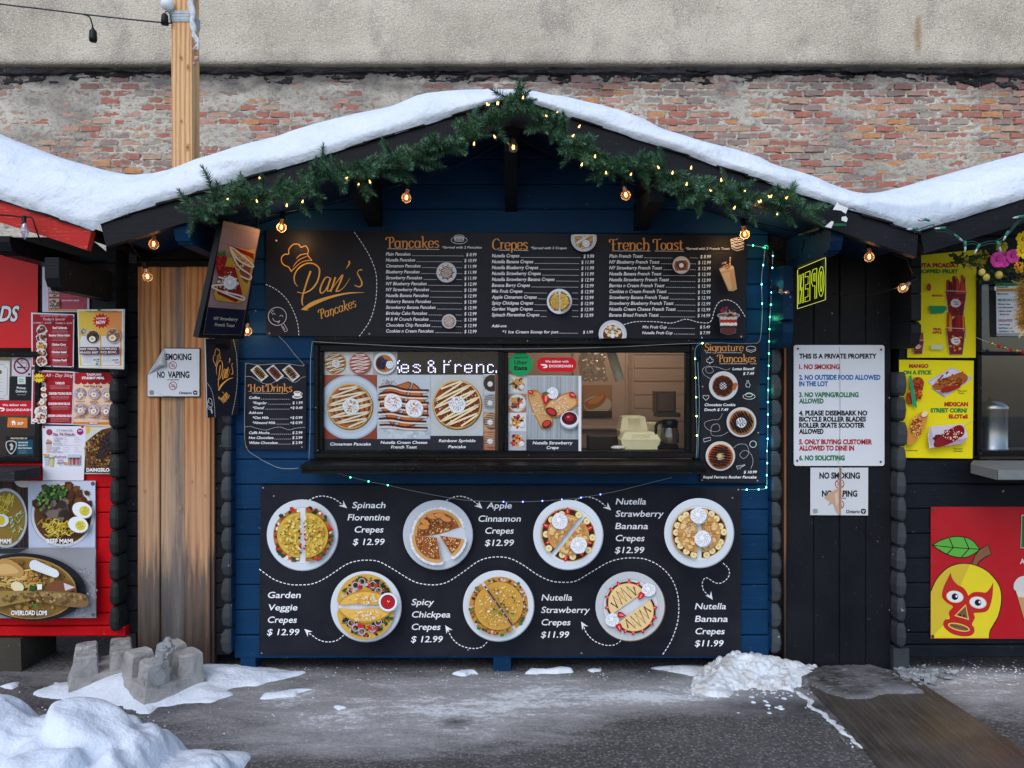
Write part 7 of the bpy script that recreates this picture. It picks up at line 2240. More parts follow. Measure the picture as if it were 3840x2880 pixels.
# ------------------------------------------------ right hut: yellow posters, menu sheet, red banner
R3 = (3380,780,3.072); R4 = (3340,1300,2.764); R7 = (3480,1900,3.19)
YEL = (232,214,20)
def cupfruit(ik,x,y,w,h,big,cols):
 ik.poly([(x - w * .52,y + h * .38),(x + w * .52,y + h * .38),(x + w * .33,y + h),(x - w * .33,y + h)],(150,92,96))
 for i in range(14):
  bx = x + rnd.uniform(-.42,.42) * w; ik.poly([(bx - w * .10,y + h * .55),(bx - w * .06 + rnd.uniform(-10,10),y + rnd.uniform(.0,.25) * h),(bx + w * .07,y + rnd.uniform(.0,.25) * h),(bx + w * .12,y + h * .6)],rnd.choice(cols))
 ik.poly([(x - w * .46,y + h * .46),(x + w * .46,y + h * .46),(x + w * .32,y + h * .98),(x - w * .32,y + h * .98)],(116,30,40))
 ik.scatter(x,y + h * .72,w * .32,h * .22,30,8,20,cols)
 ik.stroke([(x - w * .52,y + h * .38),(x + w * .52,y + h * .40)],7,(206,190,190)); ik.stroke([(x + w * .5,y + h * .42),(x + w * .35,y + h * .98)],6,(190,170,170)); ik.stroke([(x - w * .5,y + h * .42),(x - w * .35,y + h * .98)],5,(180,160,160))
 ik.ell(x - 4,y + h * .68,w * .24,w * .2,(214,208,206),n=24)
 ik.text('FRUTA',x - w * .12,y + h * .665,w * .07,(150,40,46),x + w * .16,None,'L',0,.04); ik.text('LIBRE',x - w * .08,y + h * .72,w * .07,(150,40,46),x + w * .14,None,'L',0,.04)
def right_signs():
 t,ik = sheet('fruit_poster','upper yellow poster of chopped fruit cups on the right hut','poster',[(70,560),(868,480),(858,1724),(70,1724)],R3,-.014,.004,YEL,PRINT)
 RD,GR = (176,30,40),(20,130,60)
 ik.part = 'lettering'
 ik.text('FRUTA PICADA /',120,682,46,RD,664,None,'L',0,.06); ik.text('CHOPPED FRUIT',140,750,44,GR,656,None,'L',0,.06)
 ik.text('MANGO',352,1020,24,RD,484,None,'L',0,.05); ik.text('PINE-',370,1410,28,RD,466,None,'L',0,.05); ik.text('APPLE',356,1448,28,RD,466,None,'L',0,.05)
 ik.part = 'picture'
 cupfruit(ik,630,770,240,480,True,[(176,40,36),(150,26,34),(110,20,30),(196,60,40),(130,30,40)])
 cupfruit(ik,630,1190,220,500,True,[(176,50,30),(196,130,40),(150,30,30),(214,150,40),(120,24,28)])
 cupfruit(ik,195,1420,130,260,True,[(150,70,40),(120,40,34)])
 ik.poly([(318,1128),(512,1128),(530,1160),(480,1212),(345,1212)],(20,140,90)); ik.poly([(340,1576),(480,1576),(480,1630),(340,1630)],(200,204,170)); ik.ell(318,912,26,44,(176,60,40))
 ik.done(t)
 t,ik = sheet('fruit_poster','lower yellow poster of mango sticks and street corn in paper trays','poster',[(90,135),(862,145),(850,1160),(90,1150)],R4,-.014,.004,YEL,PRINT)
 ik.part = 'lettering'
 for (s,x,y,h,x1,c) in (('MANGO',190,218,38,392,RD),('ON A STICK',130,286,40,430,GR),('MEXICAN',556,616,42,802,RD),('STREET CORN/',412,680,42,796,GR),('ELOTeS',602,742,40,802,RD)): ik.text(s,x,y,h,c,x1,None,'L',0,.06)
 for (s,x,y,x1) in (('Flaming',700,466,792),('Takis',700,490,762),('Traditional',148,1082,276),('Flaming',650,1066,746),('Cheetos',650,1090,748)): ik.text(s,x,y,17,(110,120,30),x1,None,'L',0,.02)
 ik.part = 'picture'
 ik.poly([(380,358),(640,212),(850,330),(560,524)],(196,186,200)); ik.poly([(420,420),(560,510),(556,524),(430,440)],(150,130,160)); ik.poly([(404,372),(640,228),(820,330),(560,490)],(214,206,216))
 for k in range(18): x = rnd.uniform(480,740); y = rnd.uniform(280,440); ik.stroke([(x,y),(x + rnd.uniform(10,60),y - rnd.uniform(10,60))],15,rnd.choice([(150,34,28),(120,24,22),(176,50,36)]))
 ik.poly(cr([(432,410),(500,360),(660,290),(760,276),(800,320),(770,370),(640,420),(500,450)],4,True),(166,90,36)); ik.scatter(620,360,150,46,90,5,13,[(190,116,50),(140,66,28),(206,140,70),(120,50,24)]); ik.stroke([(800,320),(852,296)],7,(206,196,170))
 ik.poly(cr([(560,420),(700,400),(720,420),(600,470),(520,470)],4,True),(150,34,28))
 ik.poly(cr([(240,330),(310,320),(346,380),(310,480),(260,560),(190,600),(160,520),(200,440)],4,True),(150,60,28)); ik.scatter(260,440,70,120,90,8,20,[(176,76,30),(130,30,24),(206,110,40),(150,40,30)])
 ik.poly([(188,306),(214,292),(276,636),(228,610)],(24,150,100))
 ik.poly(cr([(170,980),(190,840),(290,700),(350,672),(386,706),(350,830),(230,1010),(180,1020)],4,True),(206,140,60)); ik.scatter(270,830,60,110,120,5,12,[(176,70,26),(220,160,80),(150,50,20),(232,190,120)]); ik.ell(350,700,34,26,(230,216,170),-30)
 ik.poly([(384,920),(412,826),(760,802),(800,930),(760,990),(400,1056)],(206,196,204)); ik.poly([(412,830),(450,960),(420,1048),(390,960)],(180,166,180)); ik.poly([(420,1048),(760,950),(796,940),(760,1000),(404,1056)],(176,150,170))
 ik.scatter(490,950,50,40,26,8,18,[(90,20,30),(60,16,26)])
 ik.poly(cr([(446,1000),(520,920),(640,840),(720,812),(764,860),(740,930),(600,1010),(480,1044)],4,True),(130,16,30)); ik.scatter(640,910,100,70,90,4,11,[(226,190,150),(150,20,34),(232,206,176),(110,12,26)]); ik.stroke([(756,836),(852,768)],6,(176,160,110))
 ik.done(t)
 t,ik = sheet('menu_sheet','white laminated menu sheet half hidden by tinsel in the right hut window','menu',[(1092,862),(1500,862),(1500,1478),(1100,1478)],R3,-.030,.0015,(206,208,214),PAPER,None,None,'paper')
 ik.part = 'print'; ik.rect(1096,862,1500,900,(20,110,60)); ik.rect(1098,930,1500,962,(176,130,30)); ik.poly([(1100,1440),(1500,1440),(1500,1478),(1100,1478)],(150,150,150))
 ik.part = 'lettering'
 for (s,x,y,h,c) in (('Pineapple Mix',1104,918,17,(50,50,56)),('Mixed Fruits',1108,996,18,(50,50,56)),('MEXICAN CORN',1112,1072,27,(20,110,70)),('Mexican mayo',1116,1114,18,(50,50,56)),('and chilli powder',1118,1154,18,(50,50,56)),('replace cheese',1122,1194,18,(50,50,56)),('flaming hot',1134,1232,18,(50,50,56)),('ESQUITES',1122,1308,27,(176,30,40)),('Corn kernels',1122,1350,18,(50,50,56)),('Add flaming Ch',1122,1390,18,(50,50,56)),('Add flaming Takis',1122,1428,18,(50,50,56))):
  ik.text(s,x,y,h,c,None,1.0,'L',0,.02)
 ik.done(t,PAPER)
 t,ik = sheet('fruit_banner','red vinyl banner with a yellow mango emblem on the right hut','banner',[(35,2),(1900,2),(1900,1580),(31,1582)],R7,-.010,.002,(176,24,34),VINYL,None,None,'cloth')
 ik.part = 'emblem'
 K = (34,22,22)
 body = cr([(34,1010),(100,870),(210,750),(320,694),(440,678),(570,700),(700,764),(800,862),(862,970),(880,1080),(870,1200),(836,1320),(780,1420),(742,1490),(732,1572)],8)
 ik.poly(body + [(34,1572)],(226,206,40))
 ik.poly(cr([(34,1010),(100,870),(210,750),(320,694),(440,678),(500,688)],8) + [(470,760),(390,940),(300,1200),(200,1400),(34,1572)],(206,180,50))
 ik.stroke(body,12,K)
 ik.poly([(522,686),(560,590),(620,510),(718,456),(758,568),(690,600),(620,650),(584,700)],(132,88,62)); ik.stroke([(522,686),(560,590),(620,510),(718,456),(758,568),(690,600),(620,650),(584,704)],11,K)
 leaf = cr([(50,462),(150,404),(300,360),(440,366),(540,412),(622,512)],8) + cr([(622,512),(540,570),(440,608),(320,600),(200,556),(50,462)],8)
 ik.poly(leaf,(92,170,66)); ik.stroke(leaf,11,K); ik.stroke([(50,462),(300,488),(618,510)],10,K)
 for a in ([(255,380),(302,488)],[(434,368),(490,502)],[(302,490),(230,566)],[(490,504),(400,606)]): ik.stroke(a,11,K)
 MR = (186,36,36)
 mask = cr([(272,788),(292,860),(350,930),(420,968),(462,1020),(482,1066)],6) + cr([(482,1066),(540,1026),(620,1020),(690,1026),(740,980),(780,905)],6) + cr([(780,905),(772,1060),(738,1200),(690,1256),(600,1268),(548,1276),(560,1330),(526,1404),(552,1450),(550,1510),(500,1545),(400,1548),(290,1520),(206,1456),(182,1400),(206,1352),(258,1338),(250,1260),(300,1196),(230,1150),(170,1080),(182,980),(220,890),(272,788)],6)
 ik.poly(mask[:-1],MR)
 for (x,y) in ((322,1077),(598,1147)):
  ik.ell(x,y,104,72,(226,196,110),10,34); ik.ell(x,y,96,64,(222,226,232),10,34); ik.ell(x,y,40,40,(20,20,24),n=24); ik.ell(x + 20,y - 6,13,16,(222,226,232),n=14)
 ik.poly([(452,1166),(492,1356),(316,1306)],(226,190,90)); ik.poly([(450,1190),(476,1338),(338,1298)],(122,86,56)); ik.ell(384,1296,13,13,K,n=12); ik.ell(432,1306,13,13,K,n=12)
 ik.ell(370,1442,134,44,(226,190,90),14,36); ik.ell(370,1442,118,30,(122,92,60),14,34); ik.stroke([(270,1418),(360,1436),(474,1470)],5,K)
 ik.part = 'picture'
 ik.poly([(1120,98),(1900,98),(1900,492),(1108,496)],(214,206,180)); ik.poly([(1126,106),(1900,106),(1900,486),(1114,490)],(18,110,50))
 ik.poly(cr([(1026,940),(1060,870),(1130,832),(1300,830),(1300,1000),(1060,1010)],4,True),(206,204,200)); ik.poly([(1052,1010),(1400,1010),(1300,1500),(1190,1480)],(190,150,100)); ik.poly([(1052,1010),(1400,1010),(1380,1100),(1080,1080)],(214,206,196))
 ik.part = 'lettering'; ik.text('A',1100,686,66,(214,206,200),1160,None,'L',0,.02)
 ik.part = 'eyelet'
 for (x,y) in ((70,37),(57,1552)): ik.ell(x,y,21,21,(80,90,70),n=16); ik.ell(x,y,11,11,(40,44,40),n=12)
 ik.done(t,VINYL)
right_signs()
# ================================================================== LIGHT STRINGS
def m_bulb():
 return m_glass('amber_bulb_glass',(255,224,188),0.14,0.05,0.20,(255,214,180))
BULBG = m_bulb()
FIL = m_emit('filament_glow',(255,206,140),7.0)
WIRE = m_plain('black_wire',(16,16,18),0.45)
def bulb_meshes():
 s = MB(); s.lathe([(0,.060),(.006,.060),(.010,.054),(.0115,.046),(.0115,.024),(.009,.020),(0,.020)],12)
 g = MB(); g.lathe([(.009,.020),(.010,.006)] + [(.0225 * math.cos(q),-.018 + .0225 * math.sin(q)) for q in [1.1,.8,.5,.2,-.1,-.4,-.7,-1.0,-1.3,-1.57]],20)
 f = MB()
 for k in range(4):
  a = k * math.pi / 2; r = .0055
  f.tube([(r * math.cos(a) * .5,r * math.sin(a) * .5,-.006),(r * math.cos(a),r * math.sin(a),-.014),(r * .7 * math.cos(a),r * .7 * math.sin(a),-.026)],.0011,5)
 return s.mesh('socket',RUBBER,True),g.mesh('bulb',BULBG,True),f.mesh('filament',FIL)
BM = bulb_meshes()
def warm_light(name,loc,e,col=(1.0,.62,.30),r=.02):
 l = bpy.data.lights.new(name,'POINT'); l.energy = e; l.color = col; l.shadow_soft_size = r
 o = bpy.data.objects.new(name,l); C.objects.link(o); o.location = loc
 return o
def bulb_at(px,py,Y,parent,tilt=(0,0,0),e=.5):
 c = P(px,py,Y)
 R = Euler(tilt).to_matrix()
 o = c - R @ Vector((0,0,-.018))
 sk = inst('socket',BM[0],o,tilt,(1,1,1),parent)
 g = inst('bulb',BM[1],o,tilt,(1,1,1),parent)
 f = inst('filament',BM[2],o,(0,0,0),(1,1,1),g)
 f.location = (0,0,0); WLOC[f.name] = o
 if e: warm_light('bulb_light',tuple(c + Vector((0,.036,-.004))),e)
 return o + R @ Vector((0,0,.058))
def festoon():
 s = thing('string_lights','string of lit amber globe bulbs hung under the eaves of the blue hut','string lights',tuple(P(1925,520,-.45)))
 B = [(553,1038,-.25,(0,-.2,0),.12),(576,916,-.42,(0,0,0),.12),(1055,853,-.24,(0,.1,0),.7),(1524,742,-.40,(0,.15,0),.12),(1925,554,-.46,(0,0,0),.12),(2347,732,-.40,(0,-.2,0),.12),
    (2793,879,-.24,(0,-.15,0),.7),(3260,964,-.42,(0,0,0),.12),(3387,1080,-.30,(0,.9,0),.12),(2946,1098,-.20,(.0,-1.2,0),.15),(927,1242,-.13,(0,0,0),.2)]
 tops = {}
 for i,(x,y,Y,t,e) in enumerate(B): tops[i] = bulb_at(x,y,Y,s,t,e)
 def sag(a,c,d,n=8):
  return [Vector(a).lerp(Vector(c),i / n) - Vector((0,0,d * 4 * (i / n) * (1 - i / n))) for i in range(n + 1)]
 b = MB()
 seq = [0,1]
 segs = [(tops[0],P(500,990,-.2),.0),(tops[0],P(480,900,-.45),.01),(tops[1],tops[2],.03),(tops[2],tops[3],.02),(tops[3],P(1910,515,-.47),.025),(P(1940,515,-.47),tops[5],.02),(tops[5],tops[6],.02),
   (tops[6],tops[7],.02),(tops[7],P(3400,970,-.40),.01),(P(3400,970,-.4),tops[8],.01),(tops[8],P(3120,1100,-.2),.04),(tops[9],P(2875,930,-.12),.01),(tops[4],P(1910,515,-.47),.0),
   (tops[10],P(935,1180,-.1),.0),(P(480,900,-.45),tops[1],.01)]
 for a,c,d in segs: b.tube(sag(a,c,d),.0028,5)
 b.tube(cr([P(2870,930,-.1),P(2900,1000,-.1),P(2960,1020,-.15),P(2990,1010,-.3)],5),.003,5)
 b.tube(cr([P(2885,950,-.1),P(2960,970,-.1),P(3030,930,-.2),P(3050,860,-.3)],5),.003,5)
 b.build('cable',WIRE,s,True)
festoon()
def red_rake_bulb():
 s = thing('string_lights','single clear unlit candle bulb on a black cord over the red bargeboard','string lights',tuple(P(90,850,-.6)))
 b = MB(); b.tube(cr([P(-300,800,-.6),P(0,806,-.6),P(80,814,-.6),P(118,816,-.6),P(132,850,-.6),P(150,900,-.58),P(160,912,-.55)],5),.0035,6); b.build('cable',WIRE,s,True)
 b = MB(); c = P(90,820,-.605); b.lathe([(0,.012),(.009,.012),(.009,-.018),(.011,-.022),(.0,-.022)],12,c); b.build('socket',RUBBER,s,True)
 b = MB(); c = P(93,862,-.605); b.lathe([(.007,.030),(.013,.018),(.0165,.004),(.015,-.012),(.009,-.028),(.003,-.040),(0,-.042)],14,c); b.build('bulb',m_glass('clear_bulb_glass',(225,225,240),.22,.03,.12,(200,205,225)),s,True)
red_rake_bulb()
# ------------------------------------------------ little LED strings on copper wire
TEAL = m_emit('teal_led',(90,255,225),9.0)
GRN = m_emit('green_led',(70,255,150),9.0)
CYAN = m_emit('cyan_led',(100,210,255),9.0)
YELG = m_emit('yellow_green_led',(190,255,120),10.0)
BLU = m_emit('blue_led',(90,100,255),10.0)
SILV = m_plain('pale_fairy_wire',(150,160,160),0.35,0.4)
_lm = {}
def led(p,mat,parent,r=.0030):
 k = (mat.name,r)
 if k not in _lm:
  b = MB(); b.ball((0,0,0),r,8,6,s=(1,1,1.3)); _lm[k] = b.mesh('led',mat,True)
 inst('led',_lm[k],p,(0,0,0),(1,1,1),parent)
def fairy(name_label,paths,leds,Y,r=.0016,glow=None):
 s = thing('fairy_lights',name_label,'fairy lights',tuple(P(paths[0][0][0],paths[0][0][1],Y)))
 b = MB()
 for p in paths: b.tube(cr([P(x,y,Y) for x,y in p],5),r,5)
 b.build('wire',SILV,s,True)
 for (x,y,m) in leds: led(P(x,y,Y - .003),m,s)
 return s
S6 = lambda x,y: (2600 + x / 2.9625,840 + y / 2.9625)
W2f = lambda x,y: (1860 + x / 2.1269,1240 + y / 2.1269)
pr = [S6(880,300),S6(884,350),S6(878,486),S6(873,626),S6(868,760),S6(861,896),S6(851,1032),S6(846,1168),S6(842,1304),S6(840,1440),S6(838,1575),W2f(2172,380),W2f(2171,474),W2f(2169,570),W2f(2169,668),W2f(2168,764),W2f(2167,862),W2f(2162,960),W2f(2163,1056),W2f(2160,1153),W2f(2156,1250),W2f(2095,1266),W2f(2000,1268),W2f(1958,1268)]
ls = [(x,y,(CYAN if i < 4 else GRN if i < 12 else TEAL)) for i,(x,y) in enumerate(pr[1:-1])]
pl = [S6(800,270),S6(790,340),S6(776,456),S6(762,560),S6(759,670),S6(762,780),S6(765,885),S6(765,980),S6(760,1100),S6(752,1220),S6(735,1300),S6(700,1330)]
ls += [(*S6(776,456),TEAL),(*S6(759,670),TEAL),(*S6(764,885),TEAL),(*S6(664,238),GRN),(*S6(780,262),GRN),(*S6(800,268),GRN),(*S6(790,280),TEAL)]
fs_ = fairy('teal and green fairy lights running down the right edge of the blue wall',[pr,pl,[S6(590,230),S6(664,240),S6(740,252),S6(800,262)]],ls,-.05,.0018)
b = MB()
for k in range(3): b.tube([P(*S6(808 + 26 * math.cos(q + k),262 + 26 * math.sin(q + k)),-.06 - .004 * k) for q in [i * .6 for i in range(11)]],.0035,5)
b.build('coil',m_plain('green_wire_coil',(20,110,90),.4),fs_,True)
for (x,y,c,e) in ((*S6(800,250),(.2,1,.7),.10),(*S6(762,670),(.15,.8,1),.12),(*S6(850,1050),(.1,1,.45),.12),(*W2f(2168,480),(.1,1,.6),.12),(*W2f(2164,900),(.2,.9,1),.12),(*W2f(2160,1220),(.2,.9,1),.06)):
 warm_light('led_glow',tuple(P(x,y,-.075)),e * .45,c,.01)
W1f = lambda x,y: (880 + x / 2.212,1240 + y / 2.212)
fairy('unlit pale fairy wire looped round the drinks sign',[[W1f(362,42),W1f(430,110),W1f(500,200),W1f(574,284),W1f(540,290),W1f(400,272),W1f(200,284),W1f(100,270),W1f(90,300),W1f(86,500),W1f(82,760),W1f(96,966),W1f(190,1050),W1f(300,1110),W1f(370,1138),W1f(460,1146),W1f(528,1140)]],[],-.030)
fairy('fairy wire framing the window and header of the blue hut',[[W1f(644,90),W1f(800,100),W1f(1100,115),W1f(1400,130),W1f(1800,145),W1f(2100,152),W2f(160,146),W2f(600,140),W2f(1000,128),W2f(1400,108),W2f(1647,100),W2f(1800,98),W2f(1950,104),W2f(2085,100)],
   [W1f(644,90),W1f(630,250),W1f(628,500),W1f(626,800),W1f(615,1090)],[W2f(1647,100),W2f(1598,130),W2f(1586,200),W2f(1592,380),W2f(1598,680),W2f(1604,850),W2f(1596,1020)],[W2f(1610,250),W2f(1622,600),W2f(1608,1010)]],
   [(*W2f(1647,100),YELG),(*W2f(1588,224),YELG),(*W2f(1592,376),YELG),(*W2f(1597,530),YELG),(*W2f(1599,682),YELG),(*W2f(1602,836),YELG)],-.046)
B1f = lambda x,y: (950 + x / 2.3284,1800 + y / 2.3284)
B2f = lambda x,y: (1880 + x / 2.3284,1800 + y / 2.3284)
fairy('fairy wire with blue and green lights sagging across the crepe board',[[(1245,1770),B1f(1006,12),B1f(1172,44),B1f(1340,84),B1f(1500,116),B1f(1680,150),B1f(1840,175),B1f(2010,186),B1f(2184,190),B2f(188,190),B2f(358,183),B2f(528,170),B2f(696,154),B2f(865,126),B2f(1030,92),B2f(1190,52),(2520,1790)]],
   [(*W1f(960,1217),GRN),(*B1f(1006,12),GRN),(*B1f(1174,45),GRN),(*B1f(2184,190),BLU),(*B2f(188,190),BLU),(*B2f(358,183),BLU),(*B2f(528,170),BLU),(*B2f(696,154),BLU),(*B2f(865,126),BLU)],-.036,.0014)
# ------------------------------------------------ OPEN sign: edge-lit acrylic hung side-on, seen from behind
def open_sign():
 X = 1.430
 n = Vector((-1,0,0))
 ik = Ink((X,0,0),n,(2600,840,2.9625),.0002)
 TL,TR,BR,BL = (1160,502),(1470,372),(1468,842),(1158,942)
 v = [ik.w(*q,0) for q in (TL,TR,BR,BL)]
 t = thing('open_sign','yellow edge-lit acrylic open sign hanging side-on by chains and seen mirrored','sign',tuple(sum(v,Vector()) / 4))
 b = MB(); b.prism(v,(.004,0,0)); b.build('acrylic_pane',m_glass('smoky_acrylic',(120,126,70),.06,.05,.05,(150,160,40)),t)
 YL = m_emit('yellow_neon',(206,226,60),.9)
 WL = m_emit('pale_neon_edge',(226,230,120),.7)
 y0 = min(q.y for q in v); y1 = max(q.y for q in v); z0 = v[3].z; z1 = v[1].z
 def M(u,w_): 
  a = v[0].lerp(v[1],u); c = v[3].lerp(v[2],u); return a.lerp(c,w_) + Vector((-.001,0,0))
 def line(pts,wd,mat,name,layer=0):
  m = MB(); m.tube([M(*p) + Vector((-.0005 * layer,0,0)) for p in pts],wd,5); return m
 edge = line([(0,0),(1,0),(1,1),(0,1),(0,0)],.0012,WL,'edge'); edge.build('lit_edge',WL,t)
 m = MB()
 def L(pts,off): m.tube([M(off + u * .22,.17 + w_ * .72) for u,w_ in pts],.0009,5)
 rO = [(.5 + .42 * math.cos(q),.5 + .5 * math.sin(q)) for q in [i * math.pi / 10 for i in range(21)]]; rI = [(.5 + .16 * math.cos(q),.5 + .33 * math.sin(q)) for q in [i * math.pi / 10 for i in range(21)]]
 L(rO,.75); L(rI,.75)
 fl = lambda pts: [(1 - a,c) for a,c in pts]
 L(fl([(.1,0),(.7,0),(.92,.14),(.92,.42),(.7,.56),(.38,.56),(.38,1),(.1,1),(.1,0)]),.51); L(fl([(.38,.14),(.62,.16),(.64,.38),(.38,.42),(.38,.14)]),.51)
 L(fl([(.1,0),(.9,0),(.9,.15),(.4,.15),(.4,.42),(.85,.42),(.85,.57),(.4,.57),(.4,.85),(.9,.85),(.9,1),(.1,1),(.1,0)]),.27)
 L(fl([(.08,1),(.08,0),(.34,0),(.66,.55),(.66,0),(.92,0),(.92,1),(.68,1),(.34,.45),(.34,1),(.08,1)]),.03)
 m.build('lit_letters',YL,t)
 b = MB()
 b.tube([M(.02,0),P(3015,900,-.25)],.003,6); b.tube([M(.98,0),P(3075,860,-.42)],.003,6); b.tube([M(.98,0),P(3078,860,-.36)],.003,6); b.tube([P(3000,880,-.25),P(3080,855,-.45)],.012,8)
 b.build('chain',RUBBER,t)
open_sign()
# ------------------------------------------------ green wired clear mini lights on the right hut's rake
R3f = lambda x,y: (3380 + x / 3.072,780 + y / 3.072)
def mini_string():
 s = thing('string_lights','green wired string of unlit clear mini bulbs draped on the right hut bargeboard','string lights',tuple(P(*R3f(735,390),-.60)))
 gw = m_plain('dark_green_wire',(30,66,56),.45)
 Y = -.60
 b = MB()
 for k in range(2):
  o = k * 9
  b.tube(cr([P(x,y + o,Y - .004 * k) for x,y in (R3f(190,250),R3f(300,210),R3f(370,195),R3f(400,240),R3f(520,250),R3f(600,300),R3f(680,345),R3f(740,390),R3f(830,385),R3f(910,412),R3f(1000,385),R3f(1100,375),R3f(1200,310),R3f(1290,210),R3f(1360,130),R3f(1420,95),R3f(1700,20))],5),.0022,5)
 b.tube(cr([P(x,y,Y) for x,y in (R3f(190,135),R3f(230,150),R3f(290,130))],4),.002,5)
 b.build('wire',gw,s,True)
 hold = MB(); hold.lathe([(0,.016),(.0055,.014),(.0065,-.010),(0,-.010)],8); hm = hold.mesh('bulb_holder',m_plain('green_holder',(46,120,100),.4),True)
 bl = MB(); bl.lathe([(.0045,-.010),(.0045,-.022),(.001,-.034),(0,-.034)],8); bm = bl.mesh('mini_bulb',m_glass('clear_mini_bulb',(230,240,240),.3,.05,.35,(230,236,240)),True)
 for (x,y,a) in ((735,420,0),(885,450,.5),(1120,420,-.35),(1215,300,.5),(1370,100,1.4),(290,135,1.9),(470,232,1.5),(640,330,-.9),(150,240,1.5)):
  p = P(*R3f(x,y),Y - .008)
  inst('bulb_holder',hm,p,(0,a,0),(1,1,1),s); inst('mini_bulb',bm,p,(0,a,0),(1,1,1),s)
mini_string()
def plug():
 s = thing('plug_lead','green plug and lead with white tags tied at the garland end','plug',tuple(P(3130,830,-.6)))
 R1f = lambda x,y: (2840 + x / 1.659,500 + y / 1.659)
 gw = m_plain('green_plug_plastic',(24,84,58),.4)
 b = MB(); b.tube(cr([P(*R1f(x,y),-.6) for x,y in ((290,470),(330,520),(380,560),(420,580),(470,580))],5),.003,5); b.tube(cr([P(*R1f(x,y),-.6) for x,y in ((300,475),(350,520),(400,575),(440,590))],5),.003,5)
 b.tube(cr([P(*R1f(x,y),-.605) for x,y in ((540,560),(552,520),(545,490),(560,470),(590,465),(615,478))],5),.002,5)
 b.build('lead',gw,s,True)
 b = MB(); b.box(tuple(P(*R1f(465,560),-.62)),tuple(P(*R1f(535,585),-.59))); b.build('plug_body',gw,s)
 wt = m_plain('white_tag',(222,224,226),.6,0,.1)
 for k,(q,Y) in enumerate((([(420,580),(462,545),(476,550),(460,590)],-.625),([(525,520),(550,515),(562,530),(556,552),(524,542)],-.63),([(470,475),(500,425),(505,440),(565,465),(550,500),(520,480)],-.63))):
  b = MB(); b.prism([P(*R1f(*p),Y) for p in q],(0,.0015,0)); b.build('tag',wt,s)
plug()
# ================================================================== EVERGREEN GARLAND
def m_needles():
 t = NT('fir_needles',0.5,0.4)
 oi = t.t.nodes.new('ShaderNodeObjectInfo'); g = t.t.nodes.new('ShaderNodeNewGeometry'); t.co = g
 r = t.math('FRACT',t.math('ADD',oi.outputs['Random'],t.math('MULTIPLY',g.outputs['Random Per Island'],.7)))
 at = t.t.nodes.new('ShaderNodeAttribute'); at.attribute_name = 'Col'
 c = t.ramp(r,[(0,lin((40,80,58))),(.35,lin((58,104,74))),(.65,lin((34,70,50))),(.85,lin((96,142,112))),(1,lin((124,168,138)))])
 t.col(t.mix(1.0,c,at.outputs[0],'MULTIPLY'))
 return t.mat
NEED = m_needles()
def sprig_mesh(seed,L=.105,n=84,tone=1.0):
 r = random.Random(seed); b = MB()
 bend = r.uniform(-.25,.25); bend2 = r.uniform(-.25,.25)
 ax = lambda t: Vector((bend * L * t * t,bend2 * L * t * t,L * t))
 b.tube([ax(i / 5) for i in range(6)],[.0016] * 5 + [.0008],4,(.5,.38,.25,1))
 for i in range(n):
  t = .06 + .94 * i / n + r.uniform(-.01,.01)
  p = ax(t); d = (ax(min(t + .05,1.05)) - ax(t - .05)).normalized()
  th = i * 2.4 + r.uniform(-.3,.3)
  u = d.cross(Vector((0,1,.1))).normalized(); w_ = d.cross(u)
  side = u * math.cos(th) + w_ * math.sin(th)
  lean = lerp(.95,.55,t) if t < .93 else .3
  e = (d * (1 - lean) * 1.2 + side * lean).normalized() * r.uniform(.024,.033) * (1 if t < .85 else .8)
  e.z -= .002
  q = e.cross(d).normalized() * .00135
  z = e.cross(q).normalized() * .00135
  m = tone * r.uniform(.7,1.25)
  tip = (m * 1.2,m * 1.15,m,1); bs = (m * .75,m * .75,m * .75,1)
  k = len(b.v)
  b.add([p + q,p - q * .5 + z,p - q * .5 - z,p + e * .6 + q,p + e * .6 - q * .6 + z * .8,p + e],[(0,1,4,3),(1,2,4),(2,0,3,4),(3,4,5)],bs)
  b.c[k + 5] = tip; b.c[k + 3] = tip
 return b.mesh('sprig',NEED)
SPR = [sprig_mesh(s,L,n) for s,L,n in ((1,.095,120),(2,.11,130),(3,.09,110),(4,.115,140),(5,.10,120),(6,.105,125))]
GPATH = [(722,800),(782,785),(840,765),(905,738),(960,735),(1050,728),(1120,728),(1180,700),(1240,660),(1330,665),(1400,655),(1480,620),(1550,590),(1620,565),(1690,540),(1760,500),(1820,465),(1870,430),(1905,400),(1935,375),
    (1965,395),(2010,432),(2070,478),(2140,540),(2210,592),(2290,622),(2370,628),(2440,650),(2510,680),(2590,712),(2680,735),(2760,738),(2850,750),(2930,762),(2990,775),(3012,800)]
def orient(d):
 return Vector(d).to_track_quat('Z','Y').to_euler()
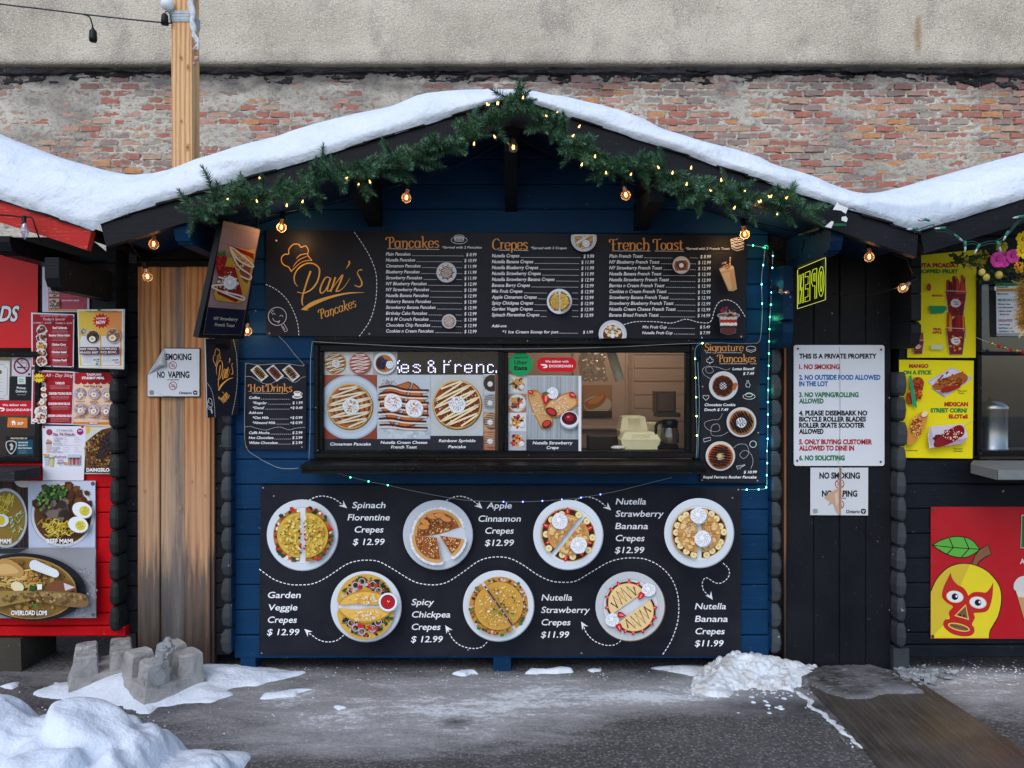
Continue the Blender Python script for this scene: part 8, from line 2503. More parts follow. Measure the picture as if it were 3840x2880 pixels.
def garland():
 g = thing('evergreen_garland','thick green fir garland with tiny warm lights along the blue hut bargeboards','garland',tuple(P(1925,380,-.62)))
 Y = -.625
 pts = [P(x,y,Y) for x,y in cr(GPATH,8)]
 cum = [0]
 for a,c in zip(pts,pts[1:]): cum.append(cum[-1] + (c - a).length)
 b = MB(); b.tube(pts,.006,6); b.build('stem',m_plain('brown_garland_stem',(40,42,30),.7),g,True)
 r = random.Random(5)
 N = 294; tot = cum[-1]
 for i in range(N):
  s = tot * (i + r.random() * .8) / N
  k = max(j for j in range(len(cum)) if cum[j] <= s); k = min(k,len(pts) - 2)
  p = pts[k].lerp(pts[k + 1],(s - cum[k]) / (cum[k + 1] - cum[k]))
  t = (pts[k + 1] - pts[k]).normalized()
  th = r.uniform(0,2 * math.pi)
  side = Vector((0,-1,0)) * math.cos(th) + t.cross(Vector((0,1,0))) * math.sin(th)
  if side.y > .5: side.y = -side.y
  if abs(p.x - .01) < .16 and side.z > -.1: side.z *= .15
  d = (t * r.choice([-1,1,1]) * r.uniform(.25,1.0) + side * r.uniform(.5,1.0) + Vector((0,-.12,-.12)))
  if p.z > 2.55: d.z = min(d.z,.06)
  sc = r.uniform(.80,1.12)
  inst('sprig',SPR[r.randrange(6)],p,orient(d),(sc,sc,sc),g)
 R = [(800,690,0,0,1,1.25,760),(1215,585,-.2,0,1,.9,640),(2485,590,.1,0,1,.9,640),(2712,655,.2,0,1,.8,710)]
 for (x,y,dx,dy,dz,sc,y0) in R:
  inst('sprig',SPR[1],P(x,y0,Y - .03),orient((dx,dy,dz)),(sc,sc,sc),g)
 T0 = lambda x,y: (x / 1.659,y / 1.659); T1 = lambda x,y: (900 + x / 1.659,300 + y / 1.659); T2 = lambda x,y: (1800 + x / 1.659,300 + y / 1.659); R1f = lambda x,y: (2840 + x / 1.659,500 + y / 1.659)
 mb_ = MB(); mb_.lathe([(.003,.0),(.0036,.003),(.0030,.008),(.0008,.015),(0,.015)],8); bm = mb_.mesh('mini_light',m_emit('warm_mini_light',(255,190,110),3.0),True)
 hd = MB(); hd.lathe([(0,-.012),(.0038,-.012),(.0042,.001),(0,.001)],8); hm = hd.mesh('holder',m_plain('dark_green_holder',(24,60,44),.4),True)
 for (x,y) in [T0(1410,1245),T0(1602,1262),T0(1618,1116)] + [T1(*q) for q in ((108,764),(386,766),(290,788),(655,616),(735,658),(812,643),(1455,406),(1590,362),(1540,160),(1602,156),(125,620))] + \
   [T2(*q) for q in ((45,162),(108,156),(265,120),(420,230),(480,208),(572,354),(612,298),(715,484),(785,588),(935,596),(1115,552),(1196,586),(1312,556),(1284,658),(1442,694),(1502,632),(1645,698),(1578,804),(1805,734),(95,362),(630,536),(1745,764))] + [R1f(80,402),R1f(175,408),R1f(122,512),R1f(20,432)]:
  a = (r.uniform(-.8,.8),r.uniform(-.8,.8),0); p = P(x,y,Y - .085)
  m_ = inst('mini_light',bm,p,a,(1,1,1),g); inst('holder',hm,p,a,(1,1,1),g)
 for k in range(0,len(pts),24): warm_light('garland_glow',tuple(pts[k] + Vector((0,-.11,0))),.02)
garland()
# ================================================================== FLOWERS, EGGS, TINSEL AND BEADS ON THE RIGHT HUT
def flower_garland():
 g = thing('flower_garland','spring garland of yellow and pink cloth flowers with speckled eggs','garland',tuple(P(3750,960,-.35)))
 r = random.Random(8)
 leaf = m_plain('cloth_leaf',(44,62,26),.7,0,.3); yl = m_plain('yellow_petal',(236,200,20),.6,0,.12); dy = m_plain('faded_yellow_petal',(150,132,40),.6,0,.2); pk = m_plain('pink_petal',(190,60,140),.6,0,.2); eg = m_plain('speckled_egg',(196,176,90),.5,0,.25); og = m_plain('orange_berry',(206,140,20),.5,0,.2)
 Y = -.38
 b = MB(); b.tube(cr([P(*R3f(x,y),Y) for x,y in ((620,620),(800,560),(950,580),(1100,620),(1300,560),(1700,600))],5),.006,6); b.build('stem',leaf,g,True)
 b = MB()
 for k in range(260):
  x = r.uniform(610,1500); y = r.uniform(480,860) if x > 880 else r.uniform(560,640); c = P(*R3f(x,y),Y + r.uniform(-.02,.04)); d = Vector((r.uniform(-1,1),r.uniform(-1,.2),r.uniform(-1,1))).normalized(); l = r.uniform(.015,.035); s = d.cross(Vector((0,1,.3))).normalized() * l * .28
  b.add([c,c + d * l * .5 + s,c + d * l,c + d * l * .5 - s],[(0,1,2,3)])
 o = b.build('foliage',leaf,g); o['kind'] = 'stuff'
 def flower(x,y,R,mat,n=9,Yf=Y - .03,wide=.34,name='flower'):
  c = P(*R3f(x,y),Yf); b = MB(); R /= 3.072 * 820
  for k in range(n):
   a = 2 * math.pi * k / n + r.uniform(-.15,.15); d = Vector((math.cos(a),-.25 + r.uniform(-.2,.1),math.sin(a))); s = Vector((-math.sin(a),0,math.cos(a))); w_ = R * wide
   p = [c + d * R * .15,c + d * R * .55 + s * w_,c + d * R * .92 + s * w_ * .8,c + d * R + Vector((0,.004,0)),c + d * R * .92 - s * w_ * .8,c + d * R * .55 - s * w_,c + d * R * .6 + Vector((0,-.006,0))]
   b.add(p,[(0,1,6),(1,2,6),(2,3,6),(3,4,6),(4,5,6),(5,0,6)])
  b.ball(c + Vector((0,-.006,0)),R * .18,8,5)
  b.build(name,mat,g)
 flower(1400,360,90,yl,8); flower(1385,500,90,yl,8); flower(1150,450,70,dy,7); flower(780,640,90,dy,10,Y,.18); flower(930,570,90,dy,10,Y,.2); flower(900,640,60,dy,8,Y,.2); flower(1100,600,90,pk,9,Y - .03,.5); flower(1150,590,100,pk,10,Y - .02,.5); flower(1270,560,80,pk,8,Y - .03,.45); flower(1500,420,90,yl,8)
 for (x,y,s) in ((928,738,1),(980,800,1),(1124,772,1.1)):
  b = MB(); b.ball(P(*R3f(x,y),Y - .03),.0145 * s,12,9,s=(1,1,1.15)); b.build('egg',eg,g,True)
 b = MB()
 for k in range(70):
  a = r.uniform(0,6.28); q = math.sqrt(r.random()); b.ball(P(*R3f(1360 + 58 * q * math.cos(a),678 + 74 * q * math.sin(a)),Y - .04 - .02 * (1 - q)),.0036,6,4)
 b.build('berry_cluster',og,g,True)
flower_garland()
def tinsel():
 g = thing('tinsel_wreath','bushy gold tinsel hanging over the menu sheet at the right edge','tinsel',tuple(P(*R3f(1420,1130),-.3)))
 r = random.Random(3)
 gold = m_plain('gold_tinsel_foil',(236,200,110),.35,.7,.2)
 b = MB()
 for k in range(1500):
  t = r.random(); x = 1405 + 50 * math.sin(t * 3) + (30 if t < .2 else 0); y = 880 + 480 * t
  c = P(*R3f(x,y),-.30); d = Vector((r.uniform(-1,.6),r.uniform(-1,.3),r.uniform(-1,.7))).normalized(); l = r.uniform(.04,.075); s = d.cross(Vector((r.uniform(-1,1),1,.2))).normalized() * .0016
  b.add([c - s,c + s,c + d * l + s * .4,c + d * l - s * .4],[(0,1,2,3)])
 o = b.build('strands',gold,g); o['kind'] = 'stuff'
 b = MB(); b.tube([P(*R3f(1430 + 50 * math.sin(t * 3),880 + 480 * t),-.30) for t in [i / 10 for i in range(11)]],.003,5); b.build('cord',gold,g)
tinsel()
def beads():
 g = thing('bead_garland','bead garland of gold balls and red stars sagging beside the lower yellow poster','garland',tuple(P(*R3f(1100,1580),-.1)))
 gold = m_plain('gold_bead',(196,170,90),.25,.8,.15); red = m_plain('red_star_plastic',(196,20,24),.3,0,.1)
 path = cr([(860,1490),(920,1515),(1000,1545),(1070,1575),(1150,1600),(1250,1630),(1350,1650),(1450,1665),(1700,1680)],6)
 b = MB(); b.tube([P(*R3f(x,y),-.09) for x,y in path],.0022,5); b.build('string',m_plain('pale_string',(150,156,160),.6),g,True)
 for (x,y,k) in ((1010,1550,'s'),(1046,1560,'b'),(1076,1576,'s'),(1120,1592,'*'),(1155,1606,'s'),(1190,1608,'b'),(1220,1622,'s'),(1262,1630,'*'),(1300,1644,'s'),(1330,1646,'b'),(1360,1650,'s'),(1408,1660,'*'),(1450,1668,'b')):
  c = P(*R3f(x,y),-.095); b = MB()
  if k == '*':
   pts = [c + Vector((math.cos(a) * q,0,math.sin(a) * q)) for a,q in [(math.pi / 2 + i * math.pi / 5,.0155 if i % 2 == 0 else .0065) for i in range(10)]]
   f_ = c + Vector((0,-.005,0)); k_ = c + Vector((0,.005,0)); b.add(pts + [f_,k_],[(i,(i + 1) % 10,10) for i in range(10)] + [((i + 1) % 10,i,11) for i in range(10)])
   b.build('red_star',red,g)
  else:
   b.ball(c,.0085 if k == 'b' else .0042,10,7); b.build('gold_bead',gold,g,True)
beads()
# ================================================================== THINGS BEHIND THE SERVING WINDOW
def takeaway(name,label,x0,x1,y0,y1,Y,dep,ridge=True):
 t = thing(name,label,'container',tuple(P((x0 + x1) / 2,y1,Y)))
 foam = m_plain('cream_foam',(222,210,170),.7,0,.04)
 a = X_(x0,Y); c = X_(x1,Y); zb_ = Z_(y1,Y); zt_ = Z_(y0,Y); zm = lerp(zb_,zt_,.55)
 b = MB()
 def ring(s,z): return [(lerp((a + c) / 2,a,s),Y + dep * (1 - s) / 2,z),(lerp((a + c) / 2,c,s),Y + dep * (1 - s) / 2,z),(lerp((a + c) / 2,c,s),Y + dep - dep * (1 - s) / 2,z),(lerp((a + c) / 2,a,s),Y + dep - dep * (1 - s) / 2,z)]
 def stack(rs):
  vs = sum(rs,[]); fs = [tuple(reversed(range(4)))]
  for i in range(len(rs) - 1): fs += [(4 * i + j,4 * i + (j + 1) % 4,4 * i + 4 + (j + 1) % 4,4 * i + 4 + j) for j in range(4)]
  fs.append(tuple(4 * (len(rs) - 1) + j for j in range(4))); b.add(vs,fs)
 stack([ring(.88,zb_),ring(1.0,zm - .004),ring(1.03,zm - .004),ring(1.03,zm)]); b.build('tray',foam,t)
 b = MB(); stack([ring(1.03,zm + .001),ring(1.0,zm + .004),ring(.82,zt_ - .006),ring(.6,zt_)]); b.build('lid',foam,t)
 b = MB()
 for k in range(9):
  x = lerp(a,c,.3 + .05 * k); b.box((x,Y - .001,zm + .008),(x + (c - a) * .02,Y + .02,zt_ - .012))
 b.build('rib',foam,t)
takeaway('foam_container','tall stack-topping cream foam takeaway box on the counter',2326,2430,1560,1684,.26,.14)
takeaway('foam_container','wide low cream foam takeaway box in front by the coffee jug',2330,2476,1620,1686,.12,.12)
takeaway('foam_container','small cream foam box half hidden behind the coffee jug',2424,2480,1584,1640,.34,.1)
def coffee():
 Y = .14
 t = thing('coffee_maker','black coffee maker with glass jug at the right end of the window','coffee maker',tuple(P(2510,1684,Y)))
 bk = m_plain('black_plastic',(16,16,18),.35)
 b = MB(); b.box(tuple(P(2462,1468,Y + .04)),tuple(P(2536,1548,Y + .04) + Vector((0,.12,0))),ch=.01); b.build('brew_head',m_plain('brown_black_plastic',(52,36,34),.3),t)
 b = MB(); b.box(tuple(P(2466,1548,Y)),tuple(P(2552,1564,Y) + Vector((0,.12,0)))); b.build('filter_plate',bk,t)
 b = MB(); b.box(tuple(P(2466,1670,Y - .02)),tuple(P(2546,1684,Y - .02) + Vector((0,.16,0))),ch=.006); b.build('warming_base',bk,t)
 c = P(2512,1664,Y + .03)
 s = .035 / 32
 b = MB(); b.lathe([(0,0),(.044,0),(.047,.01),(.047,.055),(.038,.085)],24,(c.x,c.y,c.z)); b.build('glass_jug',m_glass('jug_glass',(190,186,180),.12,.03,.08,(160,150,140)),t,True)
 b = MB(); b.lathe([(.038,.085),(.041,.088),(.043,.118),(.036,.128),(0,.128)],20,(c.x,c.y,c.z)); b.build('jug_collar',bk,t,True)
 b = MB(); b.tube(cr([c + Vector(q) for q in ((-.03,-.03,.116),(-.06,-.035,.116),(-.078,-.035,.10),(-.082,-.035,.05),(-.084,-.035,.03))],5),.008,7); b.build('handle',bk,t,True)
coffee()
def cups():
 Y = .42
 t = thing('cup_stack','slanting sleeve of stacked pale cups hanging inside the window','cups',tuple(P(2300,1380,Y)))
 cm = m_plain('pale_cup',(214,206,190),.5,0,.05)
 b = MB(); a = P(2286,1300,Y); c = P(2326,1430,Y)
 n = 22
 ax = (c - a).normalized().to_track_quat('Z','Y').to_matrix()
 prof = []
 for i in range(n):
  z = (c - a).length * i / n; prof += [(.026,z),(.029,z + .001),(.029,z + .004),(.0255,z + .005)]
 b.lathe(prof,16,a,axis=ax); b.build('cups',cm,t,True)
 t = thing('plastic_bag','crumpled clear plastic bag hanging beside the cup stack','bag',tuple(P(2230,1380,.45)))
 b = MB(); r = random.Random(4)
 pts = []
 nn = 18
 for i in range(nn + 1):
  for j in range(nn + 1):
   x = 2185 + 100 * i / nn - (18 * math.sin(j / nn * 3)); y = 1290 + 140 * j / nn; pts.append(P(x + r.uniform(-4,4),y + r.uniform(-4,4),.45 + r.uniform(-.018,.018)))
 b.add(pts,[(i * (nn + 1) + j,i * (nn + 1) + j + 1,(i + 1) * (nn + 1) + j + 1,(i + 1) * (nn + 1) + j) for i in range(nn) for j in range(nn)]); b.build('film',m_glass('bag_film',(225,222,216),.2,.2,.18,(190,180,170)),t)
 ik = Ink((0,1.24,0),(0,-1,0),W2)
 t,ik = sheet('wall_picture','picture of a folded crepe on a plate fixed to the cupboard door inside','picture',[(692,435),(925,435),(925,692),(690,692)],W2,1.262,.002,(150,120,110),PAPER,None,None,'paper')
 ik.part = 'print'; ik.poly([(700,440),(920,440),(920,560),(700,560)],(176,130,100)); ik.ell(810,590,112,70,(206,190,176)); ik.poly([(694,640),(925,640),(925,690),(694,690)],(60,52,56))
 ik.poly(cr([(700,580),(760,540),(850,510),(880,540),(830,600),(740,630)],4,True),(176,112,66)); ik.poly(cr([(730,575),(790,530),(860,520),(800,580)],4,True),(206,150,96))
 ik.done(t,PAPER)
 tt = thing('napkin_pack','small white crumpled napkin pack on the counter beside the foam boxes','napkins',tuple(P(2320,1680,.1)))
 b = MB(); b.ball(P(2318,1678,.11),.03,9,6,s=(1.3,.8,.35)); b.build('pack',m_plain('white_paper',(214,210,206),.6,0,.1),tt)
 t = thing('shelf_box','dark tray standing on the counter at the back of the window','tray',tuple(P(2280,1680,.5)))
 b = MB(); b.box(tuple(P(2205,1690,.5)),tuple(P(2330,1634,.5) + Vector((0,.1,0))),ch=.006); b.build('tray',m_plain('dark_tray',(64,56,54),.4),t)
cups()
warm_light('interior_light',(.6,.62,2.0),1.7,(1.0,.92,.85),.15)
def urn():
 Y = .22
 c = P(3715,1690,Y)
 t = thing('metal_urn','tall stainless steel drinks urn inside the right hut window','urn',tuple(c))
 b = MB(); b.lathe([(0,0),(.085,0),(.085,.012),(.08,.02),(.08,.215),(.084,.22),(.084,.235),(.06,.262),(0,.27)],28,c); b.build('body',m_plain('steel',(150,154,160),.28,1.0,.05),t,True)
 b = MB(); b.lathe([(.0,.27),(.012,.27),(.014,.285),(0,.29)],12,c); b.build('lid_knob',RUBBER,t,True)
urn()
# ================================================================== CONCRETE BLOCKS, RAMP, SNOW
def m_concrete():
 t = NT('rough_concrete',0.9,0.2)
 a = t.noise(10,6,rough=.7); g = t.noise(90,4,rough=.7); v = t.vor(70)
 c = t.mix(t.step(a,.3,.7),(0.26,.255,.245,1),(.44,.43,.41,1))
 c = t.mix(t.step(t.noise(16,5,rough=.75),.52,.66,0,.6),c,(.11,.10,.095,1))
 c = t.mix(t.step(v,.12,.05,0,.8),c,(.07,.065,.06,1))
 t.col(c)
 n1 = t.bump(g,.7,.004); t.bump(v,.4,.004,n1)
 return t.mat
CONC = m_concrete()
def deck_block(label,cx,cy,yaw,tilt,s,seed,hgt=.205):
 r = random.Random(seed)
 t = thing('concrete_block',label,'block',(cx,cy,0))
 Rm = Euler((tilt[0],tilt[1],yaw)).to_matrix()
 def lay(h0,rings,nsub=7):
  """square rings [(cx,cy,half,z)] as a subdivided, slightly rough solid"""
  b = MB(); vs = []; m = 8 * 2
  for (ox,oy,h,z) in rings:
   for k in range(m):
    a = 2 * math.pi * k / m
    ca,sa = math.cos(a),math.sin(a); q = (abs(ca) ** 10 + abs(sa) ** 10) ** (-1 / 10)
    j = r.uniform(-.003,.003)
    p = Rm @ Vector((ox + (h + j) * q * ca,oy + (h + j) * q * sa,z + r.uniform(-.002,.002)))
    vs.append(p + Vector((cx,cy,0)))
  fs = [tuple(reversed(range(m)))]
  for i in range(len(rings) - 1): fs += [(i * m + k,i * m + (k + 1) % m,(i + 1) * m + (k + 1) % m,(i + 1) * m + k) for k in range(m)]
  fs.append(tuple((len(rings) - 1) * m + k for k in range(m)))
  b.add(vs,fs); return b
 H = hgt
 base = lay(0,[(0,0,.150 * s,-.01),(0,0,.147 * s,H * .12),(0,0,.139 * s,H * .3),(0,0,.133 * s,H * .44),(0,0,.128 * s,H * .46)])
 base.build('base',CONC,t)
 for sx_ in (-1,1):
  for sy_ in (-1,1):
   o = .073 * s
   p = lay(0,[(sx_ * o,sy_ * o,.054 * s,H * .38),(sx_ * o,sy_ * o,.050 * s,H * .7),(sx_ * o * .99,sy_ * o * .99,.045 * s,H * .95),(sx_ * o * .98,sy_ * o * .98,.041 * s,H)])
   p.build('horn',CONC,t)
 return t
deck_block('notched concrete pier block standing left, bare and dry',-2.00,-.13,math.radians(28),(0,0),1.04,1,.165)
deck_block('notched concrete pier block standing right, capped with ice',-1.655,-.25,math.radians(48),(.04,.0),1.10,2,.185)
def ice():
 mat = bpy.data.materials.new('cloudy_ice'); mat.use_nodes = True
 b_ = mat.node_tree.nodes['Principled BSDF']; b_.inputs['Base Color'].default_value = (.74,.78,.80,1); b_.inputs['Roughness'].default_value = .10; b_.inputs['Transmission Weight'].default_value = .85; b_.inputs['IOR'].default_value = 1.25
 MATS['ice'] = mat
 b = MB()
 for (x,y,Y,rr_,s) in ((628,2410,-.30,.020,(1,1,1.5)),(616,2424,-.32,.028,(1.3,1,.8)),(606,2446,-.36,.026,(1.1,.8,1.3)),(640,2432,-.30,.022,(1,1,1)),(592,2488,-.41,.030,(.8,.6,1.7)),(588,2535,-.43,.038,(1.1,.6,1.2))):
  b.ball(P(x,y,Y),rr_,14,10,s=s)
 o = b.build('ice_lump',mat,None,True)
 m = o.modifiers.new('r','REMESH'); m.mode = 'VOXEL'; m.voxel_size = .005; m.use_smooth_shade = True
 tx = bpy.data.textures.new('icen','CLOUDS'); tx.noise_scale = .04; d = o.modifiers.new('d','DISPLACE'); d.texture = tx; d.strength = .010
 tag(o,'grey translucent lump of ice frozen over the right concrete block','ice')
ice()
def ramp():
 t = thing('plywood_ramp','wet brown plywood sheet lying on the asphalt at lower right','board',tuple(G(3300,2700)))
 q = [G(3012,2562),G(3376,2524),G(3850,2836),G(4330,3150),G(3420,3010),G(3298,2880),G(3150,2705)]
 tt = NT('wet_plywood',0.42,0.5)
 d = math.atan2((q[5] - q[0]).y,(q[5] - q[0]).x)
 w = tt.n('ShaderNodeTexWave',Scale=3.0,Distortion=9.0,Detail=4.0); w.inputs['Detail Scale'].default_value = 1.4; w.bands_direction = 'Y'
 tt.l(tt.coord2((0,0,-d),(.6,3.2,1)),w.inputs['Vector'])
 g = tt.n('ShaderNodeTexNoise',Scale=6.0,Detail=6.0,Roughness=.7); tt.l(tt.coord2((0,0,-d),(2.0,24,1)),g.inputs['Vector'])
 c = tt.mix(tt.step(tt.noise(3,5),.3,.7),(0.036,0.030,0.026,1),(0.082,0.070,0.060,1))
 c = tt.mix(tt.step(w.outputs[1],.80,.95,0,.30),c,(0.15,0.12,0.09,1))
 c = tt.mix(tt.step(g.outputs[0],.55,.72,0,.35),c,(0.13,0.105,0.085,1))
 c = tt.mix(tt.step(tt.noise(4,6,rough=.7),.55,.7,0,.5),c,(0.12,.11,.10,1))
 c = tt.mix(tt.step(tt.vor(60),.10,.06,0,.6),c,(.4,.4,.4,1))
 tt.col(c); n1 = tt.bump(g.outputs[0],.5,.003); tt.bump(w.outputs[1],.3,.003,n1)
 tt.l(tt.step(tt.noise(3.5,4),.4,.65,.30,.62),tt.b.inputs['Roughness'])
 b = MB(); b.prism([p + Vector((0,0,.020)) for p in reversed(q)],(0,0,-.019)); b.build('plywood_sheet',tt.mat,t)
ramp()
ICE2 = None
def ice_sheet():
 t = NT('thin_grey_ice',.16,.6)
 t.b.inputs['Alpha'].default_value = 1
 c = t.mix(t.step(t.noise(5,6,rough=.7),.35,.7),(.055,.053,.05,1),(.21,.215,.22,1))
 c = t.mix(t.step(t.noise(16,5,(1,3,1),.7,1.2),.54,.66,0,.6),c,(.40,.42,.44,1))
 t.col(c); t.bump(t.noise(9,4),.6,.01)
 patch('ice_sheet','thin grey sheet of ice over the top end of the plywood ramp',[(2985,2540),(3080,2520),(3180,2512),(3260,2512),(3330,2530),(3390,2570),(3465,2612),(3440,2618),(3350,2618),(3270,2632),(3215,2642),(3160,2636),(3110,2618),(3060,2590),(3000,2565)],
    lambda X,Y: 0.012 + X * 0,t.mat,.012,.020,5,.03,edge=.01,cat='ice')
ice_sheet()
def hsum(*g):
 def f(X,Y):
  s = X * 0
  for (px,py,h,r,*k) in g:
   p = G(px,py); rr_ = k[0] if k else r
   s = s + h * np.exp(-(((X - p.x) / r) ** 2 + ((Y - p.y) / rr_) ** 2))
  return s
 return f
patch('snow_patch','low tongue of white snow round the feet of the concrete blocks',[(132,2598),(170,2575),(205,2560),(285,2558),(330,2530),(495,2500),(620,2488),(746,2492),(909,2500),(1017,2508),(1139,2520),(1058,2551),(963,2574),(920,2572),(848,2590),(875,2612),(780,2640),(678,2645),(600,2650),(560,2680),(500,2672),(434,2650),(339,2630),(230,2625),(150,2612)],
   (lambda f: (lambda X,Y: .035 + f(X,Y)))(hsum((560,2590,.05,.22,.12),(420,2590,.02,.2),(820,2530,.03,.2),(590,2560,.05,.1))),SNOW,.012,0,11,.035)
patch('snow_heap','dirty lumpy snow heap against the right corner of the blue hut',[(2590,2590),(2610,2560),(2640,2530),(2640,2500),(2700,2490),(2900,2490),(3000,2500),(3070,2515),(3085,2545),(3065,2562),(2992,2575),(2975,2590),(2890,2590),(2820,2578),(2790,2592),(2730,2614),(2660,2612)],
   (lambda f: (lambda X,Y: .03 + f(X,Y)))(hsum((2770,2530,.070,.13,.10),(2900,2530,.045,.13,.09),(2700,2565,.030,.10),(3010,2545,.02,.08))),DSNOW,.006,0,21,.06,True,.05,fs=34,lumps=240,lr=(.008,.036))
patch('snow_patch','thin dirty tail of snow left of the right snow heap',[(2440,2506),(2520,2500),(2600,2498),(2680,2500),(2650,2530),(2600,2535),(2530,2522),(2470,2514)],lambda X,Y: .018 + X * 0,DSNOW,.01,0,23,.02,edge=.03)
patch('snow_strip','strip of snow and ice along the left edge of the plywood ramp',[(2996,2590),(3020,2604),(3050,2645),(3090,2680),(3140,2722),(3180,2765),(3225,2806),(3200,2800),(3150,2762),(3105,2714),(3062,2672),(3020,2632),(2990,2604)],lambda X,Y: .012 + X * 0,DSNOW,.006,0,25,.05,edge=.03,fs=40)
patch('snow_patch','little curved scrap of snow just left of the middle foot block',[(1697,2526),(1730,2518),(1775,2517),(1793,2528),(1768,2525),(1745,2536)],lambda X,Y: .012 + X * 0,SNOW,.006,0,31,.008,edge=.01)
patch('snow_patch','longer scrap of snow just right of the middle foot block',[(1970,2526),(1990,2510),(2050,2514),(2100,2506),(2150,2510),(2150,2520),(2090,2528),(2030,2524)],lambda X,Y: .016 + X * 0,SNOW,.006,0,32,.01,edge=.015)
patch('snow_patch','tiny oval scrap of snow under the crepe board, right of the long scrap',[(2200,2514),(2225,2509),(2255,2512),(2250,2519),(2215,2520)],lambda X,Y: .008 + X * 0,SNOW,.006,0,33,.006,edge=.01)
patch('snow_patch','narrow sliver of snow on the asphalt right of the concrete blocks',[(973,2624),(990,2606),(1040,2600),(1090,2590),(1174,2586),(1120,2600),(1110,2612),(1050,2618),(1000,2626)],lambda X,Y: .014 + X * 0,SNOW,.006,0,34,.01,edge=.015)
patch('snow_patch','scrap of snow at the far left on the asphalt by the red hut',[(0,2575),(40,2566),(75,2560),(70,2575),(50,2585),(20,2582)],lambda X,Y: .01 + X * 0,SNOW,.006,0,35,.01,edge=.015)
patch('snow_patch','small flake of snow on the asphalt below the sliver',[(1248,2650),(1275,2648),(1300,2654),(1270,2664)],lambda X,Y: .008 + X * 0,SNOW,.006,0,36,.006,edge=.01)
def big_heap():
 """ploughed heap in the left foreground"""
 xs = np.arange(-2.6,-.62,.011); ys = np.arange(-1.72,-.74,.011)
 X,Y = np.meshgrid(xs,ys,indexing='ij')
 sk = [(-500,2560),(-200,2600),(0,2629),(41,2639),(71,2664),(203,2680),(271,2672),(310,2698),(353,2672),(407,2704),(515,2727),(570,2775),(592,2822),(600,2866),(690,2866),(740,2858),(790,2868),(830,2900),(870,2975),(1200,3200)]
 yc = -1.16
 Z = np.zeros_like(X)
 for i,x in enumerate(xs):
  px = CX + x * F / (yc - CAMY)
  z = max(CAMZ - (interp(sk,px) - CY) / F * (yc - CAMY),0)
  hh = z
  t = (ys - yc)
  back = np.clip(1 - (np.maximum(t,0) / .30) ** 1.8,0,1); front = np.clip(1 - (np.maximum(-t,0) / .72) ** 2.0,0,1)
  Z[i] = max(hh - .012,0) * np.minimum(back,front)
 n = (fbm(X * 6,Y * 6,301,5,.55) - .5); rd = np.abs(fbm(X * 9,Y * 9,305,4) - .5)
 w = np.clip(Z / .08,0,1)
 Z = Z + w * (n * .075 - rd * .13 + .02)
 r_ = random.Random(9); base = Z.copy()
 for _ in range(110):
  i = r_.randrange(len(xs)); j = r_.randrange(len(ys))
  if base[i,j] < .05: continue
  R = r_.uniform(.04,.16); q = ((X - xs[i]) / R) ** 2 + ((Y - ys[j]) / (R * r_.uniform(.6,1.1))) ** 2
  Z = np.maximum(Z,np.where(q < 1,base[i,j] - .018 + R * .16 * np.sqrt(np.maximum(1 - q,0)) + (X - xs[i]) * r_.uniform(-.4,.4),-1))
 Z = Z - w * .05 * np.clip(fbm(X * 5,Y * 5,333,3) - .55,0,1) * 3
 for _ in range(2): Z[1:-1,1:-1] = (Z[1:-1,1:-1] * 2 + Z[:-2,1:-1] + Z[2:,1:-1] + Z[1:-1,:-2] + Z[1:-1,2:]) / 6
 Z = np.where(Z < .004,-.02,Z)
 o = grid_mesh('snow_heap',X,Y,Z,SNOW,True,None,Z > -.015)
 tag(o,'big clean ploughed snow heap in the lower left foreground','snow',None,'stuff')
big_heap()
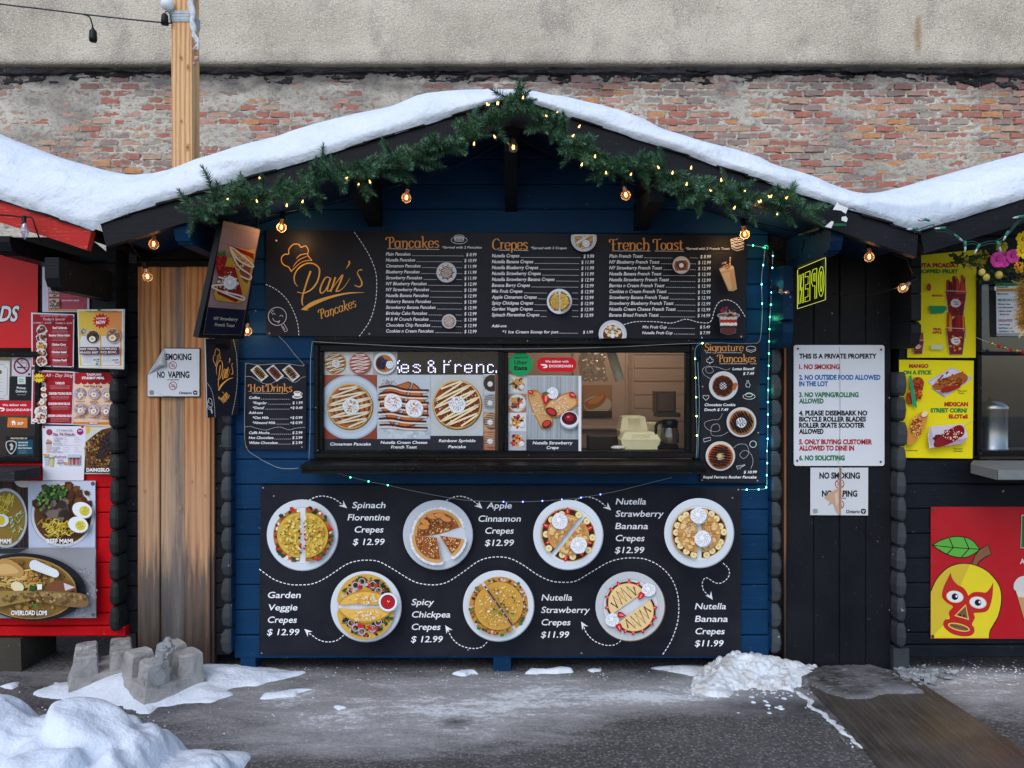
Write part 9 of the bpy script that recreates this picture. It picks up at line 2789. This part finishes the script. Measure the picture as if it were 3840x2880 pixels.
def crumbs():
 r = random.Random(77)
 b = MB()
 def add(x,y,s,zs=.7):
  p = G(x,y)
  k = len(b.v); n = 6; vs = []
  for i in range(3):
   for j in range(n):
    a = 2 * math.pi * j / n; q = s * (1,.95,.4)[i] * r.uniform(.7,1.2); vs.append((p.x + q * math.cos(a),p.y + q * math.sin(a),(0,.45,.85)[i] * s * zs))
  b.add(vs,[(i * n + j,i * n + (j + 1) % n,(i + 1) * n + (j + 1) % n,(i + 1) * n + j) for i in range(2) for j in range(n)] + [tuple(2 * n + j for j in range(n))])
 for _ in range(70): add(r.gauss(2830,150),r.gauss(2600,16),r.uniform(.002,.008))
 for _ in range(14): add(r.uniform(2760,2960),r.uniform(2610,2680),r.uniform(.005,.017),.45)
 for _ in range(40):
  q = r.random(); add(3000 + 250 * q + r.uniform(-40,10),2595 + 215 * q + r.uniform(-10,25),r.uniform(.002,.005))
 for _ in range(150): add(r.uniform(900,2600),r.uniform(2500,2560),r.uniform(.0015,.0045))
 for _ in range(160): add(r.uniform(0,1200),r.gauss(2640,50),r.uniform(.0015,.005))
 for _ in range(140): add(r.uniform(3380,3840),r.gauss(2520,22),r.uniform(.0015,.006))
 o = b.build('snow_crumbs',SNOW); tag(o,'loose crumbs of snow and salt scattered on the asphalt','snow',None,'stuff')
 b = MB(); rr_ = random.Random(5)
 r = rr_
 for _ in range(60):
  x,y = r.gauss(3440,55),r.gauss(2545,17); p = G(x,y); s = r.uniform(.012,.034); a = r.uniform(0,3)
  q = [(p.x + s * math.cos(a + k * 1.57 + r.uniform(-.4,.4)) * r.uniform(.6,1.1),p.y + s * math.sin(a + k * 1.57) * r.uniform(.6,1.1),.002) for k in range(5)]
  b.prism([(u,v,.004 + r.uniform(0,.02)) for u,v,_z in q],(0,0,.008))
 o = b.build('ice_rubble',MATS['ice_rub']); tag(o,'broken grey slabs of ice at the foot of the right black hut','ice',None,'stuff')
def _ir():
 t = NT('ice_rubble',.3,.5); t.col(t.mix(t.step(t.noise(20,4),.35,.65),(.16,.18,.19,1),(.42,.45,.48,1))); return t.mat
MATS['ice_rub'] = _ir()
crumbs()
